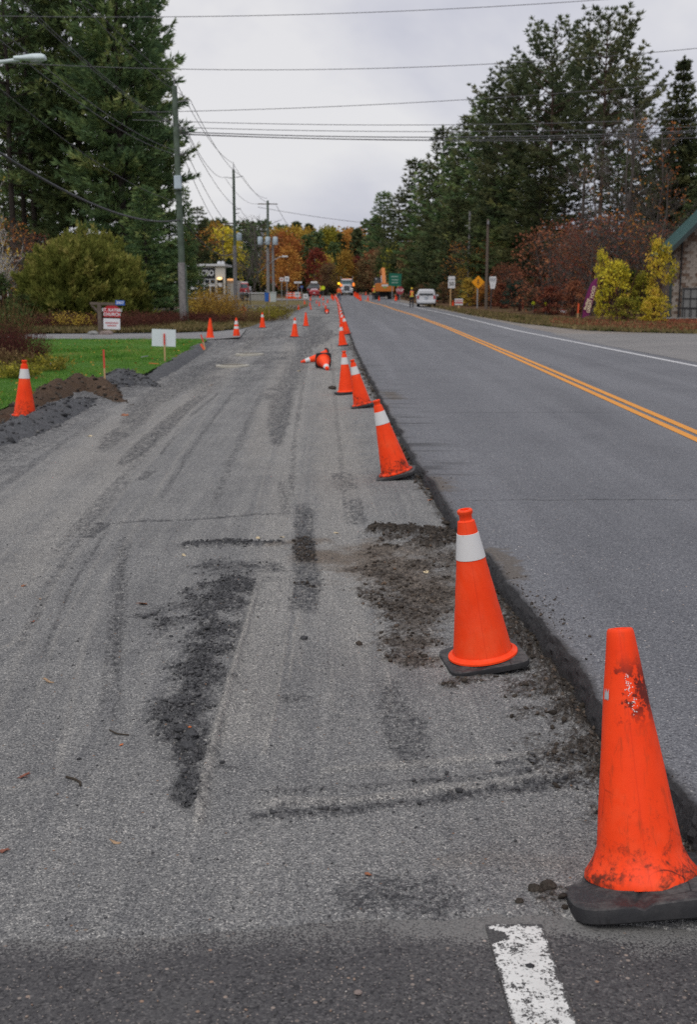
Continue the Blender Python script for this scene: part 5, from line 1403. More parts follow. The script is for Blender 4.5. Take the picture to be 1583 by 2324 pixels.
# fallen cones
def fallen(kind, label, loc, aim, roll=0.0, H=0.72):
    proto = {'A': CONE_A}[kind]; o = copy_tree(proto)
    z = Vector(aim).normalized()                 # where the tip points
    q = z.to_track_quat('Z', 'Y')
    o.rotation_euler = (q.to_matrix() @ Matrix.Rotation(roll, 3, 'Z')).to_euler(); o.location = loc; o.scale = (H / .74,) * 3
    o['label'] = label; o['group'] = 'toppled cones'
    return o
tl_ = math.atan2(0.1875 - 0.035, 0.72)
x, y = gp(746, 822, LANE_Z); fallen('A', 'toppled cone lying with its tip to the left, behind another toppled cone', (x, y, lane_h(x, y) + 0.19), (-0.95, -0.22, -0.235))
x, y = gp(733, 838, LANE_Z); fallen('A', 'toppled cone showing its square black base, tip toward the viewer', (x, y + 0.42, lane_h(x, y) + 0.185), (0.16, -0.97, -0.235))
x, y = gp(742, 712, LANE_Z); fallen('A', 'far toppled cone with its black base framing the tip', (x, y + 0.5, float(zg(y)) + LANE_Z + 0.19), (0.02, -1, -0.235))

# the nearest cone: big, old, its band peeled away
def big_cone():
    x, y = gp(1462, 2010, LANE_Z)
    z = lane_h(x, y) - 0.004
    r = thing('traffic_cone', 'large scuffed orange cone with its white band peeled off, nearest of all', 'traffic cone', (x, y, z))
    pose(r, (x, y, z - 0.028), rad(-4.6), rad(13.0), 0.02)
    r['group'] = 'cones along the cut road edge'
    H = 0.80
    cone_base(r, 0.492, 0.060, 0.02, cracked=True)
    z0 = 0.072
    rb, rt = 0.136, 0.039
    rr = lambda z: rb + (rt - rb) * ((z - z0) / (H - z0))
    pr = [(rb + 0.032, z0 - 0.012), (rb + 0.030, z0 + 0.004), (rb + 0.016, z0 + 0.022), (rb + 0.004, z0 + 0.042)]
    for q in np.linspace(0.10, 0.985, 40): pr.append((rr(z0 + (H - z0) * q), z0 + (H - z0) * q))
    pr += [(rt * 0.97, H - 0.003), (rt * 0.88, H), (rt * 0.55, H), (rt * 0.5, H - 0.02)]
    wob = lambda t, z: 0.010 * math.sin(3 * t + z * 9) * (z < 0.75) + 0.007 * math.sin(7 * t - z * 21) + 0.022 * math.exp(-((z - 0.16) / 0.05) ** 2) * math.exp(-((math.cos(t - 4.5) - 1) / 0.06) ** 2) * -1 - (0.012 if abs(math.sin((t - 4.62) / 2)) < 0.035 and z < .74 else 0)
    MB().lathe(pr, 80, cap0=False, wob=wob).build('body', M_CONEW, r, smooth=True)
    b = MB(); rg = random.Random(4)
    for i in range(46):                              # glass beads left by the band
        cl = rg.choice([(4.58, 0.655), (4.62, 0.632), (4.72, 0.585), (4.75, 0.572), (4.66, 0.61)])
        t = cl[0] + rg.gauss(0, 0.10); z = cl[1] + rg.gauss(0, 0.010)
        q = rr(z) + 0.0006
        b.sphere((q * math.cos(t), q * math.sin(t), z), rg.uniform(0.0012, 0.0024), 6)
    b.build('bead_spots', M_BEAD, r)
    for t0, dz in ((3.30, 0.0), (5.95, 0.004)):      # two scraps of the old band at the sides
        m = MB(); n = 8
        v, f = [], []
        for k in range(n):
            t = t0 + 0.05 * k
            up = 0.014 + 0.008 * math.sin(k * 2.1)
            for z in (0.605 + dz - 0.012 + 0.004 * math.sin(k * 3), 0.605 + dz + up): v.append(((rr(z) + .0018) * math.cos(t), (rr(z) + .0018) * math.sin(t), z))
        f = [(2 * k, 2 * k + 2, 2 * k + 3, 2 * k + 1) for k in range(n - 1)]
        m.add(v, f); m.build('band_scrap', M_PEEL, r)
big_cone()

# orange barrels by the far sign
b0 = None
M_BAR = plain('barrel_orange', (0.85, 0.10, 0.02), 0.5)
for i, (u, v) in enumerate(((653, 678.5), (660, 678.5), (668, 678.5), (674, 678.5), (680, 678.5))):
    if b0 is None:
        b0 = thing('traffic_barrel', 'x', 'traffic barrel')
        MB().lathe([(0.29, 0), (0.29, 0.05), (0.26, 0.06), (0.25, 0.35), (0.23, 0.36), (0.22, 0.65), (0.20, 0.66), (0.19, 0.95), (0.10, 0.97)], 20).build('drum', M_BAR, b0, True)
        for z, q in ((0.40, 0.236), (0.72, 0.206)): MB().lathe([(q, z), (q, z + 0.14)], 20, cap0=False, cap1=False).build('reflective_band', M_BAND, b0, True)
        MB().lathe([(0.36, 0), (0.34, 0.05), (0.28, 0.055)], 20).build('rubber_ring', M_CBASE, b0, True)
        o = b0
    else: o = copy_tree(b0)
    x, y = gp(u, v, 0.0); o.location = (x, y, float(zg(y)))
    o['label'] = 'orange traffic barrel left of the parked car, %s from the left' % ORD[i]; o['group'] = 'orange barrels by the far driveway'

# ---- posts, signs, stakes
M_WOOD = plain('weathered_wood', (0.13, 0.105, 0.085), 0.9, 0.1, var=0.35, scale=8)
M_STAKE = plain('raw_pine_wood', (0.50, 0.33, 0.17), 0.85, 0.15, var=0.2, scale=12)
M_STEEL = plain('galvanised_steel', (0.33, 0.34, 0.35), 0.5, 0.5, 0.3)
M_SIGNW = plain('sign_white', (0.68, 0.69, 0.70), 0.5, 0.4, var=0.05)
M_PLAC = plain('placard_white', (0.66, 0.72, 0.74), 0.5, 0.4, var=0.03)
M_BLACK = plain('sign_black', (0.02, 0.02, 0.022), 0.5)
M_SRED = plain('sign_red', (0.42, 0.022, 0.03), 0.5)
M_SBLUE = plain('sign_blue', (0.03, 0.13, 0.48), 0.5)
M_SGRN = plain('sign_green', (0.012, 0.14, 0.09), 0.5)
M_AMBER = plain('sign_amber', (0.85, 0.34, 0.01), 0.5)
M_SPRAY = plain('marker_red_paint', (0.62, 0.07, 0.05), 0.7)
M_SPRAYO = plain('marker_orange', (0.85, 0.12, 0.04), 0.7)
M_PURP = plain('flag_purple', (0.16, 0.016, 0.09), 0.75)
M_CREAM = plain('flag_cream', (0.72, 0.62, 0.40), 0.75)
M_GREY = plain('print_grey', (0.25, 0.26, 0.28), 0.6)
M_FLUO = plain('fluorescent_yellow', (0.62, 0.72, 0.02), 0.5)

def px_m(d): return FPX / (d * 1.0)
# white placard, seen from behind, stapled to a stake
x, y = gp(374.5, 822, 0.0)
r = thing('placard', 'blank white placard on a raw wooden stake at the lawn edge', 'sign', (x, y, 0.0), 0.05)
MB().box((-0.015, 0.02, 0.57), (0.56, 0.006, 0.40), ry=0.035).build('board', M_PLAC, r)
MB().box((0, -0.005, 0.21), (0.036, 0.02, 0.52)).build('stake', M_STAKE, r)
MB().box((0, -0.006, 0.54), (0.038, 0.023, 0.26)).build('painted_top', M_SPRAY, r)
# survey stakes
def stake(u, v, h, label, left=0, back=0, red=0.55, w=0.035, mat=None, off=0.0):
    x, y = gp(u, v, off)
    r = thing('survey_stake', label, 'stake', (x, y, float(zg(y)) + off - 0.03), 0, None)
    pose(r, r.location, rad(-left), rad(back), 0.2)
    MB().box((0, 0, h * (1 - red) / 2), (w, 0.016, h * (1 - red)), taper=(1, 1)).build('stake', M_STAKE, r)
    MB().box((0, 0, h * (1 - red) + h * red / 2), (w, 0.017, h * red)).build('painted_top', mat or M_SPRAY, r)
    return r
stake(238, 874, 0.66, 'survey stake with red top standing between the brown and grey mounds', 0, 0, 0.5, 0.032)
stake(466, 790, 0.44, 'tilted survey stake with red top at the driveway corner of the lawn', 16, 0, 0.5, 0.04)
stake(464, 792, 0.2, 'short orange marker leaning at the foot of the tilted stake', 30, 0, 0.9, 0.06, M_SPRAYO)
stake(1312, 724, 0.95, 'orange survey stake left of the purple flag', -2, 0, 0.6, 0.09, M_SPRAYO)
stake(1188, 708, 0.8, 'thin red stake by the juniper bush', 0, 0, 0.7, 0.07, M_SPRAY)
stake(611, 727, 0.75, 'plain brown stake in the weeds beside the lane', 0, 0, 0.2, 0.07, M_WOOD)
x, y = gp(349, 828, 0.02)
r = thing('lath_marker', 'orange lath lying on the grass left of the white placard', 'stake', (x, y, 0.05), 0.5)
MB().box((0, 0, 0), (0.22, 0.035, 0.012), ry=0.1).build('lath', M_SPRAYO, r)
x, y = gp(328, 814, 0.02)
r = thing('pipe_stub', 'short grey pipe lying on the lawn beside the orange lath', 'pipe', (x, y, 0.05), -0.8)
MB().tube([(-0.14, 0, 0.0), (0.14, 0, 0.04)], 0.012, 8).build('tube', M_STEEL, r)

# church sign
d_ = 46.0
def lx(u, d=d_): return at(u, d)[0]
def lz(v, d=d_): return at(0, d, v)[1]
x0 = lx(224)
r = thing('church_sign', 'red and white church sign hanging from a wooden post with a long beam', 'sign', (x0, d_, 0.0))
gz = -0.05
MB().box((0, 0, (lz(689) + gz) / 2), (0.15, 0.15, lz(689) - gz)).build('post', M_WOOD, r)
MB().box((lx(243) - x0, 0, lz(689.5)), (lx(283) - lx(203), 0.12, 0.10), ry=0.03).build('beam', M_WOOD, r)
b = MB(); b.tube([(lx(206) - x0, 0, lz(692)), (-0.02, 0, lz(711))], 0.055, 4); b.build('brace', M_WOOD, r)
w = lx(271) - lx(233); xc = (lx(271) + lx(233)) / 2 - x0
o_ = [(-w / 2, 0), (w / 2, 0), (w / 2, 0.34), (w * 0.40, 0.37), (w * 0.28, 0.43), (w * 0.1, 0.46), (-w * 0.1, 0.46), (-w * 0.28, 0.43), (-w * 0.40, 0.37), (-w / 2, 0.34)]
zb = lz(719.5)
bd = MB().prism([(a, b) for a, b in o_], -0.02, 0.02).build('red_board', M_SRED, r, loc=(xc, -0.02, zb)); bd.rotation_euler = (0, 0.03, 0)
text('lettering', 'ST. KATERI\nCHURCH', 0.165, M_SIGNW, bd, (0, -0.024, 0.185), bold=0.004)
wb = MB().box((0, 0, 0), (w, 0.025, 0.42)).build('white_board', M_SIGNW, r, loc=(xc - 0.02, -0.02, lz(735))); wb.rotation_euler = (0, 0.03, 0)
m = MB(); rg = random.Random(9)
for row, (n, zz) in enumerate(((10, 0.035), (7, -0.07))):
    for i in range(n): m.box(((i - (n - 1) / 2) * 0.052, -0.0145, zz + rg.uniform(-.004, .004)), (0.034, 0.003, 0.06))
m.build('print_marks', M_SRED, wb)
MB().tube([(xc - .25, -0.02, lz(689.5)), (xc - .25, -0.02, zb + 0.35)], 0.008, 5).build('hanger', M_BLACK, r)
MB().tube([(xc + .25, -0.02, lz(690.5)), (xc + .25, -0.02, zb + 0.35)], 0.008, 5).build('hanger', M_BLACK, r)
MB().tube([(xc - .25, -0.02, zb + 0.02), (xc - .25, -0.02, lz(727))], 0.008, 5).build('hanger', M_BLACK, r)
MB().tube([(xc + .25, -0.02, zb + 0.02), (xc + .25, -0.02, lz(727))], 0.008, 5).build('hanger', M_BLACK, r)
nb = MB().box((0, 0, 0), (0.36, 0.015, 0.18)).build('number_plate', M_SBLUE, r, loc=(lx(272) - x0, -0.08, lz(687))); nb.rotation_euler = (0, 0.05, 0)
text('number', '2607', 0.15, M_SIGNW, nb, (0, -0.009, 0), bold=0.003)
# stones at the sign foot
def stone(name, label, cat, loc, s, mat, seed, group=None, sub=3):
    bm = bmesh.new(); bmesh.ops.create_icosphere(bm, subdivisions=sub, radius=1)
    rg = np.random.default_rng(seed)
    for v in bm.verts:
        c = v.co
        k = 0.62 + 0.5 * float(fbm(c.x * 1.3 + seed, c.y * 1.3 + c.z * 1.7, seed, 3)) + 0.34 * float(fbm(c.x * 3.7 + c.z * 2.1, c.y * 3.7 - c.z * 2.9 + seed, seed + 5, 2))
        v.co = Vector((c.x * s[0], c.y * s[1], c.z * s[2])) * k
    me = bpy.data.meshes.new(name); bm.to_mesh(me); bm.free()
    o = link_mesh(name, me, mat, None, loc)
    return tag(o, label, cat, group)
M_STONE = plain('pink_grey_stone', (0.23, 0.185, 0.165), 0.9, 0.2, var=0.3, bump=0.4, bscale=20)
M_STONEG = plain('grey_stone', (0.22, 0.22, 0.21), 0.9, 0.2, var=0.3, bump=0.4, bscale=20)
for u, s, m_, lab in ((212, (0.22, 0.16, 0.11), M_STONEG, 'flat grey boulder left of the church sign post'), (234, (0.13, 0.11, 0.12), M_STONE, 'small pinkish boulder right of the church sign post'), (245, (0.2, 0.15, 0.13), M_STONE, 'larger pinkish boulder under the white church board')):
    stone('boulder', lab, 'boulder', (lx(u), 45.6, 0.0), s, m_, int(u), 'boulders at the church sign')
stone('boulder', 'pale grey rock in the daylily bed on the lawn', 'boulder', spot_px(118, 832), (0.12, 0.1, 0.08), M_STONEG, 3)

# right hand road signs
def sign_post(name, label, u, v_base, d=None, kind='post'):
    x, y = gp(u, v_base, 0.05)
    return thing(name, label, 'sign', (x, y, float(zg(y)) + 0.03)), y
def hz(v, y): return at(0, y, v)[1] - float(zg(y)) - 0.03
r, y = sign_post('speed_sign', 'white speed limit sign reading 50 on a wooden post', 1023, 695)
s = 1 / px_m(y)
MB().box((0, 0.04, hz(628, y) / 2), (0.13, 0.11, hz(628, y))).build('post', M_STAKE, r)
bz = (hz(627, y) + hz(654, y)) / 2
bd = MB().box((0, -0.03, 0), (15.5 * s, 0.012, 26 * s)).build('board', M_SIGNW, r, loc=(2 * s, 0, bz))
text('number', '50', 0.52, M_BLACK, bd, (0, -0.038, -0.18), xs=0.95, bold=0.012)
text('lettering', 'MAXIMUM', 0.155, M_GREY, bd, (0, -0.038, 0.26), bold=0.004)
r, y = sign_post('warning_sign', 'amber diamond sign with a black crossroads arrow', 1084, 699)
s = 1 / px_m(y); z = hz(640.5, y)
MB().box((0, 0.03, z / 2), (0.11, 0.08, z)).build('post', M_STEEL, r)
bd = MB().box((0, 0, 0), (20.5 * s, 0.012, 20.5 * s), ry=PI / 4, bev=0.005).build('board', M_AMBER, r, loc=(1 * s, -0.03, z))
m = MB()
q = s * 10
m.box((0, -0.008, -0.08 * q), (0.14 * q, 0.004, 0.9 * q)); m.box((0, -0.0085, -0.15 * q), (0.85 * q, 0.004, 0.10 * q))
m.prism([(-0.26 * q, 0.28 * q), (0.26 * q, 0.28 * q), (0, 0.72 * q)], -0.0105, -0.0065); m.box((0, -0.008, -0.52 * q), (0.3 * q, 0.004, 0.16 * q)); m.box((0, -0.0092, 0.06 * q), (0.34 * q, 0.004, 0.12 * q))
m.build('arrow_symbol', M_BLACK, bd)
r, y = sign_post('route_marker', 'white tapered route marker below a white plate on a dark post', 1115, 702)
s = 1 / px_m(y)
MB().box((0, 0.03, hz(630, y) / 2), (0.10, 0.08, hz(630, y))).build('post', plain('dark_post', (0.05, 0.048, 0.047), 0.8), r)
t1 = MB().box((0, -0.03, 0), (15 * s, 0.012, 12.6 * s)).build('plate', M_SIGNW, r, loc=(3 * s, 0, hz(634, y)))
m = MB()
for i in range(3): m.box(((i - 1) * 4.2 * s, -0.0375, 0.5 * s), (2.6 * s, 0.003, 5.5 * s))
m.box((0, -0.0376, -3.6 * s), (11 * s, 0.003, 1.2 * s)); m.build('print_marks', M_GREY, t1)
t2 = MB().prism([(-4.6 * s, -7 * s), (4.6 * s, -7 * s), (7.2 * s, 7 * s), (-7.2 * s, 7 * s)], -0.036, -0.024).build('tapered_plate', M_SIGNW, r, loc=(3 * s, 0, hz(648, y)))
m = MB(); m.box((0, -0.0385, 0.3 * s), (1.3 * s, 0.003, 5 * s)); m.build('print_marks', M_GREY, t2)
r, y = sign_post('lawn_sign', 'low red and white lawn sign beside the speed sign', 1042, 700)
s = 1 / px_m(y)
MB().box((0, 0.02, 3 * s), (3 * s, 0.03, 8 * s)).build('post', M_STAKE, r)
bd = MB().box((0, 0, 0), (18 * s, 0.02, 14 * s)).build('board', M_SIGNW, r, loc=(0, -0.01, hz(685, y)))
MB().box((0, -0.0115, -2.2 * s), (18 * s, 0.004, 2.8 * s)).build('red_stripe', M_SRED, bd)
m = MB()
for i in range(6): m.box(((i - 2.5) * 2.5 * s, -0.0112, 2.6 * s), (1.6 * s, 0.003, 4.5 * s))
m.build('print_marks', plain('print_pink', (0.45, 0.16, 0.18), .6), bd)
x, y = gp(1280, 713, 0.05)
r = thing('lawn_sign', 'small white and red sign lying tilted on the verge left of the purple flag', 'sign', (x, y, float(zg(y)) + 0.1), 0.1)
bd = MB().box((0, 0, 0.14), (0.46, 0.012, 0.30), rx=-0.95, ry=0.12).build('board', M_SIGNW, r)
MB().box((0.0, 0.09, 0.235), (0.42, 0.012, 0.07), rx=-0.95, ry=0.12).build('red_stripe', M_SRED, r)
# stop sign and big green sign
r, y = sign_post('stop_sign', 'faded red octagonal stop sign beyond the white van', 908, 686)
s = 1 / px_m(y); q = 9.3 * s
MB().tube([(0, 0.03, 0), (0, 0.03, hz(659, y))], 0.05, 6).build('post', M_STEEL, r)
oc = [(q * math.cos(PI / 8 + k * PI / 4), q * math.sin(PI / 8 + k * PI / 4)) for k in range(8)]
bd = MB().prism(oc, -0.012, 0.0).build('board', plain('faded_red', (0.33, 0.045, 0.06), 0.6), r, loc=(0, -0.03, hz(659, y)))
text('lettering', 'STOP', 0.42, M_SIGNW, bd, (0, -0.0135, 0), xs=0.85, bold=0.01)
r, y = sign_post('guide_sign', 'green direction sign standing behind the orange excavator', 897, 680)
s = 1 / px_m(y)
for k in (-6, 6): MB().tube([(k * s, 0.05, 0), (k * s, 0.05, hz(630, y))], 0.07, 6).build('post', M_STEEL, r)
bd = MB().box((0, 0, 0), (28 * s, 0.03, 28 * s), ry=0.05).build('board', M_SGRN, r, loc=(0, -0.05, hz(635, y)))
m = MB(); rg = random.Random(3)
for zz in (7, 0, -6): m.box((rg.uniform(-2, 2) * s, -0.017, zz * s), (15 * s, 0.004, 2.0 * s))
m.build('print_marks', plain('print_mint', (0.30, 0.42, 0.36), 0.6), bd)
# left small signs far up the lane
for u, vb, vt, w_, h_, mat_, lab in ((649, 678, 626, 0, 0, None, None),):
    pass
def plate_sign(u, vb, v0, v1, wpx, label, mat_, name='road_sign', red=False):
    r, y = sign_post(name, label, u, vb)
    s = 1 / px_m(y)
    MB().tube([(0, 0.03, 0), (0, 0.03, hz(v0, y))], 0.05, 6).build('post', M_STEEL, r)
    bd = MB().box((0, 0, 0), (wpx * s, 0.02, (v1 - v0) * s)).build('board', mat_, r, loc=(0, -0.02, hz((v0 + v1) / 2, y)))
    m = MB(); m.box((0, -0.012, 0), (wpx * s * 0.5, 0.003, (v1 - v0) * s * 0.35)); m.build('print_marks', M_SRED if red else M_GREY, bd)
    return r
plate_sign(640, 686, 630, 638, 9, 'white sign with a red mark up the left side of the lane', M_SIGNW, red=True)
plate_sign(652, 692, 627.5, 638.5, 10, 'plain white sign nearer than the one with the red mark', M_SIGNW)
plate_sign(677, 678, 639, 643, 17, 'long narrow white street name sign far up the lane', M_SIGNW, 'street_sign')
plate_sign(685, 676, 649, 653, 6, 'small blue sign left of the parked car', M_SBLUE)
plate_sign(675, 680, 663, 674, 10, 'white board standing behind the orange barrels', M_SIGNW, 'lawn_sign')
plate_sign(694, 684, 667, 677, 11, 'white board low on the lane side right of the barrels', M_SIGNW, 'lawn_sign')
for u, v, lab in ((1211, 690, 'fluorescent yellow disc marker, left of two by the juniper'), (1239, 691, 'fluorescent yellow disc marker, right of two by the rusty bush')):
    x, y = gp(u, v + 22, 0.05)
    r = thing('marker_disc', lab, 'marker', (x, y, float(zg(y)) + 0.05))
    s = 1 / px_m(y)
    MB().tube([(0, 0.02, 0), (0, 0.02, 22 * s)], 0.015, 6).build('rod', M_STEEL, r)
    MB().lathe([(4.2 * s, -0.01), (4.2 * s, 0.01)], 16, M=Matrix.Translation((0, 0, 23 * s)) @ Matrix.Rotation(PI / 2, 4, 'X')).build('disc', M_FLUO, r)

# feather flag
x, y = gp(1321, 728, 0.05)
s = 1.0 / px_m(y)
r = thing('feather_flag', 'purple feather flag with cream lettering beside the yellow bush', 'flag', (x, y, float(zg(y)) + 0.05))
pole = [(0, 0, -0.05), (2 * s, 0, 30 * s), (9 * s, 0, 62 * s), (17 * s, 0, 82 * s), (25 * s, 0, 91 * s), (33 * s, 0, 95 * s)]
MB().tube(pole, [0.02, 0.018, 0.015, 0.012, 0.009, 0.006], 6).build('pole', M_BLACK, r)
edgeL = [(1.5 * s, 6 * s), (3 * s, 30 * s), (9.5 * s, 62 * s), (17.5 * s, 82 * s), (25.5 * s, 91 * s), (33 * s, 94.5 * s)]
edgeR = [(17 * s, 13 * s), (21 * s, 30 * s), (28 * s, 60 * s), (31 * s, 75 * s), (32.5 * s, 86 * s), (33.2 * s, 94.4 * s)]
v, f = [], []
nn = 7
for i in range(6):
    for k in range(nn):
        t = k / (nn - 1)
        v.append((edgeL[i][0] * (1 - t) + edgeR[i][0] * t, 0.05 * math.sin(t * 4 + i * 0.8) * t, edgeL[i][1] * (1 - t) + edgeR[i][1] * t))
f = [(i * nn + k, i * nn + k + 1, (i + 1) * nn + k + 1, (i + 1) * nn + k) for i in range(5) for k in range(nn - 1)]
MB().add(v, f).build('cloth', M_PURP, r, True)
text('lettering', 'GREAT FOOD', 0.235, M_CREAM, r, (19.5 * s, -0.09, 47 * s), (PI / 2, -1.37, 0), align='CENTER', bold=0.006)
text('lettering', 'Pavilion', 0.20, M_CREAM, r, (9.5 * s, -0.09, 37 * s), (PI / 2, -1.35, 0), align='CENTER', bold=0.006)

# ---- utility poles
M_PGRN = plain('treated_green_pole', (0.105, 0.135, 0.105), 0.9, 0.1, var=0.25, scale=3)
M_PGRY = plain('weathered_grey_pole', (0.235, 0.225, 0.22), 0.9, 0.1, var=0.28, scale=6)
M_TRAN = plain('pale_blue_can', (0.42, 0.50, 0.55), 0.5, 0.4)
M_INS = plain('insulator_grey', (0.20, 0.20, 0.21), 0.4, 0.5)
def pole_thing(label, u, d, vtop, rb, rt, split=None, tilt=0.0):
    X = at(u, d)[0]
    r = thing('utility_pole', label, 'utility pole', (X, d, float(zg(d)) - 0.15), 0, 'utility poles left of the lane')
    H = at(0, d, vtop)[1] - float(zg(d)) + 0.15
    r.rotation_euler = (0, tilt, 0)
    if split:
        zs = at(0, d, split)[1]
        MB().tube([(0, 0, 0), (0, 0, zs)], [rb, rb * 0.88], 14).build('lower_pole', M_PGRY, r, True)
        MB().tube([(0.02, 0, zs - 0.4), (0, 0, H)], [rb * 0.80, rt], 14).build('pole', M_PGRN, r, True)
    else:
        MB().tube([(0, 0, 0), (0, 0, H)], [rb, rt], 12).build('pole', M_PGRY, r, True)
    return r, X, H
def insul(r, z, L, side=1, up=0.12):
    m = MB()
    m.tube([(side * 0.1, 0, z), (side * L * 0.5, 0, z + up * 0.4), (side * L, 0, z + up)], [0.035, 0.03, 0.02], 6)
    for k in range(5): m.lathe([(0.02, -0.02), (0.065, 0), (0.02, 0.02)], 8, M=Matrix.Translation((side * L * (0.35 + 0.14 * k), 0, z + up * (0.35 + 0.14 * k))) @ Matrix.Rotation(PI / 2, 4, 'Y'))
    m.build('insulator_arm', M_INS, r)
D1 = 66.0
p1, X1, H1 = pole_thing('tall green and grey utility pole beside the tall pines, nearest on the left', 415, D1, 195, 0.23, 0.15, 590, -0.013)
zz1 = lambda v: at(0, D1, v)[1] + 0.15
for v, L in ((232, 0.85), (297, 0.55), (352, 0.55)): insul(p1, zz1(v), L)
MB().tube([(0, 0, H1 - 0.1), (0, 0, H1 + 0.45), (-0.1, 0, H1 + 0.62), (-0.3, 0, H1 + 0.72)], 0.035, 8).build('top_bracket', M_INS, p1)
MB().box((0.02, -0.25, zz1(415)), (0.40, 0.34, 0.72), bev=0.05).build('junction_box', M_TRAN, p1)
MB().tube([(0.26, -0.05, 0), (0.24, -0.05, zz1(600))], 0.05, 8).build('conduit', M_PGRN, p1)
MB().tube([(-0.02, -0.3, 0), (0, -0.25, zz1(690))], 0.03, 6).build('ground_guard', M_PGRY, p1)
D2 = 112.0
p2, X2, H2 = pole_thing('second utility pole along the lane, with a small white can, in front of the store', 534, D2, 385, 0.2, 0.12, 556, 0.004)
zz2 = lambda v: at(0, D2, v)[1] + 0.15
for v, L, sd in ((405, 0.9, 1), (407, .8, -1), (478, .65, 1), (488, .5, 1), (538, .6, 1), (538, .6, -1)): insul(p2, zz2(v), L, sd)
MB().tube([(0, 0, H2 - .1), (0, 0, H2 + .7)], [0.06, 0.02], 6).build('top_bracket', M_INS, p2)
MB().lathe([(0.24, -0.35), (0.26, -0.3), (0.26, 0.3), (0.22, 0.36), (0.05, 0.4)], 14, M=Matrix.Translation((0.42, -0.05, zz2(540)))).build('transformer', M_TRAN, p2, True)
MB().box((0, 0, zz2(509)), (2.1, 0.1, 0.1)).build('crossarm', M_WOOD, p2)
D3 = 155.0
p3, X3, H3 = pole_thing('third utility pole along the lane, carrying three pale cans and a lamp arm', 609, D3, 455, 0.24, 0.14, 566, 0.006)
zz3 = lambda v: at(0, D3, v)[1] - float(zg(D3)) + 0.15
MB().box((0, 0, zz3(463)), (2.6, 0.12, 0.12)).build('crossarm', M_WOOD, p3)
for k in (-0.95, 0.0, 0.95):
    MB().lathe([(0.3, -0.5), (0.33, -0.45), (0.33, 0.42), (0.28, 0.5), (0.08, 0.55)], 14, M=Matrix.Translation((k * 1.05, -0.35, zz3(547)))).build('transformer', M_TRAN, p3, True)
MB().tube([(0.1, 0, zz3(600)), (0.8, -0.1, zz3(590)), (1.6, -0.15, zz3(583)), (1.9, -0.2, zz3(582.5))], 0.05, 6).build('lamp_arm', M_STEEL, p3)
MB().box((2.25, -0.2, zz3(582)), (0.8, 0.34, 0.2), bev=0.06).build('lamp_head', M_SIGNW, p3)
MB().tube([(0.7, 0.1, 0), (0.62, 0.1, zz3(545))], [0.2, 0.16], 10).build('brace_pole', M_PGRY, p3, True)
for nm, u, d, vt, r_, lab in (('utility_pole', 715, 250, 573, 0.18, 'slim grey pole far beyond the parked car'), ('utility_pole', 809, 262, 588, 0.18, 'slim grey pole right of the truck, far up the road'),
                              ('utility_pole', 1105, 101, 497, 0.15, 'bare wooden pole between the diamond sign and the tapered sign'), ('utility_pole', 1064, 122, 480, 0.15, 'grey pole half hidden by pines left of the bare wooden pole')):
    X = at(u, d)[0]
    r = thing(nm, lab, 'utility pole', (X, d, float(zg(d)) - 0.15))
    H = at(0, d, vt)[1] - float(zg(d)) + .15
    MB().tube([(0, 0, 0), (0, 0, H)], [r_, r_ * 0.7], 10).build('pole', M_PGRY if d != 101 else M_WOOD, r, True)
    if d > 200: MB().box((0, 0, H - 0.5), (2.2, 0.12, 0.12)).build('crossarm', M_WOOD, r)
    else: MB().box((0, -0.1, H - 0.3), (0.16, 0.2, 0.3)).build('bracket', M_INS, r)

# ---- street lamp at the top left, on a pole outside the view
dl = 24.0
xl, zl = at(104, dl, 133)
r = thing('street_lamp', 'pale cobra head street lamp reaching in at the top left', 'street lamp', (-9.6, dl, -0.15))
xl += 9.6; zl += 0.15
MB().tube([(0, 0, 0), (0, 0, 13.5)], [0.2, 0.14], 14).build('pole', M_PGRY, r, True)
x2 = at(70, dl)[0] + 9.6
MB().tube([(0.15, 0, zl - 0.75), (0.8, 0, zl - 0.32), (x2 - .6, 0, zl - 0.09), (x2, 0, zl - 0.02)], 0.038, 10).build('arm', plain('pale_metal', (0.50, 0.58, 0.58), 0.45, 0.5), r, True)
m = MB()
Lh = xl - x2
st = [(0.0, 0.055, 0.05), (0.12, 0.065, 0.058), (0.3, 0.075, 0.065), (0.36, 0.085, 0.075), (0.6, 0.11, 0.095), (0.85, 0.115, 0.10), (0.97, 0.10, 0.07), (1.0, 0.05, 0.03)]
v, f = [], []
for t, a, b in st:
    for k in range(16):
        q = 2 * PI * k / 16
        zc = math.sin(q) * b
        v.append((x2 - 0.10 + (Lh + 0.1) * t, math.cos(q) * a, zl + (zc if zc > 0 else zc * 0.55)))
f = [(i * 16 + k, i * 16 + (k + 1) % 16, (i + 1) * 16 + (k + 1) % 16, (i + 1) * 16 + k) for i in range(len(st) - 1) for k in range(16)] + [tuple(range(15, -1, -1)), tuple((len(st) - 1) * 16 + k for k in range(16))]
m.add(v, f); m.build('lamp_head', plain('lamp_pale', (0.55, 0.64, 0.64), 0.45, 0.45), r, True)
MB().sphere((x2 + Lh * 0.62, 0, zl - 0.045), 0.085, 12, (1.6, 0.95, 0.6)).build('lens', plain('lamp_lens', (0.30, 0.33, 0.32), 0.2, 0.5), r, True)
MB().lathe([(0.03, 0), (0.03, 0.05), (0.01, 0.06)], 10, M=Matrix.Translation((x2 + Lh * 0.2, 0, zl + 0.06))).build('photocell', M_INS, r, True)

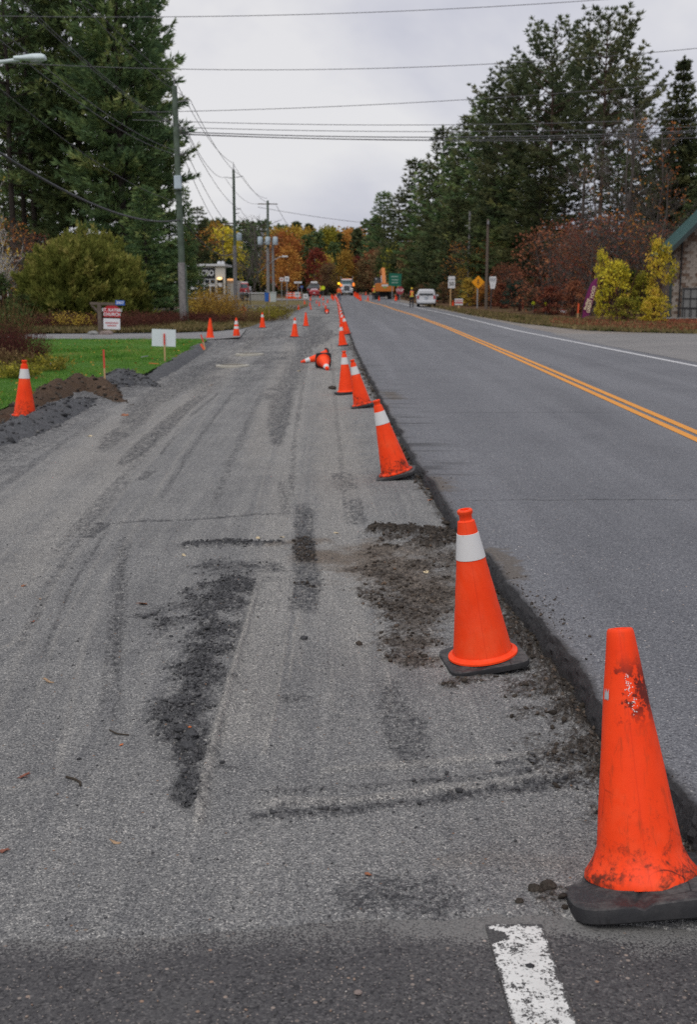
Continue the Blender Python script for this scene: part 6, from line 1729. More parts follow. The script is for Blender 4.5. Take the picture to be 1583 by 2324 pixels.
# ---- wires
M_WIRE = plain('wire_grey', (0.11, 0.11, 0.12), 0.6, 0.3)
M_CABLE = plain('cable_black', (0.04, 0.04, 0.045), 0.55, 0.4)
def wire(a, b, sag, rad_, label, mat=None, n=26, group='overhead wires', name='wire'):
    a, b = Vector(a), Vector(b)
    P = []
    for i in range(n + 1):
        t = i / n
        p = a.lerp(b, t); p.z -= sag * 4 * t * (1 - t)
        P.append(p)
    o = MB().tube(P, rad_, 5).build(name, mat or M_WIRE, None, True)
    return tag(o, label, 'wire', group)
def pt(u, v, d): x, z = at(u, d, v); return (x, d, z)
W0 = 0.018
for i, (u0, v0, u1, v1, d, sg, lab) in enumerate(((-260, 30, 2000, -60, 62, 0.9, 'topmost wire crossing the sky along the upper edge'), (-200, 128, 1950, 66, 64, 1.3, 'wire crossing the sky from the top of the first utility pole'),
        (300, 255, 2000, 140, 68, 0.55, 'slanting wire below the one from the pole top'), (300, 272, 1700, 262, 68, 0.4, 'thin level wire above the close bundle of wires'),
        (405, 289, 1700, 283, 66.2, .3, 'upper wire of the close bundle crossing to the right'), (405, 299, 1700, 290, 66.4, .4, 'middle wire of the close bundle crossing to the right'), (405, 303, 1700, 293, 66.6, 0.45, 'second lowest wire of the close bundle crossing to the right'), (405, 305, 1700, 309, 66.0, .3, 'lowest wire of the close bundle crossing to the right'))):
    wire(pt(u0, v0, d), pt(u1, v1, d + 3), sg, W0 if i != 5 else 0.028, lab, n=40)
def pp(P, X, d, dx, z): return (X + dx, d, z - 0.15 + float(zg(d)))
ends = [((0.0, H1 + 0.4), (0.0, H2 + .6), (0.0, H3 + .3)), ((0.85, zz1(232) + .12), (0.9, zz2(405) + .1), (1.2, zz3(462))), ((0.55, zz1(297) + .12), (-0.8, zz2(407) + .1), (-1.2, zz3(462))), ((0.50, zz1(299) + .1), (.65, zz2(478)), (0.1, zz3(520))),
        ((.55, zz1(352) + .1), (.6, zz2(538)), (0.3, zz3(545))), ((.35, zz1(354)), (-.6, zz2(538)), (-.3, zz3(545)))]
nm_ = ['top wire', 'outer wire of the upper arm', 'inner wire of the middle arm', 'outer wire of the middle arm', 'outer wire of the lower arm', 'inner wire of the lower arm']
X0, D0 = -9.6, 20.0
for (a, b, c), nme in zip(ends, nm_):
    wire((X0 + a[0] * .8, D0, a[1] - 0.15), pp(p1, X1 - 0.013 * a[1], D1, a[0], a[1]), 1.0, W0 * .8, nme + ' coming to the first utility pole past the pines')
    wire(pp(p1, X1 - 0.013 * a[1], D1, a[0], a[1]), pp(p2, X2, D2, b[0], b[1]), 0.75, W0, nme + ' between the first and second utility poles')
    wire(pp(p2, X2, D2, b[0], b[1]), pp(p3, X3, D3, c[0], c[1]), 0.8, W0, nme + ' between the second and third utility poles')
wire((X3 + 1.2, D3, zz3(462)), pt(715, 575, 250), 1.2, 0.03, 'wire from the third utility pole to the slim far pole')
wire((X3 - 1.2, D3, zz3(466)), pt(1100, 510, 240), 1.2, 0.03, 'thin wire from the third utility pole over the road to the far pines')
c1 = pt(408, 499, D1)
wire((X0 + .1, 22, 6.35), c1, 1.15, 0.042, 'thick black cable sagging in from the left to the first utility pole', M_CABLE, 40, 'thick cables', 'cable')
c2 = pt(534, 573, D2)
wire(pt(418, 503, D1), c2, 0.9, 0.036, 'thick black cable sagging between the first and second utility poles', M_CABLE, 40, 'thick cables', 'cable')
wire(c2, pt(609, 592, D3), 1.7, 0.045, 'thick black cable sagging between the second and third utility poles', M_CABLE, 40, 'thick cables', 'cable')
wire((X0, 22, 8.2), pt(405, 458, D1), 0.9, 0.014, 'thin cable above the thick black one before the pines', M_CABLE, 40, 'thick cables', 'cable')

# ---- the white store with the black name board
DS = 150.0
def sx(u): return at(u, DS)[0]
def sz(v): return at(0, DS, v)[1] - float(zg(DS))
x0 = sx(490)
r = thing('store', 'white and black store with lit door behind the golden brush', 'building', (x0, DS, float(zg(DS)) - 0.1))
M_SW = plain('store_white', (0.62, 0.63, 0.65), 0.6, var=0.05)
M_SC = plain('store_cream', (0.55, 0.53, 0.48), 0.8, var=0.08)
M_SK = plain('store_black', (0.012, 0.014, 0.016), 0.5)
M_GLASS = plain('dark_glass', (0.02, 0.025, 0.03), 0.08, 0.6)
lx_ = lambda u: sx(u) - x0
xL = lx_(395)
h = sz(604) + .1
MB().box(((xL + lx_(489)) / 2, 4, h / 2), (lx_(489) - xL, 8, h)).build('wall', M_SW, r)
MB().box(((xL + lx_(512)) / 2, 3.9, h + 0.14), (lx_(514.5) - xL, 8.8, 0.26)).build('roof', M_SW, r)
bw = MB().box(((xL + lx_(488.5)) / 2, -0.06, (sz(607) + sz(630)) / 2), (lx_(488.5) - xL, 0.1, sz(607) - sz(630))).build('name_board', M_SK, r)
text('lettering', 'LCBO', 0.98, M_SW, bw, ((lx_(455) + lx_(484.5)) / 2 - 0.05, -0.13, sz(618.3)), xs=0.80, bold=0.035)
pw = lx_(512) - lx_(490)
MB().box(((lx_(512) + lx_(490)) / 2, 0.2, h / 2 - 0.01), (pw, 0.9, h - 0.02)).build('pillar', M_SC, r)
MB().box(((lx_(494) + lx_(507.5)) / 2, -0.27, sz(660) / 2 + sz(634) / 2), (lx_(507.5) - lx_(494), 0.04, sz(634) - sz(672))).build('door', M_SK, r)
MB().box((lx_(500.5), -0.31, sz(644.5)), (0.55, 0.02, 0.5)).build('notice', M_SW, r)
MB().sphere((lx_(500), -0.5, sz(630.5)), 0.2, 10, (1.8, .7, .8)).build('door_lamp', plain('warm_lamp', (0.9, 0.7, 0.4), 0.5, emit=(1.0, 0.62, 0.25), estr=1.7), r, True)
for u0, u1 in ((452, 463), (466, 475.5), (478.5, 488)):
    wf = MB().box(((lx_(u0) + lx_(u1)) / 2, -0.03, (sz(633) + sz(641)) / 2), (lx_(u1) - lx_(u0) + 0.1, 0.06, sz(633) - sz(641) + .1)).build('window', M_SW, r)
    MB().box(((lx_(u0) + lx_(u1)) / 2, -0.065, (sz(633) + sz(641)) / 2), (lx_(u1) - lx_(u0), 0.02, sz(633) - sz(641))).build('pane', M_GLASS, wf)
for u0, u1 in ((450, 462), (465, 476), (479, 488)):
    wf = MB().box(((lx_(u0) + lx_(u1)) / 2, -0.03, (sz(648) + sz(672)) / 2), (lx_(u1) - lx_(u0) + 0.1, 0.06, sz(648) - sz(672) + .1)).build('shop_window', M_SW, r)
    MB().box(((lx_(u0) + lx_(u1)) / 2, -0.065, (sz(648) + sz(672)) / 2), (lx_(u1) - lx_(u0), 0.02, sz(648) - sz(672))).build('pane', M_GLASS, wf)
sw = MB().box((lx_(519.5), 9, sz(634) / 2), (lx_(528) - lx_(512), 14, sz(634))).build('side_wall', M_SC, r)
for k in range(5):
    MB().box((lx_(514.5 + k * 3.2), 1.85, sz(632.5)), (0.16, 0.3, 0.22)).build('flood_lamp', plain('flood_lamp', (0.5, 0.3, 0.15), .5, emit=(1.0, 0.5, 0.2), estr=0.7), sw)
for u in (497, 504.8):
    MB().lathe([(0.02, 0), (0.18, 0.05), (0.26, 0.14)], 14, M=Matrix.Translation((lx_(u), 1, sz(597) + .12)) @ Matrix.Rotation(PI / 2, 4, 'X'), cap0=False).build('dish', M_SW, r, True)
    MB().tube([(lx_(u), 1.05, h), (lx_(u), 1.05, sz(597) + .12)], 0.04, 5).build('mast', M_STEEL, r)
# fenced pen right of the store
x0 = at(584, 158)[0]
r = thing('fence', 'pale panel fence with white cap right of the store', 'fence', (x0, 158, float(zg(158)) - 0.1))
for k in range(4):
    MB().box(((k - 1.5) * 0.55, 0, 0.45), (0.50, 0.05, 0.9)).build('panel', plain('pale_panel', (0.33, 0.33, 0.31), 0.8), r)
for k in range(5): MB().box(((k - 2) * 0.55, 0, 0.5), (0.045, 0.09, 1.0)).build('post', M_STEEL, r)
MB().box((0, 0, 1.06), (2.4, 0.2, 0.13)).build('cap', M_SW, r)
# bins
for u, mat_, lab, w_, h_ in ((606, M_SBLUE, 'blue bin left of the third utility pole', 0.52, 1.05), (600 + 11.5, M_AMBER, 'yellow bin half behind the third utility pole', .36, 1.05), (620, plain('pale_bin', (0.48, 0.54, 0.54), .6), 'pale grey white cabinet right of the third utility pole', 0.75, 1.15)):
    d = 150 if u < 615 else 148
    X = at(u, d)[0]
    r = thing('bin' if u < 615 else 'cabinet', lab, 'bin' if u < 615 else 'cabinet', (X, d, float(zg(d)) - 0.05))
    MB().box((0, 0, h_ / 2), (w_, w_, h_), taper=(1.1, 1.1), bev=0.03).build('bin_body', mat_, r)
    MB().box((0, 0, h_ + 0.04), (w_ * 1.2, w_ * 1.2, 0.09), bev=0.02).build('lid', mat_, r)
for u, d, lab in ((552, 128, 'left'), (560.5, 130, 'middle'), (568, 131, 'right')):
    X = at(u, d)[0]
    r = thing('fence_post', 'thin dark post between the second and third poles, %s of three' % lab, 'post', (X, d, float(zg(d)) - 0.1), 0, 'thin dark posts in front of the fence')
    MB().tube([(0, 0, 0), (0, 0, 1.6)], 0.05, 6).build('post', M_BLACK, r)
    MB().sphere((0, 0, 1.62), 0.07, 8).build('cap', M_BLACK, r)
# flag on the third pole
X = at(612, 153)[0]
r = thing('flag', 'limp red and white flag hanging beside the third utility pole', 'flag', (X, 153.5, at(0, 153.5, 629)[1]))
v = []
for i in range(7):
    for k in range(5):
        t, q = i / 6, k / 4
        v.append((0.05 + t * 0.95 + q * 0.25, -0.05 - 0.07 * math.sin(i * 1.1 + q * 2), -t * 1.35 - q * 0.42 + .1))
fc = [(i * 5 + k, i * 5 + k + 1, (i + 1) * 5 + k + 1, (i + 1) * 5 + k) for i in range(6) for k in range(4)]
MB().add(v[:15], fc[:8]).build('red_end', M_SRED, r, True)
MB().add(v[10:25], fc[:8]).build('white_middle', M_SIGNW, r, True)
MB().add(v[20:35], fc[:8]).build('red_tail', M_SRED, r, True)
MB().tube([(-0.35, 0, -0.25), (0.2, -0.03, 0.25)], 0.02, 6).build('staff', M_STEEL, r)
# fire hydrant, tiny, red by the second pole
x, y = gp(553, 718, -0.05)
r = thing('fire_hydrant', 'dark red fire hydrant in the weeds right of the second utility pole', 'hydrant', (x, y, -0.05))
MB().lathe([(0.16, 0), (0.16, 0.06), (0.11, 0.08), (0.11, 0.5), (0.14, 0.52), (0.14, 0.57), (0.10, 0.66), (0.03, 0.70)], 14).build('barrel', plain('hydrant_red', (0.25, 0.02, 0.03), .5), r, True)
for s_ in (-1, 1): MB().lathe([(0.05, 0), (0.05, 0.1)], 10, M=Matrix.Translation((0.10 * s_, 0, 0.42)) @ Matrix.Rotation(s_ * PI / 2, 4, 'Y')).build('outlet', M_SRED, r)

# ---- the house at the right edge
DH = 70.0
hx = lambda u: at(u, DH)[0]
hz_ = lambda v: at(0, DH, v)[1]
x0 = hx(1524)
r = thing('house', 'pale shingled house with a green metal roof at the right edge', 'building', (x0, DH, -0.1), rad(-7))
M_HW = plain('house_back_wall', (0.16, 0.13, 0.11), 0.9)
M_SHI = [plain('shingle_pale', (0.30, 0.265, 0.23), 0.9, 0.1, var=0.25, scale=3), plain('shingle_tan', (0.215, 0.17, 0.135), 0.9, 0.1, var=0.25, scale=3), plain('shingle_brown', (0.15, 0.105, 0.08), 0.9, 0.1, var=0.25, scale=3)]
M_GROOF = plain('green_metal_roof', (0.055, 0.115, 0.11), 0.6, 0.3, var=0.2)
hw = 5.2
eave = hz_(558) + .1
# eave falls to the left: gable wall faces the road, ridge outside the view
peakx, peakz = hw / 2, hz_(452) + .1
wall = [(0, 0), (hw, 0), (hw, eave), (peakx, peakz - 0.3), (0, eave)]
MB().prism(wall, 0.0, 6.0).build('wall', M_HW, r)
rows_ = 30
rg = random.Random(12)
sh = None; cnt_ = 0
shm = []
for k in range(3):
    o = MB().box((0, 0, 0), (0.34, 0.05, 0.20), rx=0.10).build('shingle', M_SHI[k], r); shm.append(o)
for o in shm[:]: pass
first = True
zr = 0.1; row = 0
while zr < peakz - 0.5 and cnt_ < 290:
    xx = 0.12 + (row % 2) * 0.17
    while xx < hw - 0.1:
        top = eave + (peakz - 0.3 - eave) * (1 - abs(xx - peakx) / peakx)
        if zr + 0.1 < top - 0.05 and not (0.62 < xx < 1.7 and zr < 1.95) and xx < 3.2:
            if cnt_ < 290:
                k = rg.choices((0, 1, 2), (3, 2, 1.2 if zr < eave else 4))[0]
                if cnt_ < 3: o = shm[cnt_]
                else: o = link_mesh('shingle', shm[k].data, None, r)
                o.location = (xx + rg.uniform(-.02, .02), -0.02 + rg.uniform(-.008, .008), zr); o.scale = (1, 1, 1)
            cnt_ += 1
        xx += 0.36
    zr += 0.185; row += 1
sl = math.atan2(peakz - eave, peakx); ln = math.hypot(peakx + 0.45, (peakz - eave) * (peakx + .45) / peakx)
for s_ in (-1, 1):
    cx_ = peakx + s_ * (peakx + 0.45) / 2; cz = peakz - math.tan(sl) * (peakx + .45) / 2
    rf = MB().box((cx_, 2.7, cz), (ln, 7.4, 0.10), ry=s_ * sl).build('roof', M_GROOF, r)
    m = MB()
    for k in range(14): m.box((cx_, -0.85 + k * 0.54, cz + 0.075), (ln, 0.045, 0.05), ry=s_ * sl)
    m.build('seam_ribs', M_GROOF, rf)
    MB().box((cx_, -1.02, cz - 0.06), (ln, 0.05, 0.22), ry=s_ * sl).build('fascia', plain('fascia_dark', (0.03, 0.045, 0.045), .6), rf)
dr = MB().box((1.16, -0.03, 0.98), (0.98, 0.1, 1.92)).build('door', plain('grey_door', (0.17, 0.17, 0.165), 0.7), r)
m = MB()
for k in range(3): m.box((0.75 + k * 0.41, -0.1, 0.98), (0.05, 0.04, 1.9))
for k in range(4): m.box((1.16, -0.1, 0.15 + k * 0.58), (0.95, 0.042, 0.05))
m.build('lattice', M_BLACK, dr)
MB().box((-0.03, -0.05, eave / 2), (0.14, 0.14, eave)).build('corner_board', plain('fascia_dark', (0.03, 0.045, 0.045), .6), r)
MB().tube([(0.5, -0.2, 0), (0.5, -0.2, eave + .3)], 0.045, 6).build('downpipe', M_BLACK, r)
MB().box((1.4, -1.2, 0.12), (3.8, 1.8, 0.14)).build('porch_step', M_STONEG, r)
b = MB()
for k in range(9): b.tube([(0.2 + k * 0.38, -1.9, 0.1), (0.2 + k * 0.38, -1.9, 0.75)], 0.025, 5)
b.box((1.8, -1.9, 0.78), (3.4, 0.07, 0.06)); b.build('railing', M_BLACK, r)

# rust red creeper hanging on the house wall
rg_ = np.random.default_rng(31)
cr_w = Wood(); cp = []
for k in range(9):
    x0_ = rg_.uniform(0.5, 3.2); z0_ = rg_.uniform(1.6, eave + 0.8)
    s_ = np.linspace(0, 1, 6)[:, None]
    pts = np.array([x0_, -0.10, z0_]) + s_ * np.array([rg_.uniform(-.5, .5), 0, -rg_.uniform(0.6, 2.2)]) + rg_.normal(0, .05, (6, 3)) * np.array([1, .3, 1])
    cr_w.limb(pts, np.full(6, 0.012), 3)
    cp.append(pts[rg_.integers(0, 6, 60)] + rg_.normal(0, .14, (60, 3)) * np.array([1, .25, 1]))
wv_, wf_ = cr_w.get(); lv_ = leaves_at(np.concatenate(cp), 0.10, rg_, np.clip(rg_.normal(.45, .2, 540), 0, 1))
cr = thing('creeper', 'rust red creeper climbing the pale house wall', 'vine', r.location, r.rotation_euler[2])
np_mesh('stem', wv_, wf_, M_TWIG, cr); np_mesh('foliage', lv_[0], lv_[1], F_RUST, cr, attrs=dict(tint=lv_[2]))
# ================================================================ VEHICLES
M_WPAINT = plain('white_paint_body', (0.60, 0.62, 0.65), 0.28, 0.5, var=0.03, coat=0.4)
M_TYRE = plain('tyre_rubber', (0.018, 0.018, 0.019), 0.85, 0.2)
M_RIM = plain('wheel_rim', (0.30, 0.31, 0.32), 0.4, 0.5, 0.5)
M_CHROME = plain('chrome', (0.50, 0.52, 0.54), 0.22, 0.5, 0.8)
M_TAIL = plain('tail_lamp_red', (0.40, 0.015, 0.02), 0.3, 0.5)
M_WIND = plain('windscreen', (0.05, 0.09, 0.10), 0.08, 0.7)
M_DTRIM = plain('dark_trim', (0.025, 0.026, 0.028), 0.6)
M_LIT = plain('lit_amber_lamp', (0.9, 0.5, 0.05), 0.4, emit=(1.0, 0.62, 0.02), estr=1.3)
M_LITO = plain('lit_orange_lamp', (0.9, 0.25, 0.05), 0.4, emit=(1.0, 0.22, 0.03), estr=0.9)
def wheel(parent, x, y, R, w, loc_z=None):
    M = Matrix.Rotation(PI / 2, 4, 'Y')
    t = MB().lathe([(R * 0.6, -w / 2), (R * 0.94, -w / 2), (R, -w * 0.36), (R, w * 0.36), (R * 0.94, w / 2), (R * 0.6, w / 2)], 22, M=M).build('wheel', M_TYRE, parent, True, loc=(x, y, R))
    MB().lathe([(R * 0.12, -w * 0.53), (R * 0.58, -w * 0.50), (R * 0.62, -w * 0.3), (R * 0.62, w * 0.3), (R * 0.58, w * 0.50), (R * 0.12, w * 0.53)], 18, M=M).build('rim', M_RIM, t, True)
    return t
def loft(stations, mat, name, parent, smooth=True, n=20):
    """stations: (y, half width low, half width belt, half width roof, z low, z belt, z roof)"""
    v, f = [], []
    for (y, wl, wb, wr, zl, zb, zr) in stations:
        half = [(wl * 0.86, zl), (wl, zl + 0.10), (wb * 1.0, zl + (zb - zl) * 0.5), (wb, zb), (wr + (wb - wr) * 0.45, zb + (zr - zb) * 0.55), (wr, zr - 0.07), (wr * 0.9, zr - 0.015), (wr * 0.5, zr)]
        ring = half + [(-a, b) for a, b in half[::-1]]
        v += [(a, y, b) for a, b in ring]
    k = 16
    for i in range(len(stations) - 1):
        for j in range(k):
            f.append((i * k + j, (i + 1) * k + j, (i + 1) * k + (j + 1) % k, i * k + (j + 1) % k))
    f.append(tuple(range(k))); f.append(tuple((len(stations) - 1) * k + j for j in range(k - 1, -1, -1)))
    return MB().add(v, f).build(name, mat, parent, smooth)
def quad(name, pts, mat, parent, th=0.012):
    a, b, c, d = [Vector(p) for p in pts]
    n = (b - a).cross(d - a).normalized() * th
    m = MB().add([a, b, c, d, a - n, b - n, c - n, d - n], [(0, 1, 2, 3), (7, 6, 5, 4), (0, 4, 5, 1), (1, 5, 6, 2), (2, 6, 7, 3), (3, 7, 4, 0)])
    return m.build(name, mat, parent)
def people_mover(label, loc, rz, paint, s=1.0):
    r = thing('parked_van', label, 'van', loc, rz)
    r.scale = (s, s, s)
    loft([(0.0, 0.86, 0.90, 0.70, 0.42, 1.02, 1.62), (0.10, 0.93, 0.97, 0.745, 0.34, 1.04, 1.72), (0.9, 0.95, 0.99, 0.76, 0.24, 1.05, 1.76), (2.6, 0.95, 0.99, 0.76, 0.24, 1.03, 1.76), (3.3, 0.95, 0.99, 0.72, 0.24, 1.0, 1.70),
          (4.1, 0.94, 0.97, 0.68, 0.24, 0.98, 1.14), (4.9, 0.88, 0.90, 0.62, 0.28, 0.84, 0.95), (5.1, 0.70, 0.72, 0.5, 0.36, 0.72, 0.80)], paint, 'body', r)
    quad('rear_window', [(-0.72, -0.012, 1.12), (0.72, -0.012, 1.12), (0.62, 0.012, 1.54), (-0.62, 0.012, 1.54)], M_GLASS, r)
    for sx_ in (-1, 1):
        MB().box((sx_ * 0.80, -0.012, 0.96), (0.17, 0.05, 0.34), ry=-sx_ * 0.06, bev=0.015).build('tail_lamp', M_TAIL, r)
        quad('side_window', [(sx_ * 0.975, 0.7, 1.10), (sx_ * 0.965, 3.35, 1.08), (sx_ * 0.80, 2.9, 1.62), (sx_ * 0.83, 0.75, 1.62)] if sx_ > 0 else [(-0.965, 3.35, 1.08), (-0.975, 0.7, 1.10), (-0.83, 0.75, 1.62), (-0.80, 2.9, 1.62)], M_GLASS, r, 0.02)
        MB().box((sx_ * 1.08, 3.35, 1.12), (0.2, 0.1, 0.15), bev=0.03).build('mirror', paint, r)
        wheel(r, sx_ * 0.82, 0.85, 0.34, 0.22); wheel(r, sx_ * 0.82, 3.95, 0.34, 0.22)
    MB().box((0, -0.06, 0.50), (1.80, 0.16, 0.24), bev=0.05).build('bumper', paint, r)
    MB().box((0, -0.02, 0.86), (0.32, 0.03, 0.16)).build('licence_plate', M_SBLUE if False else plain('plate_grey', (0.38, 0.42, 0.47), .5), r)
    MB().box((0, -0.02, 1.0), (0.55, 0.03, 0.035)).build('handle', M_CHROME, r)
    MB().tube([(0.05, -0.03, 1.13), (0.42, -0.035, 1.17)], 0.012, 5).build('wiper', M_DTRIM, r)
    for sx_ in (-.7, .7): MB().tube([(sx_, 0.7, 1.76), (sx_, 0.8, 1.80), (sx_, 2.8, 1.80), (sx_, 2.9, 1.75)], 0.018, 6).build('roof_rail', M_DTRIM, r)
    return r
vx, vy = gp(968, 697, 0.0)
people_mover('white minivan parked on the right shoulder, seen from behind', (vx, vy, float(zg(vy))), rad(-4.5), M_WPAINT, 0.99)

def dump_truck():
    d = 222.0
    X = at(787.5, d)[0]
    r = thing('dump_truck', 'white dump truck facing the viewer at the head of the lane with amber lamps lit', 'truck', (X, d, float(zg(d))))
    # cab and hood, front at -y
    loft([(0.0, 0.62, 0.66, 0.5, 0.95, 1.45, 1.95), (0.25, 0.70, 0.74, 0.58, 0.95, 1.5, 2.0), (1.6, 0.82, 0.88, 0.80, 0.95, 1.6, 2.18)], M_WPAINT, 'hood', r)
    MB().box((0, 2.5, 1.95), (2.1, 1.8, 2.1), taper=(0.88, 0.9), bev=0.08).build('cab', M_WPAINT, r)
    quad('windscreen', [(-0.93, 1.52, 2.12), (0.93, 1.52, 2.12), (0.86, 1.60, 2.82), (-0.86, 1.60, 2.82)], plain('teal_windscreen', (0.10, 0.20, 0.22), 0.1, .6), r, 0.03)
    MB().box((0, 1.42, 2.98), (1.98, 0.5, 0.28), rx=0.12, bev=0.05).build('sun_visor', M_WPAINT, r)
    gr = MB().box((0, -0.05, 1.42), (1.02, 0.1, 0.86), bev=0.02).build('grille', M_DTRIM, r)
    for k in range(6): MB().box((0, -0.11, 1.08 + k * 0.14), (0.96, 0.03, 0.03)).build('grille_bar', M_CHROME, gr)
    MB().box((0, -0.25, 0.72), (2.3, 0.3, 0.36), bev=0.06).build('bumper', M_CHROME, r)
    MB().box((0, -0.42, 0.66), (0.42, 0.03, 0.2)).build('licence_plate', M_SIGNW, r)
    for s_ in (-1, 1):
        MB().box((s_ * 0.93, 0.55, 1.18), (0.56, 1.3, 0.44), taper=(0.85, 0.8), bev=0.08).build('fender', M_WPAINT, r)
        MB().box((s_ * 0.88, -0.12, 1.2), (0.34, 0.12, 0.24), bev=0.04).build('headlight', plain('lamp_glass', (0.6, 0.62, 0.63), 0.2, .6), r)
        wheel(r, s_ * 0.98, 0.6, 0.52, 0.32)
        wheel(r, s_ * 0.95, 5.2, 0.52, 0.5); wheel(r, s_ * 0.95, 6.5, 0.52, 0.5)
        MB().tube([(s_ * 1.12, 3.5, 1.2), (s_ * 1.12, 3.5, 3.35), (s_ * 1.18, 3.45, 3.6)], 0.08, 8).build('exhaust_stack', M_CHROME, r, True)
        MB().box((s_ * 1.34, 1.75, 2.35), (0.24, 0.12, 0.62), bev=0.03).build('mirror', M_DTRIM, r)
        MB().tube([(s_ * 0.95, 1.8, 2.6), (s_ * 1.3, 1.75, 2.6)], 0.025, 5).build('mirror_arm', M_CHROME, r)
    for k in (-0.7, -0.3, 0.1, 0.5, 0.75): MB().box((k, 1.5, 3.16), (0.14, 0.12, 0.08)).build('marker_lamp', M_LITO, r)
    MB().sphere((-1.50, 1.0, 2.28), 0.24, 12, (1, .4, 1)).build('beacon', M_LIT, r, True)
    MB().sphere((-1.08, 0.9, 1.98), 0.22, 12, (1, .4, 1.1)).build('beacon', M_LITO, r, True)
    MB().sphere((1.30, 1.0, 2.08), 0.24, 12, (.85, .4, 1.5)).build('beacon', M_LITO, r, True)
    for s_, xx in ((-1, -1.50), (-1, -1.08), (1, 1.30)): MB().tube([(xx, 1.05, 1.3), (xx, 1.05, 2.1)], 0.03, 5).build('beacon_post', M_DTRIM, r)
    MB().box((0, 5.6, 2.15), (2.5, 4.2, 1.5), taper=(1.04, 1.04), bev=0.05).build('dump_box', plain('box_navy', (0.03, 0.04, 0.06), 0.5), r)
    MB().box((0, 3.9, 0.95), (1.0, 7.2, 0.3)).build('chassis', M_DTRIM, r)
dump_truck()

def excavator():
    x, y = gp(874, 679, 0.0)
    d = y
    r = thing('excavator', 'orange excavator seen from behind at the right side of the far road', 'excavator', (x, d, float(zg(d))), 0.06)
    O = plain('machine_orange', (0.56, 0.175, 0.03), 0.45, 0.4, var=0.08)
    cw = MB()
    o_ = [(-1.32, 0.0), (1.32, 0.0), (1.36, 0.3), (1.36, 0.95), (1.2, 1.12), (-1.2, 1.12), (-1.36, 0.95), (-1.36, 0.3)]
    cw.prism(o_, 0.0, 0.9).build('counterweight', O, r, loc=(0, 0, 1.12))
    MB().box((0.0, -0.012, 1.95), (0.95, 0.02, 0.26)).build('white_label', M_SIGNW, r)
    MB().box((0.0, -0.014, 1.66), (0.55, 0.02, 0.2)).build('green_label', plain('label_green', (0.30, 0.42, 0.12), .6), r)
    MB().box((0.15, 2.0, 1.75), (2.5, 2.6, 1.05), bev=0.06).build('engine_house', O, r)
    MB().box((-0.82, 2.9, 2.35), (0.95, 1.6, 1.5), taper=(0.92, 0.9), bev=0.06).build('cab', M_DTRIM, r)
    quad('rear_window', [(-1.2, 2.08, 2.25), (-0.45, 2.08, 2.25), (-0.47, 2.14, 2.95), (-1.17, 2.14, 2.95)], M_GLASS, r, .02)
    MB().box((-1.1, 2.05, 2.9), (0.22, 0.1, 0.12)).build('work_lamp', M_SIGNW, r)
    bm_ = MB()
    for (a, b, w, h_) in (((0.2, 3.2, 1.9), (0.2, 5.2, 4.25), 0.52, 0.6), ((0.2, 5.2, 4.25), (0.2, 8.2, 3.9), 0.48, 0.5)):
        a, b = Vector(a), Vector(b); c = (a + b) / 2; L = (b - a).length; an = math.atan2(b.z - a.z, b.y - a.y)
        bm_.box(c, (w, L + 0.3, h_), rx=an, bev=0.05)
    bm_.build('boom', O, r)
    m = MB(); a, b = Vector((0.2, 8.1, 4.0)), Vector((0.2, 7.6, 1.2)); c = (a + b) / 2
    m.box(c, (0.36, 0.45, (a - b).length), rx=-0.18, bev=0.04); m.build('stick', O, r)
    MB().prism([(-0.55, 0), (0.55, 0), (0.6, 0.8), (-0.6, 0.8)], 7.0, 7.9).build('bucket', M_DTRIM, r, loc=(0.2, 0, 0.25))
    for s_ in (-1, 1):
        MB().tube([(0.2 + s_ * 0.3, 3.3, 1.7), (0.2 + s_ * 0.3, 4.7, 3.4)], 0.07, 8).build('hydraulic_ram', M_CHROME, r)
        pts = []
        for k in range(24):
            t = 2 * PI * k / 24
            yy = math.cos(t) * 0.42 + (1.35 if math.cos(t) > 0 else -1.35); pts.append((yy, 0.45 + 0.43 * math.sin(t)))
        M = Matrix.Rotation(PI / 2, 4, 'Z')
        tr = MB().prism([(a, b) for a, b in pts], -0.3, 0.3, M=Matrix.Translation((s_ * 0.98, 1.9, 0)) @ M).build('track', M_TYRE, r)
        sh_ = MB()
        for k in range(14): sh_.box((s_ * 0.98, 0.14, 0.1 + k * 0.055), (0.58, 0.05, 0.03))
        sh_.build('track_shoes', M_DTRIM, tr)
    MB().box((0, 1.9, 0.78), (1.3, 2.0, 0.62)).build('undercarriage', M_DTRIM, r)
    MB().box((1.15, 0.9, 2.3), (0.25, 0.3, 0.14)).build('exhaust', M_DTRIM, r)
excavator()

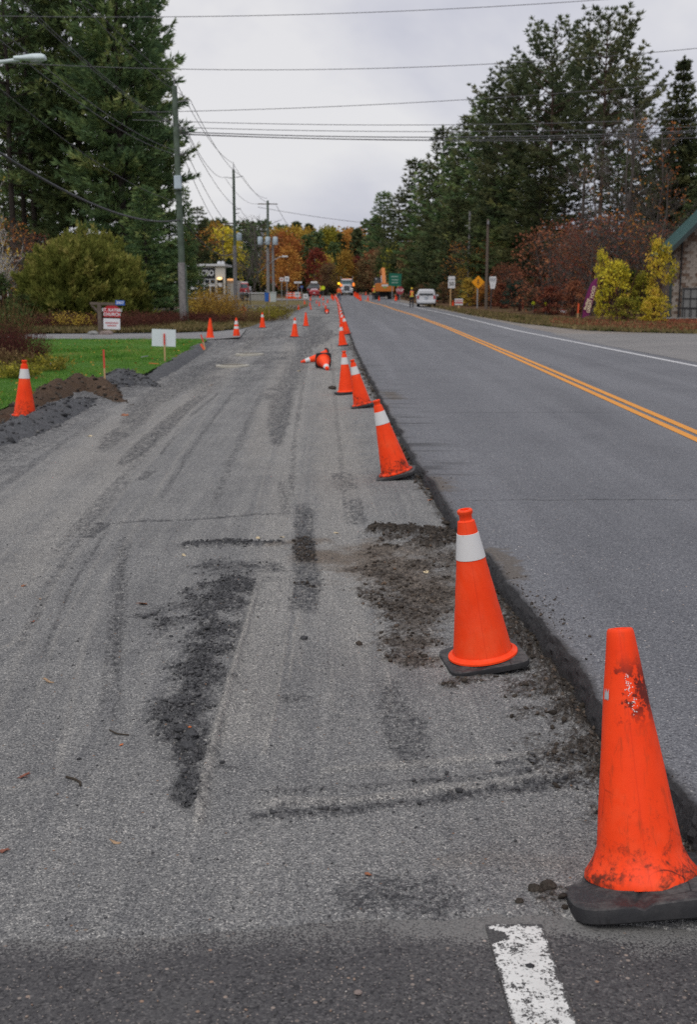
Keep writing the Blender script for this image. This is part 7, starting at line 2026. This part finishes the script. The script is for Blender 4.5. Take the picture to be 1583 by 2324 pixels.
def parked_car(name, label, u, d, paint, wpx, win, rz=0.0, roofbox=None):
    X = at(u, d)[0]
    r = thing(name, label, 'car', (X, d, float(zg(d))), rz)
    s = wpx / px_m(d) / 1.8
    r.scale = (s, s, s)
    loft([(0.0, 0.80, 0.84, 0.62, 0.42, 0.86, 0.98), (0.12, 0.86, 0.89, 0.66, 0.32, 0.90, 1.06), (0.6, 0.88, 0.90, 0.60, 0.24, 0.92, 1.42), (2.2, 0.88, 0.90, 0.60, 0.24, 0.90, 1.47), (3.0, 0.87, 0.89, 0.66, 0.24, 0.88, 1.02), (4.2, 0.80, 0.82, 0.6, 0.3, 0.72, 0.85)], paint, 'body', r)
    quad('rear_window', [(-0.66, 0.08, 0.95), (0.66, 0.08, 0.95), (0.52, 0.52, 1.40), (-0.52, 0.52, 1.40)], win, r, 0.03)
    for s_ in (-1, 1):
        MB().box((s_ * 0.70, 0.0, 0.78), (0.22, 0.08, 0.16), bev=0.02).build('tail_lamp', M_TAIL, r)
        wheel(r, s_ * 0.76, 0.75, 0.31, 0.2); wheel(r, s_ * 0.76, 3.3, 0.31, 0.2)
        MB().box((s_ * 0.97, 2.5, 0.98), (0.16, 0.1, 0.12), bev=0.02).build('mirror', paint, r)
    MB().box((0, -0.05, 0.5), (1.6, 0.14, 0.2), bev=0.04).build('bumper', paint, r)
    MB().box((0, -0.03, 0.70), (0.34, 0.03, 0.14)).build('licence_plate', M_SIGNW, r)
    if roofbox:
        MB().box((0, 1.3, 1.62), (0.8, 1.4, 0.26), bev=0.08).build('roof_box', roofbox, r)
    return r
parked_car('parked_car', 'red car with a sky reflection painted pale on its rear window among the cones', 713.5, 196, plain('red_paint', (0.30, 0.025, 0.03), 0.3, .5, coat=.3), 23, plain('sky_reflection_paint', (0.42, 0.42, 0.46), 0.15, .6))  # mirrored sky is painted in as the pale base colour of the window
parked_car('parked_car', 'dark car with a white roof box behind the red car', 713, 214, plain('dark_paint', (0.03, 0.033, 0.036), 0.3, .5, coat=.3), 24, M_GLASS, 0.0, M_SIGNW).scale = (1.5, 1.5, 1.5)
def pickup():
    d = 160; X = at(547, d)[0]
    r = thing('pickup_truck', 'red and white pickup truck parked behind the second utility pole', 'truck', (X, d, float(zg(d)) + 0.3))
    R = plain('pickup_red', (0.42, 0.035, 0.04), 0.35, .5)
    MB().box((0, 1.0, 0.95), (1.9, 1.6, 0.7), bev=0.08).build('hood', R, r)
    MB().box((0, 2.6, 1.35), (1.85, 1.6, 1.3), taper=(0.82, 0.8), bev=0.08).build('cab', R, r)
    quad('windscreen', [(-0.8, 1.80, 1.32), (0.8, 1.80, 1.32), (0.7, 1.92, 1.88), (-0.7, 1.92, 1.88)], M_WIND, r, 0.03)
    MB().box((0, 2.6, 2.06), (1.5, 1.1, 0.2), bev=0.04).build('roof_bar', M_SIGNW, r)
    MB().box((0, 4.6, 1.1), (1.9, 2.4, 0.9), bev=0.05).build('cargo_bed', M_SIGNW, r)
    MB().box((0, 0.1, 0.62), (1.9, 0.25, 0.3), bev=0.05).build('bumper', M_CHROME, r)
    for s_ in (-1, 1):
        MB().box((s_ * 0.75, 0.17, 0.98), (0.3, 0.06, 0.2), bev=0.02).build('headlight', M_SIGNW, r)
        wheel(r, s_ * 0.82, 0.9, 0.38, 0.25); wheel(r, s_ * 0.82, 4.7, 0.38, 0.25)
pickup()

# ================================================================ PEOPLE
def skin_mesh(name, verts, edges, radii, root=0, sub=1):
    me = bpy.data.meshes.new(name); me.from_pydata(verts, edges, [])
    o = bpy.data.objects.new(name, me); C.objects.link(o)
    sk = o.modifiers.new('skin', 'SKIN'); sk.use_smooth_shade = True
    for i, rr_ in enumerate(radii):
        q = me.skin_vertices[0].data[i]
        q.radius = (rr_, rr_) if not isinstance(rr_, tuple) else rr_
        q.use_root = (i == root)
    if sub:
        sb = o.modifiers.new('sub', 'SUBSURF'); sb.levels = sub; sb.render_levels = sub
    dg = bpy.context.evaluated_depsgraph_get(); dg.update()
    out = bpy.data.meshes.new_from_object(o.evaluated_get(dg))
    bpy.data.objects.remove(o)
    for p in out.polygons: p.use_smooth = True
    return out
M_SKIN = plain('skin', (0.45, 0.26, 0.19), 0.6)
M_VEST = plain('safety_vest_orange', (0.85, 0.14, 0.04), 0.7)
M_STRIP = plain('vest_yellow_strip', (0.72, 0.70, 0.12), 0.6)
M_NAVY = plain('navy_cloth', (0.018, 0.022, 0.032), 0.9)
M_DENIM = plain('denim_cloth', (0.05, 0.075, 0.13), 0.9)
M_HATY = plain('hard_hat_yellow', (0.72, 0.50, 0.03), 0.4)
M_BOOT = plain('boot_dark', (0.025, 0.02, 0.018), 0.8)
def person(label, u, vbase, hgt, rz, armL, armR, trousers=None, sleeve=None, hat=M_HATY, stride=0.1, on=None):
    if on is None:
        x, y = gp(u, vbase, 0.0); loc = (x, y, float(zg(y)))
    else: loc = on
    r = thing('person', label, 'person', loc, rz, 'road workers in orange vests')
    k = hgt / 1.80; r.scale = (k, k, k)
    T = trousers or M_NAVY; S = sleeve or M_NAVY
    hips = [(-0.10, 0, 0.93), (0.10, 0, 0.93)]
    V = [(0, 0, 0.98), (0, 0.01, 1.12), (0, 0, 1.30), (0, 0, 1.44), (0, 0.0, 1.53), (0, -0.015, 1.62), (0, -0.01, 1.71),
         (-0.10, 0, 0.90), (-0.12, 0.03 + stride * .3, 0.50), (-0.12, stride, 0.09), (-0.13, stride + 0.12, 0.045),
         (0.10, 0, 0.90), (0.12, 0.03 - stride * .2, 0.50), (0.12, -stride, 0.09), (0.13, -stride + 0.12, 0.045),
         (-0.19, 0, 1.42), armL[0], armL[1], (0.19, 0, 1.42), armR[0], armR[1], (0, 0.105, 1.63)]
    E = [(0, 1), (1, 2), (2, 3), (3, 4), (4, 5), (5, 6), (0, 7), (7, 8), (8, 9), (9, 10), (0, 11), (11, 12), (12, 13), (13, 14), (3, 15), (15, 16), (16, 17), (3, 18), (18, 19), (19, 20), (5, 21)]
    R = [(0.15, 0.11), (0.145, 0.10), (0.165, 0.11), (0.12, 0.09), 0.058, 0.088, 0.07, 0.085, 0.058, 0.042, 0.038, 0.085, 0.058, 0.042, 0.038, 0.062, 0.045, 0.034, 0.062, 0.045, 0.034, 0.018]
    me = skin_mesh('body', V, E, R); link_mesh('body', me, M_SKIN, r)
    # clothing follows the same skeleton a little larger
    j = lambda idx, edges, radii, nm, mat, root=0: link_mesh(nm, skin_mesh(nm, [V[i] for i in idx], edges, radii, root), mat, r)
    j([1, 0, 7, 8, 9, 11, 12, 13], [(0, 1), (1, 2), (2, 3), (3, 4), (1, 5), (5, 6), (6, 7)], [(0.15, 0.11), (0.165, 0.125), 0.105, 0.078, 0.066, 0.105, 0.078, 0.066], 'trousers', T)
    j([3, 15, 16, 17], [(0, 1), (1, 2), (2, 3)], [0.09, 0.078, 0.06, 0.046], 'sleeve', S); j([3, 18, 19, 20], [(0, 1), (1, 2), (2, 3)], [0.09, 0.078, 0.06, 0.046], 'sleeve', S)
    vv = [(0, 0, 0.92), (0, 0.01, 1.12), (0, 0, 1.30), (0, 0, 1.45)]
    vest = link_mesh('vest', skin_mesh('vest', vv + [(-0.155, 0, 1.44), (0.155, 0, 1.44)], [(0, 1), (1, 2), (2, 3), (3, 4), (3, 5)], [(0.185, 0.14), (0.185, 0.14), (0.20, 0.145), (0.14, 0.115), 0.085, 0.085]), M_VEST, r)
    MB().box((0, -0.142, 1.2), (0.05, 0.012, 0.5), ry=0.42).build('stripe', M_STRIP, vest); MB().box((0, -0.146, 1.2), (0.05, 0.012, 0.5), ry=-0.42).build('stripe', M_STRIP, vest)
    MB().lathe([(0.192, 0.985), (0.195, 1.04)], 20, M=Matrix.Diagonal((1.0, 0.82, 1, 1)), cap0=False, cap1=False).build('stripe', M_STRIP, vest, True)
    for a in (9, 13):
        p = V[a]; MB().sphere((p[0], p[1] + 0.06, 0.055), 0.075, 10, (0.75, 1.9, 0.75)).build('boot', M_BOOT, r, True)
    for s_, hnd in ((-1, armL[1]), (1, armR[1])):   # fingers, curled a little
        h = Vector(hnd); el = Vector(armL[0] if s_ < 0 else armR[0]); dd = (h - el).normalized(); sd = dd.cross(Vector((0, 1, 0.01))).normalized()
        m = MB()
        for q in range(4):
            b0_ = h + dd * 0.03 + sd * (q - 1.5) * 0.02
            m.tube([b0_, b0_ + dd * (0.05 + .008 * (q in (1, 2))), b0_ + dd * 0.085 + Vector((0, 0.02, -0.01))], [0.011, 0.010, 0.007], 5)
        m.tube([h + sd * 0.035, h + sd * 0.06 + dd * 0.05], [0.012, 0.009], 5)
        m.build('hand', M_SKIN, r, True)
    if hat:
        MB().lathe([(0.128, 1.685), (0.145, 1.69), (0.112, 1.70), (0.108, 1.74), (0.085, 1.79), (0.04, 1.82), (0.005, 1.825)], 16, M=Matrix.Translation((0, -0.012, 0)) @ Matrix.Diagonal((0.95, 1.1, 1, 1)), cap0=True).build('hard_hat', hat, r, True)
    return r
dn = ((-0.26, 0.02, 1.16), (-0.25, 0.06, 0.90)); dnr = ((0.26, 0.02, 1.16), (0.25, 0.06, 0.90))
person('worker in yellow hard hat and crossed orange vest standing beside the white van', 935, 697.5, 1.86, rad(10), ((-0.27, -0.02, 1.17), (-0.20, 0.16, 1.02)), ((0.30, 0.08, 1.18), (0.40, 0.26, 1.02)), stride=0.04)
person('worker in orange vest and dark trousers left of the excavator', 849.5, 681, 1.9, rad(25), ((-0.25, 0.08, 1.18), (-0.12, 0.24, 1.08)), ((0.25, 0.08, 1.18), (0.12, 0.24, 1.08)), stride=0.08, sleeve=M_VEST)
person('worker half hidden by tall cones right of the excavator', 904, 681, 1.85, rad(-40), dn, ((0.28, 0.1, 1.2), (0.22, 0.3, 1.1)), stride=0.05)
person('worker in blue jeans walking at the left front corner of the truck', 770.5, 683, 1.9, rad(180), dn, dnr, M_DENIM, M_VEST, None, 0.22)
d_ = 205.0
ps = person('worker holding a yellow sign beside the red car', 0, 0, 1.8, rad(20), dn, ((0.30, 0.05, 1.25), (0.46, 0.16, 1.30)), on=(at(727.5, d_)[0], d_, float(zg(d_))), stride=0.03)
X, Z = at(733.5, d_ - .1, 653.5)
r = thing('slow_paddle', 'round fluorescent yellow paddle held by the worker beside the red car', 'hand sign', (X, d_ - 0.15, float(zg(d_))))
MB().tube([(0, 0, 0.02), (0, 0, Z - float(zg(d_)))], 0.02, 6).build('pole', M_STEEL, r)
MB().lathe([(0.36, -0.012), (0.36, 0.012)], 18, M=Matrix.Translation((0, -0.03, Z - float(zg(d_)))) @ Matrix.Rotation(PI / 2, 4, 'X')).build('disc', M_FLUO, r)

# ================================================================ HEAPS, STONES, LEAVES, GRASS
def heap(name, label, px, w, h, mat, seed, base=-0.16, n=150, m=26, rough=1.0):
    P = GP(px, LANE_Z)
    L = np.concatenate([[0], np.cumsum(np.hypot(*np.diff(P, axis=0).T))]); S = np.linspace(0, L[-1], n)
    x = np.interp(S, L, P[:, 0]); y = np.interp(S, L, P[:, 1])
    tx_, ty_ = np.gradient(x), np.gradient(y); q = np.hypot(tx_, ty_); nx_, ny_ = -ty_ / q, tx_ / q
    ww = np.interp(S, np.linspace(0, L[-1], len(w)), w); hh = np.interp(S, np.linspace(0, L[-1], len(h)), h)
    t = np.linspace(-1, 1, m)
    XX = x[:, None] + nx_[:, None] * ww[:, None] * t; YY = y[:, None] + ny_[:, None] * ww[:, None] * t
    pr = np.clip(1 - np.abs(t) ** 1.7, 0, 1)
    nz = 0.65 + 0.75 * fbm(XX * 3.2, YY * 3.2, seed, 4)
    tap = np.sin(np.linspace(0.02, PI - 0.02, n))[:, None] ** 0.35
    ZZ = base + (hh[:, None] + 0.14) * pr * nz * tap + rough * (fbm(XX * 16, YY * 16, seed + 3, 3) - .5) * 0.05 * pr
    o = np_mesh(name, np.stack([XX, YY, ZZ], -1).reshape(-1, 3), grid_faces(n, m), mat, smooth=True)
    tag(o, label, 'heap', 'earth heaps along the lawn edge')
    return XX, YY, ZZ, pr
def earth(name, lo, hi, speck, hg=0.9):
    t = NT(name)
    a = t.noise(14, 6, 0.75); b = t.noise(55, 4, 0.75)
    col = t.ramp(t.math('ADD', t.math('MULTIPLY', a, .55), t.math('MULTIPLY', b, .45)), [(0.32, lo), (0.66, hi), (0.78, speck)])
    return t.bsdf(col, 0.95, 0.1, normal=t.bump(t.math('ADD', a, t.math('MULTIPLY', b, .6)), hg, 0.04))
M_EARTH = earth('brown_earth', (0.042, 0.029, 0.021), (0.14, 0.094, 0.064), (0.20, 0.145, 0.105))
M_GRAVEL = earth('grey_gravel', (0.06, 0.062, 0.066), (0.165, 0.168, 0.175), (0.27, 0.27, 0.275))
H1_ = heap('earth_mound', 'long brown earth mound behind the left cone', [(-120, 1010), (-20, 972), (40, 942), (90, 915), (140, 893), (185, 880), (222, 884), (252, 903), (280, 918)], [.3, .34, .36, .36, .42, .46, .44, .34, .22], [.05, .075, .075, .09, .12, .17, .17, .09, .02], M_EARTH, 3)
H2_ = heap('gravel_mound', 'dark grey gravel mound behind the red topped survey stake', [(240, 890), (265, 876), (290, 870), (315, 874), (345, 880)], [.25, .42, .5, .45, .25], [.05, .16, .22, .16, .03], M_GRAVEL, 5, n=80)
H3_ = heap('gravel_berm', 'low grey gravel berm in front of the brown mound', [(-160, 1075), (-40, 1015), (60, 972), (140, 936), (200, 912), (250, 906)], [.5, .5, .5, .45, .4, .25], [.04, .05, .06, .08, .10, .02], M_GRAVEL, 7)
heap('gravel_berm', 'low grey gravel berm along the lawn up to the driveway', [(310, 885), (350, 858), (400, 826), (440, 802), (474, 776)], [.3, .4, .4, .4, .35], [.05, .06, .05, .07, .05], M_GRAVEL, 9)

_ico = bmesh.new(); bmesh.ops.create_icosphere(_ico, subdivisions=1, radius=1)
IV = np.array([v.co[:] for v in _ico.verts]); IF = np.array([[v.index for v in f.verts] for f in _ico.faces]); _ico.free()
def lumps(name, label, P, size, mat, seed, flat=0.75, tint=None, kind='stuff'):
    """many loose lumps as one mass"""
    rng = np.random.default_rng(seed); n = len(P)
    k = rng.uniform(0.38, 1.3, (n, len(IV), 1))
    sc = rng.uniform(0.6, 1.3, (n, 1, 3)) * np.array([1, 1, flat])
    V = IV[None] * k * sc * size[:, None, None]
    a = rng.uniform(0, 2 * PI, n); ca, sa = np.cos(a)[:, None], np.sin(a)[:, None]
    V = np.stack([V[..., 0] * ca - V[..., 1] * sa, V[..., 0] * sa + V[..., 1] * ca, V[..., 2]], -1) + P[:, None, :]
    F = (IF[None] + (np.arange(n) * len(IV))[:, None, None]).reshape(-1, 3)
    at_ = dict(tint=np.repeat(np.clip(rng.normal(.5, .2, n), 0, 1), len(IV)))
    o = np_mesh(name, V.reshape(-1, 3), F, mat, attrs=at_)
    return tag(o, label, kind=kind)
def lump_mat(name, stops):
    t = NT(name)
    col = t.ramp(t.attr('tint'), stops)
    col = t.mix(0.6, col, t.ramp(t.noise(160, 3, .7), [(0.3, (.5, .5, .5)), (0.7, (1.4, 1.38, 1.35))]), 'MULTIPLY')
    return t.bsdf(col, 0.95, 0.12, normal=t.bump(t.noise(220, 3, .7), .7, 0.004))
M_SOILL = lump_mat('soil_lumps', [(0.1, (0.032, 0.027, 0.023)), (0.5, (0.068, 0.056, 0.046)), (0.85, (0.115, 0.093, 0.075)), (1, (0.16, 0.105, 0.07))])
M_DARKL = lump_mat('tar_lumps', [(0.1, (0.045, 0.046, 0.049)), (0.5, (0.085, 0.086, 0.09)), (0.9, (0.14, 0.14, 0.143)), (1, (0.17, 0.165, 0.155))])
M_PEBB = lump_mat('pebbles', [(0.0, (0.05, 0.05, 0.052)), (0.4, (0.17, 0.165, 0.16)), (0.7, (0.27, 0.25, 0.225)), (0.9, (0.30, 0.19, 0.13)), (1, (0.42, 0.40, 0.37))])
rngl = np.random.default_rng(41)
cell = np.abs(np.gradient(LX, axis=1) * np.gradient(LY, axis=0))
vis = np.abs(LX) < 0.33 * LY + 0.2
def scatter(weight, n, lo, hi, power=2.5, lift=0.25):
    w = (weight * cell * vis).ravel(); w = w / w.sum()
    i = rngl.choice(len(w), n, p=w)
    s = lo + (hi - lo) * rngl.uniform(0, 1, n) ** power
    px_, py_ = LX.ravel()[i] + rngl.normal(0, 0.01, n), LY.ravel()[i] + rngl.normal(0, 0.012, n)
    return np.column_stack([px_, py_, LZ.ravel()[i] + s * lift]), s
near = (LY < 9)
P_, s_ = scatter(lsoil ** 1.5 * near, 7500, 0.0018, 0.017, 4.6); lumps('soil_clods', 'dark soil clods lying along the cut edge and the dug strip', P_, s_, M_SOILL, 1)
P_, s_ = scatter(lsoil ** 1.5 * (LY >= 9) * (LY < 26), 1500, 0.008, 0.04, 3); lumps('soil_clods', 'soil clods farther along the cut edge', P_, s_, M_SOILL, 2)
P_, s_ = scatter(np.maximum(ldark - 0.25, 0) * lrough * near, 5600, 0.0015, 0.013, 4.0); lumps('asphalt_crumbs', 'black asphalt crumbs of the windrow left by a tyre', P_, s_, M_DARKL, 3)
P_, s_ = scatter(np.clip(0.25 - np.abs(ldark - 0.25), 0, 1) * near + 0.02 * near, 2600, 0.002, 0.0075, 3.0, 0.2); lumps('asphalt_crumbs', 'small asphalt crumbs strewn around the dark patches', P_, s_, M_DARKL, 4)
P_, s_ = scatter(near * (1.0 + 2 * lbrown) * (lsoil < .5), 3600, 0.0018, 0.0055, 2.6, 0.1); lumps('loose_pebbles', 'light pebbles loose on the torn lane', P_, s_, M_PEBB, 5)
n = 1500
bx = rngl.uniform(-1.0, 1.2, n); by = rngl.uniform(1.9, 2.75, n)
ok = by < np.interp(bx, _b[:, 0], _b[:, 1]) - 0.0
bx, by = bx[ok], by[ok]
ss = 0.0012 + 0.0048 * rngl.uniform(0, 1, len(bx)) ** 3.5
lumps('loose_pebbles', 'small stones on the dark old pavement', np.column_stack([bx, by, np.full(len(bx), LANE_Z - 0.006) + (fbm(bx * 3, by * 3, 51, 3) - 0.5) * 0.008]), ss, M_PEBB, 6)
# crumbs fallen onto the road top by the second cone
yy = np.concatenate([rngl.normal(5.9, 0.3, 240), rngl.uniform(3, 12, 90)])
xx = road_edge(yy) + np.abs(rngl.normal(0, 0.09, len(yy))) + 0.01
lumps('soil_crumbs', 'soil crumbs spilled onto the road top', np.column_stack([xx, yy, np.full(len(yy), 0.002)]), 0.0018 + 0.008 * rngl.uniform(0, 1, len(yy)) ** 4, M_SOILL, 7)
# heap clods
for (XX, YY, ZZ, pr), mt, nm, lab, sd in ((H1_, M_SOILL, 'soil_clods', 'clods on the long brown mound', 8), (H2_, M_DARKL, 'gravel_lumps', 'lumps on the grey gravel mound', 9), (H3_, M_DARKL, 'gravel_lumps', 'lumps on the grey berm', 10)):
    i = rngl.integers(0, XX.size, 900)
    s = 0.008 + 0.045 * rngl.uniform(0, 1, 900) ** 4
    lumps(nm, lab, np.column_stack([XX.ravel()[i], YY.ravel()[i], ZZ.ravel()[i] + s * .2]), s, mt, sd)
M_CLOD = earth('soil_clod_stuff', (0.030, 0.026, 0.022), (0.085, 0.072, 0.06), (0.14, 0.12, 0.10), 0.6)
M_TARC = earth('tar_clod_stuff', (0.04, 0.041, 0.043), (0.11, 0.111, 0.115), (0.19, 0.188, 0.18), 0.6)
# single clods one can point at
for u, v, s, lab in ((690, 1451, 0.019, 'lone dark clod in the middle of the torn lane'), (388, 1444, 0.011, 'lone dark clod left of the black crumb windrow'), (755, 882, 0.07, 'dark clod beside the lane tracks near the leaning cones'), (432, 1678, 0.032, 'largest black lump of the crumb windrow'),
                     (410, 1668, 0.026, 'second black lump beside the largest of the crumb windrow'), (425, 1705, 0.030, 'grey lump below the largest of the crumb windrow'), (1012, 1195, 0.03, 'dark clod at the top of the soil heap by the cut edge'), (965, 1490, 0.016, 'dark clod left of the second cone'), (1215, 2022, 0.02, 'dark clod left of the nearest cone base'),
                     (1245, 2018, 0.024, 'larger dark clod touching the nearest cone base'), (1180, 2048, .012, 'small dark clod at the end of the white stripe')):
    x, y = gp(u, v, LANE_Z)
    stone('soil_clod', lab, 'clod', (x, y, lane_h(x, y) + s * 0.3), (s, s * 0.85, s * 0.65), M_CLOD if v < 1300 or u > 900 else M_TARC, int(u + v), 'single clods on the lane')
for u, v, s, m_, lab in ((813, 2250, 0.008, M_STONE, 'pinkish stone at the middle of the old pavement'), (1205, 2190, 0.009, M_BLACK, 'black chip lying on the worn white stripe')):
    x, y = gp(u, v, LANE_Z)
    stone('pavement_stone', lab, 'stone', (x, y, LANE_Z - 0.003), (s * 1.3, s, s * 0.6), m_, int(u))

# manhole covers
for u, v, lab in ((528, 831, 'nearer manhole cover flush in the torn lane'), (567, 806, 'farther manhole cover flush in the torn lane')):
    x, y = gp(u, v, LANE_Z); z = lane_h(x, y)
    r = thing('manhole_cover', lab, 'manhole cover', (x, y, z + 0.022), 0, 'manhole covers in the lane')
    MB().lathe([(0.40, -0.08), (0.40, 0.02), (0.31, 0.03), (0.31, -0.05)], 28, cap0=False, cap1=False).build('ring', plain('pale_concrete', (0.42, 0.40, 0.34), .9), r)
    MB().lathe([(0.305, -0.05), (0.305, 0.005), (0.28, 0.012)], 28).build('lid', plain('iron_lid', (0.075, 0.06, 0.045), .8), r)

# fallen leaves and twigs
def leaf_mesh(seed, s):
    rg = random.Random(seed)
    out = [(0.0, -0.5), (0.18, -0.34), (0.46, -0.36), (0.34, -0.12), (0.52, 0.10), (0.26, 0.12), (0.20, 0.34), (0.0, 0.55), (-0.20, 0.34), (-0.26, 0.12), (-0.52, 0.10), (-0.34, -0.12), (-0.46, -0.36), (-0.18, -0.34)]
    v = [(0, 0, 0.05 * s)] + [(a * s, b * s, s * (0.10 * math.sin(3 * a + seed) + 0.22 * abs(a) + rg.uniform(-.03, .06))) for a, b in out]
    v += [(a, b, c - 0.0015) for a, b, c in v]; n = 15
    f = [(0, i, i % 14 + 1) for i in range(1, 15)] + [(n, n + i % 14 + 1, n + i) for i in range(1, 15)] + [(i, i + n, i % 14 + 1 + n, i % 14 + 1) for i in range(1, 15)]
    m = MB().add(v, f); m.tube([(0, -0.5 * s, 0.03 * s), (0.03 * s, -0.9 * s, 0.05 * s)], 0.012 * s, 4)
    return m
LEAFC = [plain('leaf_rust', (0.30, 0.12, 0.06), 0.8, var=.25), plain('leaf_tan', (0.34, 0.23, 0.14), 0.8, var=.25), plain('leaf_red', (0.23, 0.085, 0.055), 0.8, var=.25), plain('leaf_cream', (0.55, 0.45, 0.28), 0.8, var=.2), plain('leaf_orange', (0.5, 0.15, 0.05), 0.8, var=.2)]
LV = [(325, 1372, .075, 0, 'rust brown maple leaf left of the black crumb windrow'), (108, 1547, .075, 1, 'crumpled tan leaf at the left of the lane'), (55, 1763, .065, 2, 'thin red brown leaf at the lower left'), (73, 1410, .05, 2, 'small red leaf at the left edge of the lane'), (52, 1328, .05, 0, 'brown leaf nearest the left edge in mid lane'),
      (203, 990, .09, 3, 'cream leaf on the lane below the brown mound'), (418, 1261, .05, 3, 'small cream leaf above the dark crumb patch'), (275, 1690, .022, 4, 'tiny orange leaf flake beside the tyre print'), (431, 1662, .02, 4, 'tiny orange flake among the black crumbs'), (4, 1935, .06, 2, 'red leaf cut off by the left edge near the bottom'),
      (262, 1912, .05, 1, 'faint tan leaf near the bottom of the lane'), (763, 1207, .06, 3, 'pale leaf at the top of the brown dug strip'), (967, 1303, .05, 3, 'straw coloured chip left of the second cone'), (680, 841, .14, 3, 'pale scrap below the toppled cones'), (835, 1985, .03, 0, 'rusty flake near the dark damp patch'),
      (283, 942, .15, 0, 'rust leaf at the foot of the brown mound'), (640, 1218, .05, 3, 'pale flake on the lane near the tyre print'), (975, 1140, .06, 0, 'small rust leaf on the slope below the cut edge'), (585, 1221, .05, 3, 'small pale flake left of the brown strip'), (480, 873, .1, 1, 'tan leaf on the lane above the double track'), (90, 1358, .03, 1, 'tiny tan flake at the left of the lane')]
for i, (u, v, s, c, lab) in enumerate(LV):
    x, y = gp(u, v, LANE_Z)
    o = leaf_mesh(i, s * 0.8).build('fallen_leaf', LEAFC[c], None)
    o.location = (x, y, lane_h(x, y) + 0.003); o.rotation_euler = (rngp.uniform(-.25, .25), rngp.uniform(-.25, .25), rngp.uniform(0, 6.28)); o.scale = (1, 0.45 if c in (1, 2) else 0.9, 1)
    tag(o, lab, 'leaf', 'fallen leaves on the lane')
for pts, w, lab in (([(150, 1766), (172, 1772), (182, 1779), (182, 1786)], .0045, 'dark bent twig at the lower left of the lane'), ([(248, 1660), (265, 1668), (292, 1671)], .003, 'thin twig above the tyre print left of the windrow')):
    P = GP(pts, LANE_Z)
    o = MB().tube([(p[0], p[1], lane_h(p[0], p[1]) + 0.006) for p in P], w, 6).build('twig', plain('twig_dark', (0.045, 0.035, 0.025), .9), None, True)
    tag(o, lab, 'twig', 'twigs on the lane')

# grass blades
def in_poly(x, y, P):
    c = np.zeros(x.shape, bool); n = len(P)
    for i in range(n):
        x0_, y0_ = P[i]; x1_, y1_ = P[(i + 1) % n]
        c ^= ((y0_ > y) != (y1_ > y)) & (x < (x1_ - x0_) * (y - y0_) / (y1_ - y0_ + 1e-12) + x0_)
    return c
def grass(name, label, px, off, n, h, w, mat, seed, xlim=0.36):
    rng = np.random.default_rng(seed); P = GP(px, off)
    lo, hi = P.min(0), P.max(0)
    y = lo[1] * (hi[1] / lo[1]) ** rng.uniform(0, 1, n * 5); x = rng.uniform(-xlim, xlim, n * 5) * y
    k = in_poly(x, y, P); x, y = x[k][:n], y[k][:n]; n = len(x)
    z = zg(y) + off - 0.02
    g = fbm(x * 1.3, y * 1.3, seed, 4)
    hh = h * rng.uniform(0.5, 1.2, n) * (0.6 + 0.8 * g)
    a = rng.uniform(0, 2 * PI, n); lx2, ly2 = rng.normal(0, .45, n) * hh, rng.normal(0, .45, n) * hh
    ww = w * (0.6 + y / 25.0)
    A = np.column_stack([x - np.cos(a) * ww, y - np.sin(a) * ww, z]); B = np.column_stack([x + np.cos(a) * ww, y + np.sin(a) * ww, z]); Cc = np.column_stack([x + lx2, y + ly2, z + hh])
    V = np.stack([A, B, Cc], 1).reshape(-1, 3)
    o = np_mesh(name, V, np.arange(3 * n).reshape(-1, 3), mat, attrs=dict(tint=np.repeat(np.clip((g - .5) * 1.8 + rng.normal(.5, .16, n), 0, 1), 3)))
    return tag(o, label, kind='stuff')
F_GRASS = foliage('grass_blades', [(0.1, (0.05, 0.14, 0.018)), (0.5, (0.105, 0.22, 0.038)), (0.8, (0.17, 0.30, 0.05)), (1.0, (0.32, 0.30, 0.11))])
F_HAY = foliage('dry_blades', [(0.1, (0.06, 0.07, 0.025)), (0.5, (0.16, 0.125, 0.055)), (0.85, (0.23, 0.175, 0.085))])
grass('grass', 'short green grass of the lawn', LAWN_PX, 0.01, 90000, 0.06, 0.006, F_GRASS, 5)
grass('grass', 'brown grass beyond the driveway', [(-900, 758.5), (60, 758.5), (400, 755.5), (495, 752.5), (568, 740), (640, 714), (700, 694), (-900, 694)], -0.045, 26000, 0.16, 0.012, F_HAY, 6)
grass('grass', 'dry grass along the right hand verge', [(1700, 757), (1583, 757), (1440, 753), (1330, 749), (1180, 733), (1080, 717), (1010, 702.5), (960, 692), (960, 689), (1090, 704), (1200, 716), (1583, 738)], 0.05, 16000, 0.15, 0.012, F_HAY, 7)
def strewn(name, label, px, off, n, size, mat, seed, xlim=0.36):
    rng = np.random.default_rng(seed); P = GP(px, off); lo, hi = P.min(0), P.max(0)
    y = lo[1] * (hi[1] / lo[1]) ** rng.uniform(0, 1, n * 5); x = rng.uniform(-xlim, xlim, n * 5) * y
    k = in_poly(x, y, P); x, y = x[k][:n], y[k][:n]; n = len(x)
    v, f, t = leaves_at(np.column_stack([x, y, zg(y) + off + 0.03 + rng.uniform(0, .03, n)]), size, rng, np.clip(rng.normal(.5, .25, n), 0, 1), 0.75)
    o = np_mesh(name, v, f, mat, attrs=dict(tint=t)); return tag(o, label, kind='stuff')
strewn('leaf_litter', 'rust brown leaves covering the right hand verge', [(1750, 752), (1583, 750), (1440, 747), (1250, 735), (1250, 722), (1400, 728), (1750, 722)], 0.05, 9000, 0.11, F_RUST, 8)
strewn('leaf_litter', 'few yellow leaves on the lawn', LAWN_PX, 0.05, 420, 0.055, F_GOLD, 9)
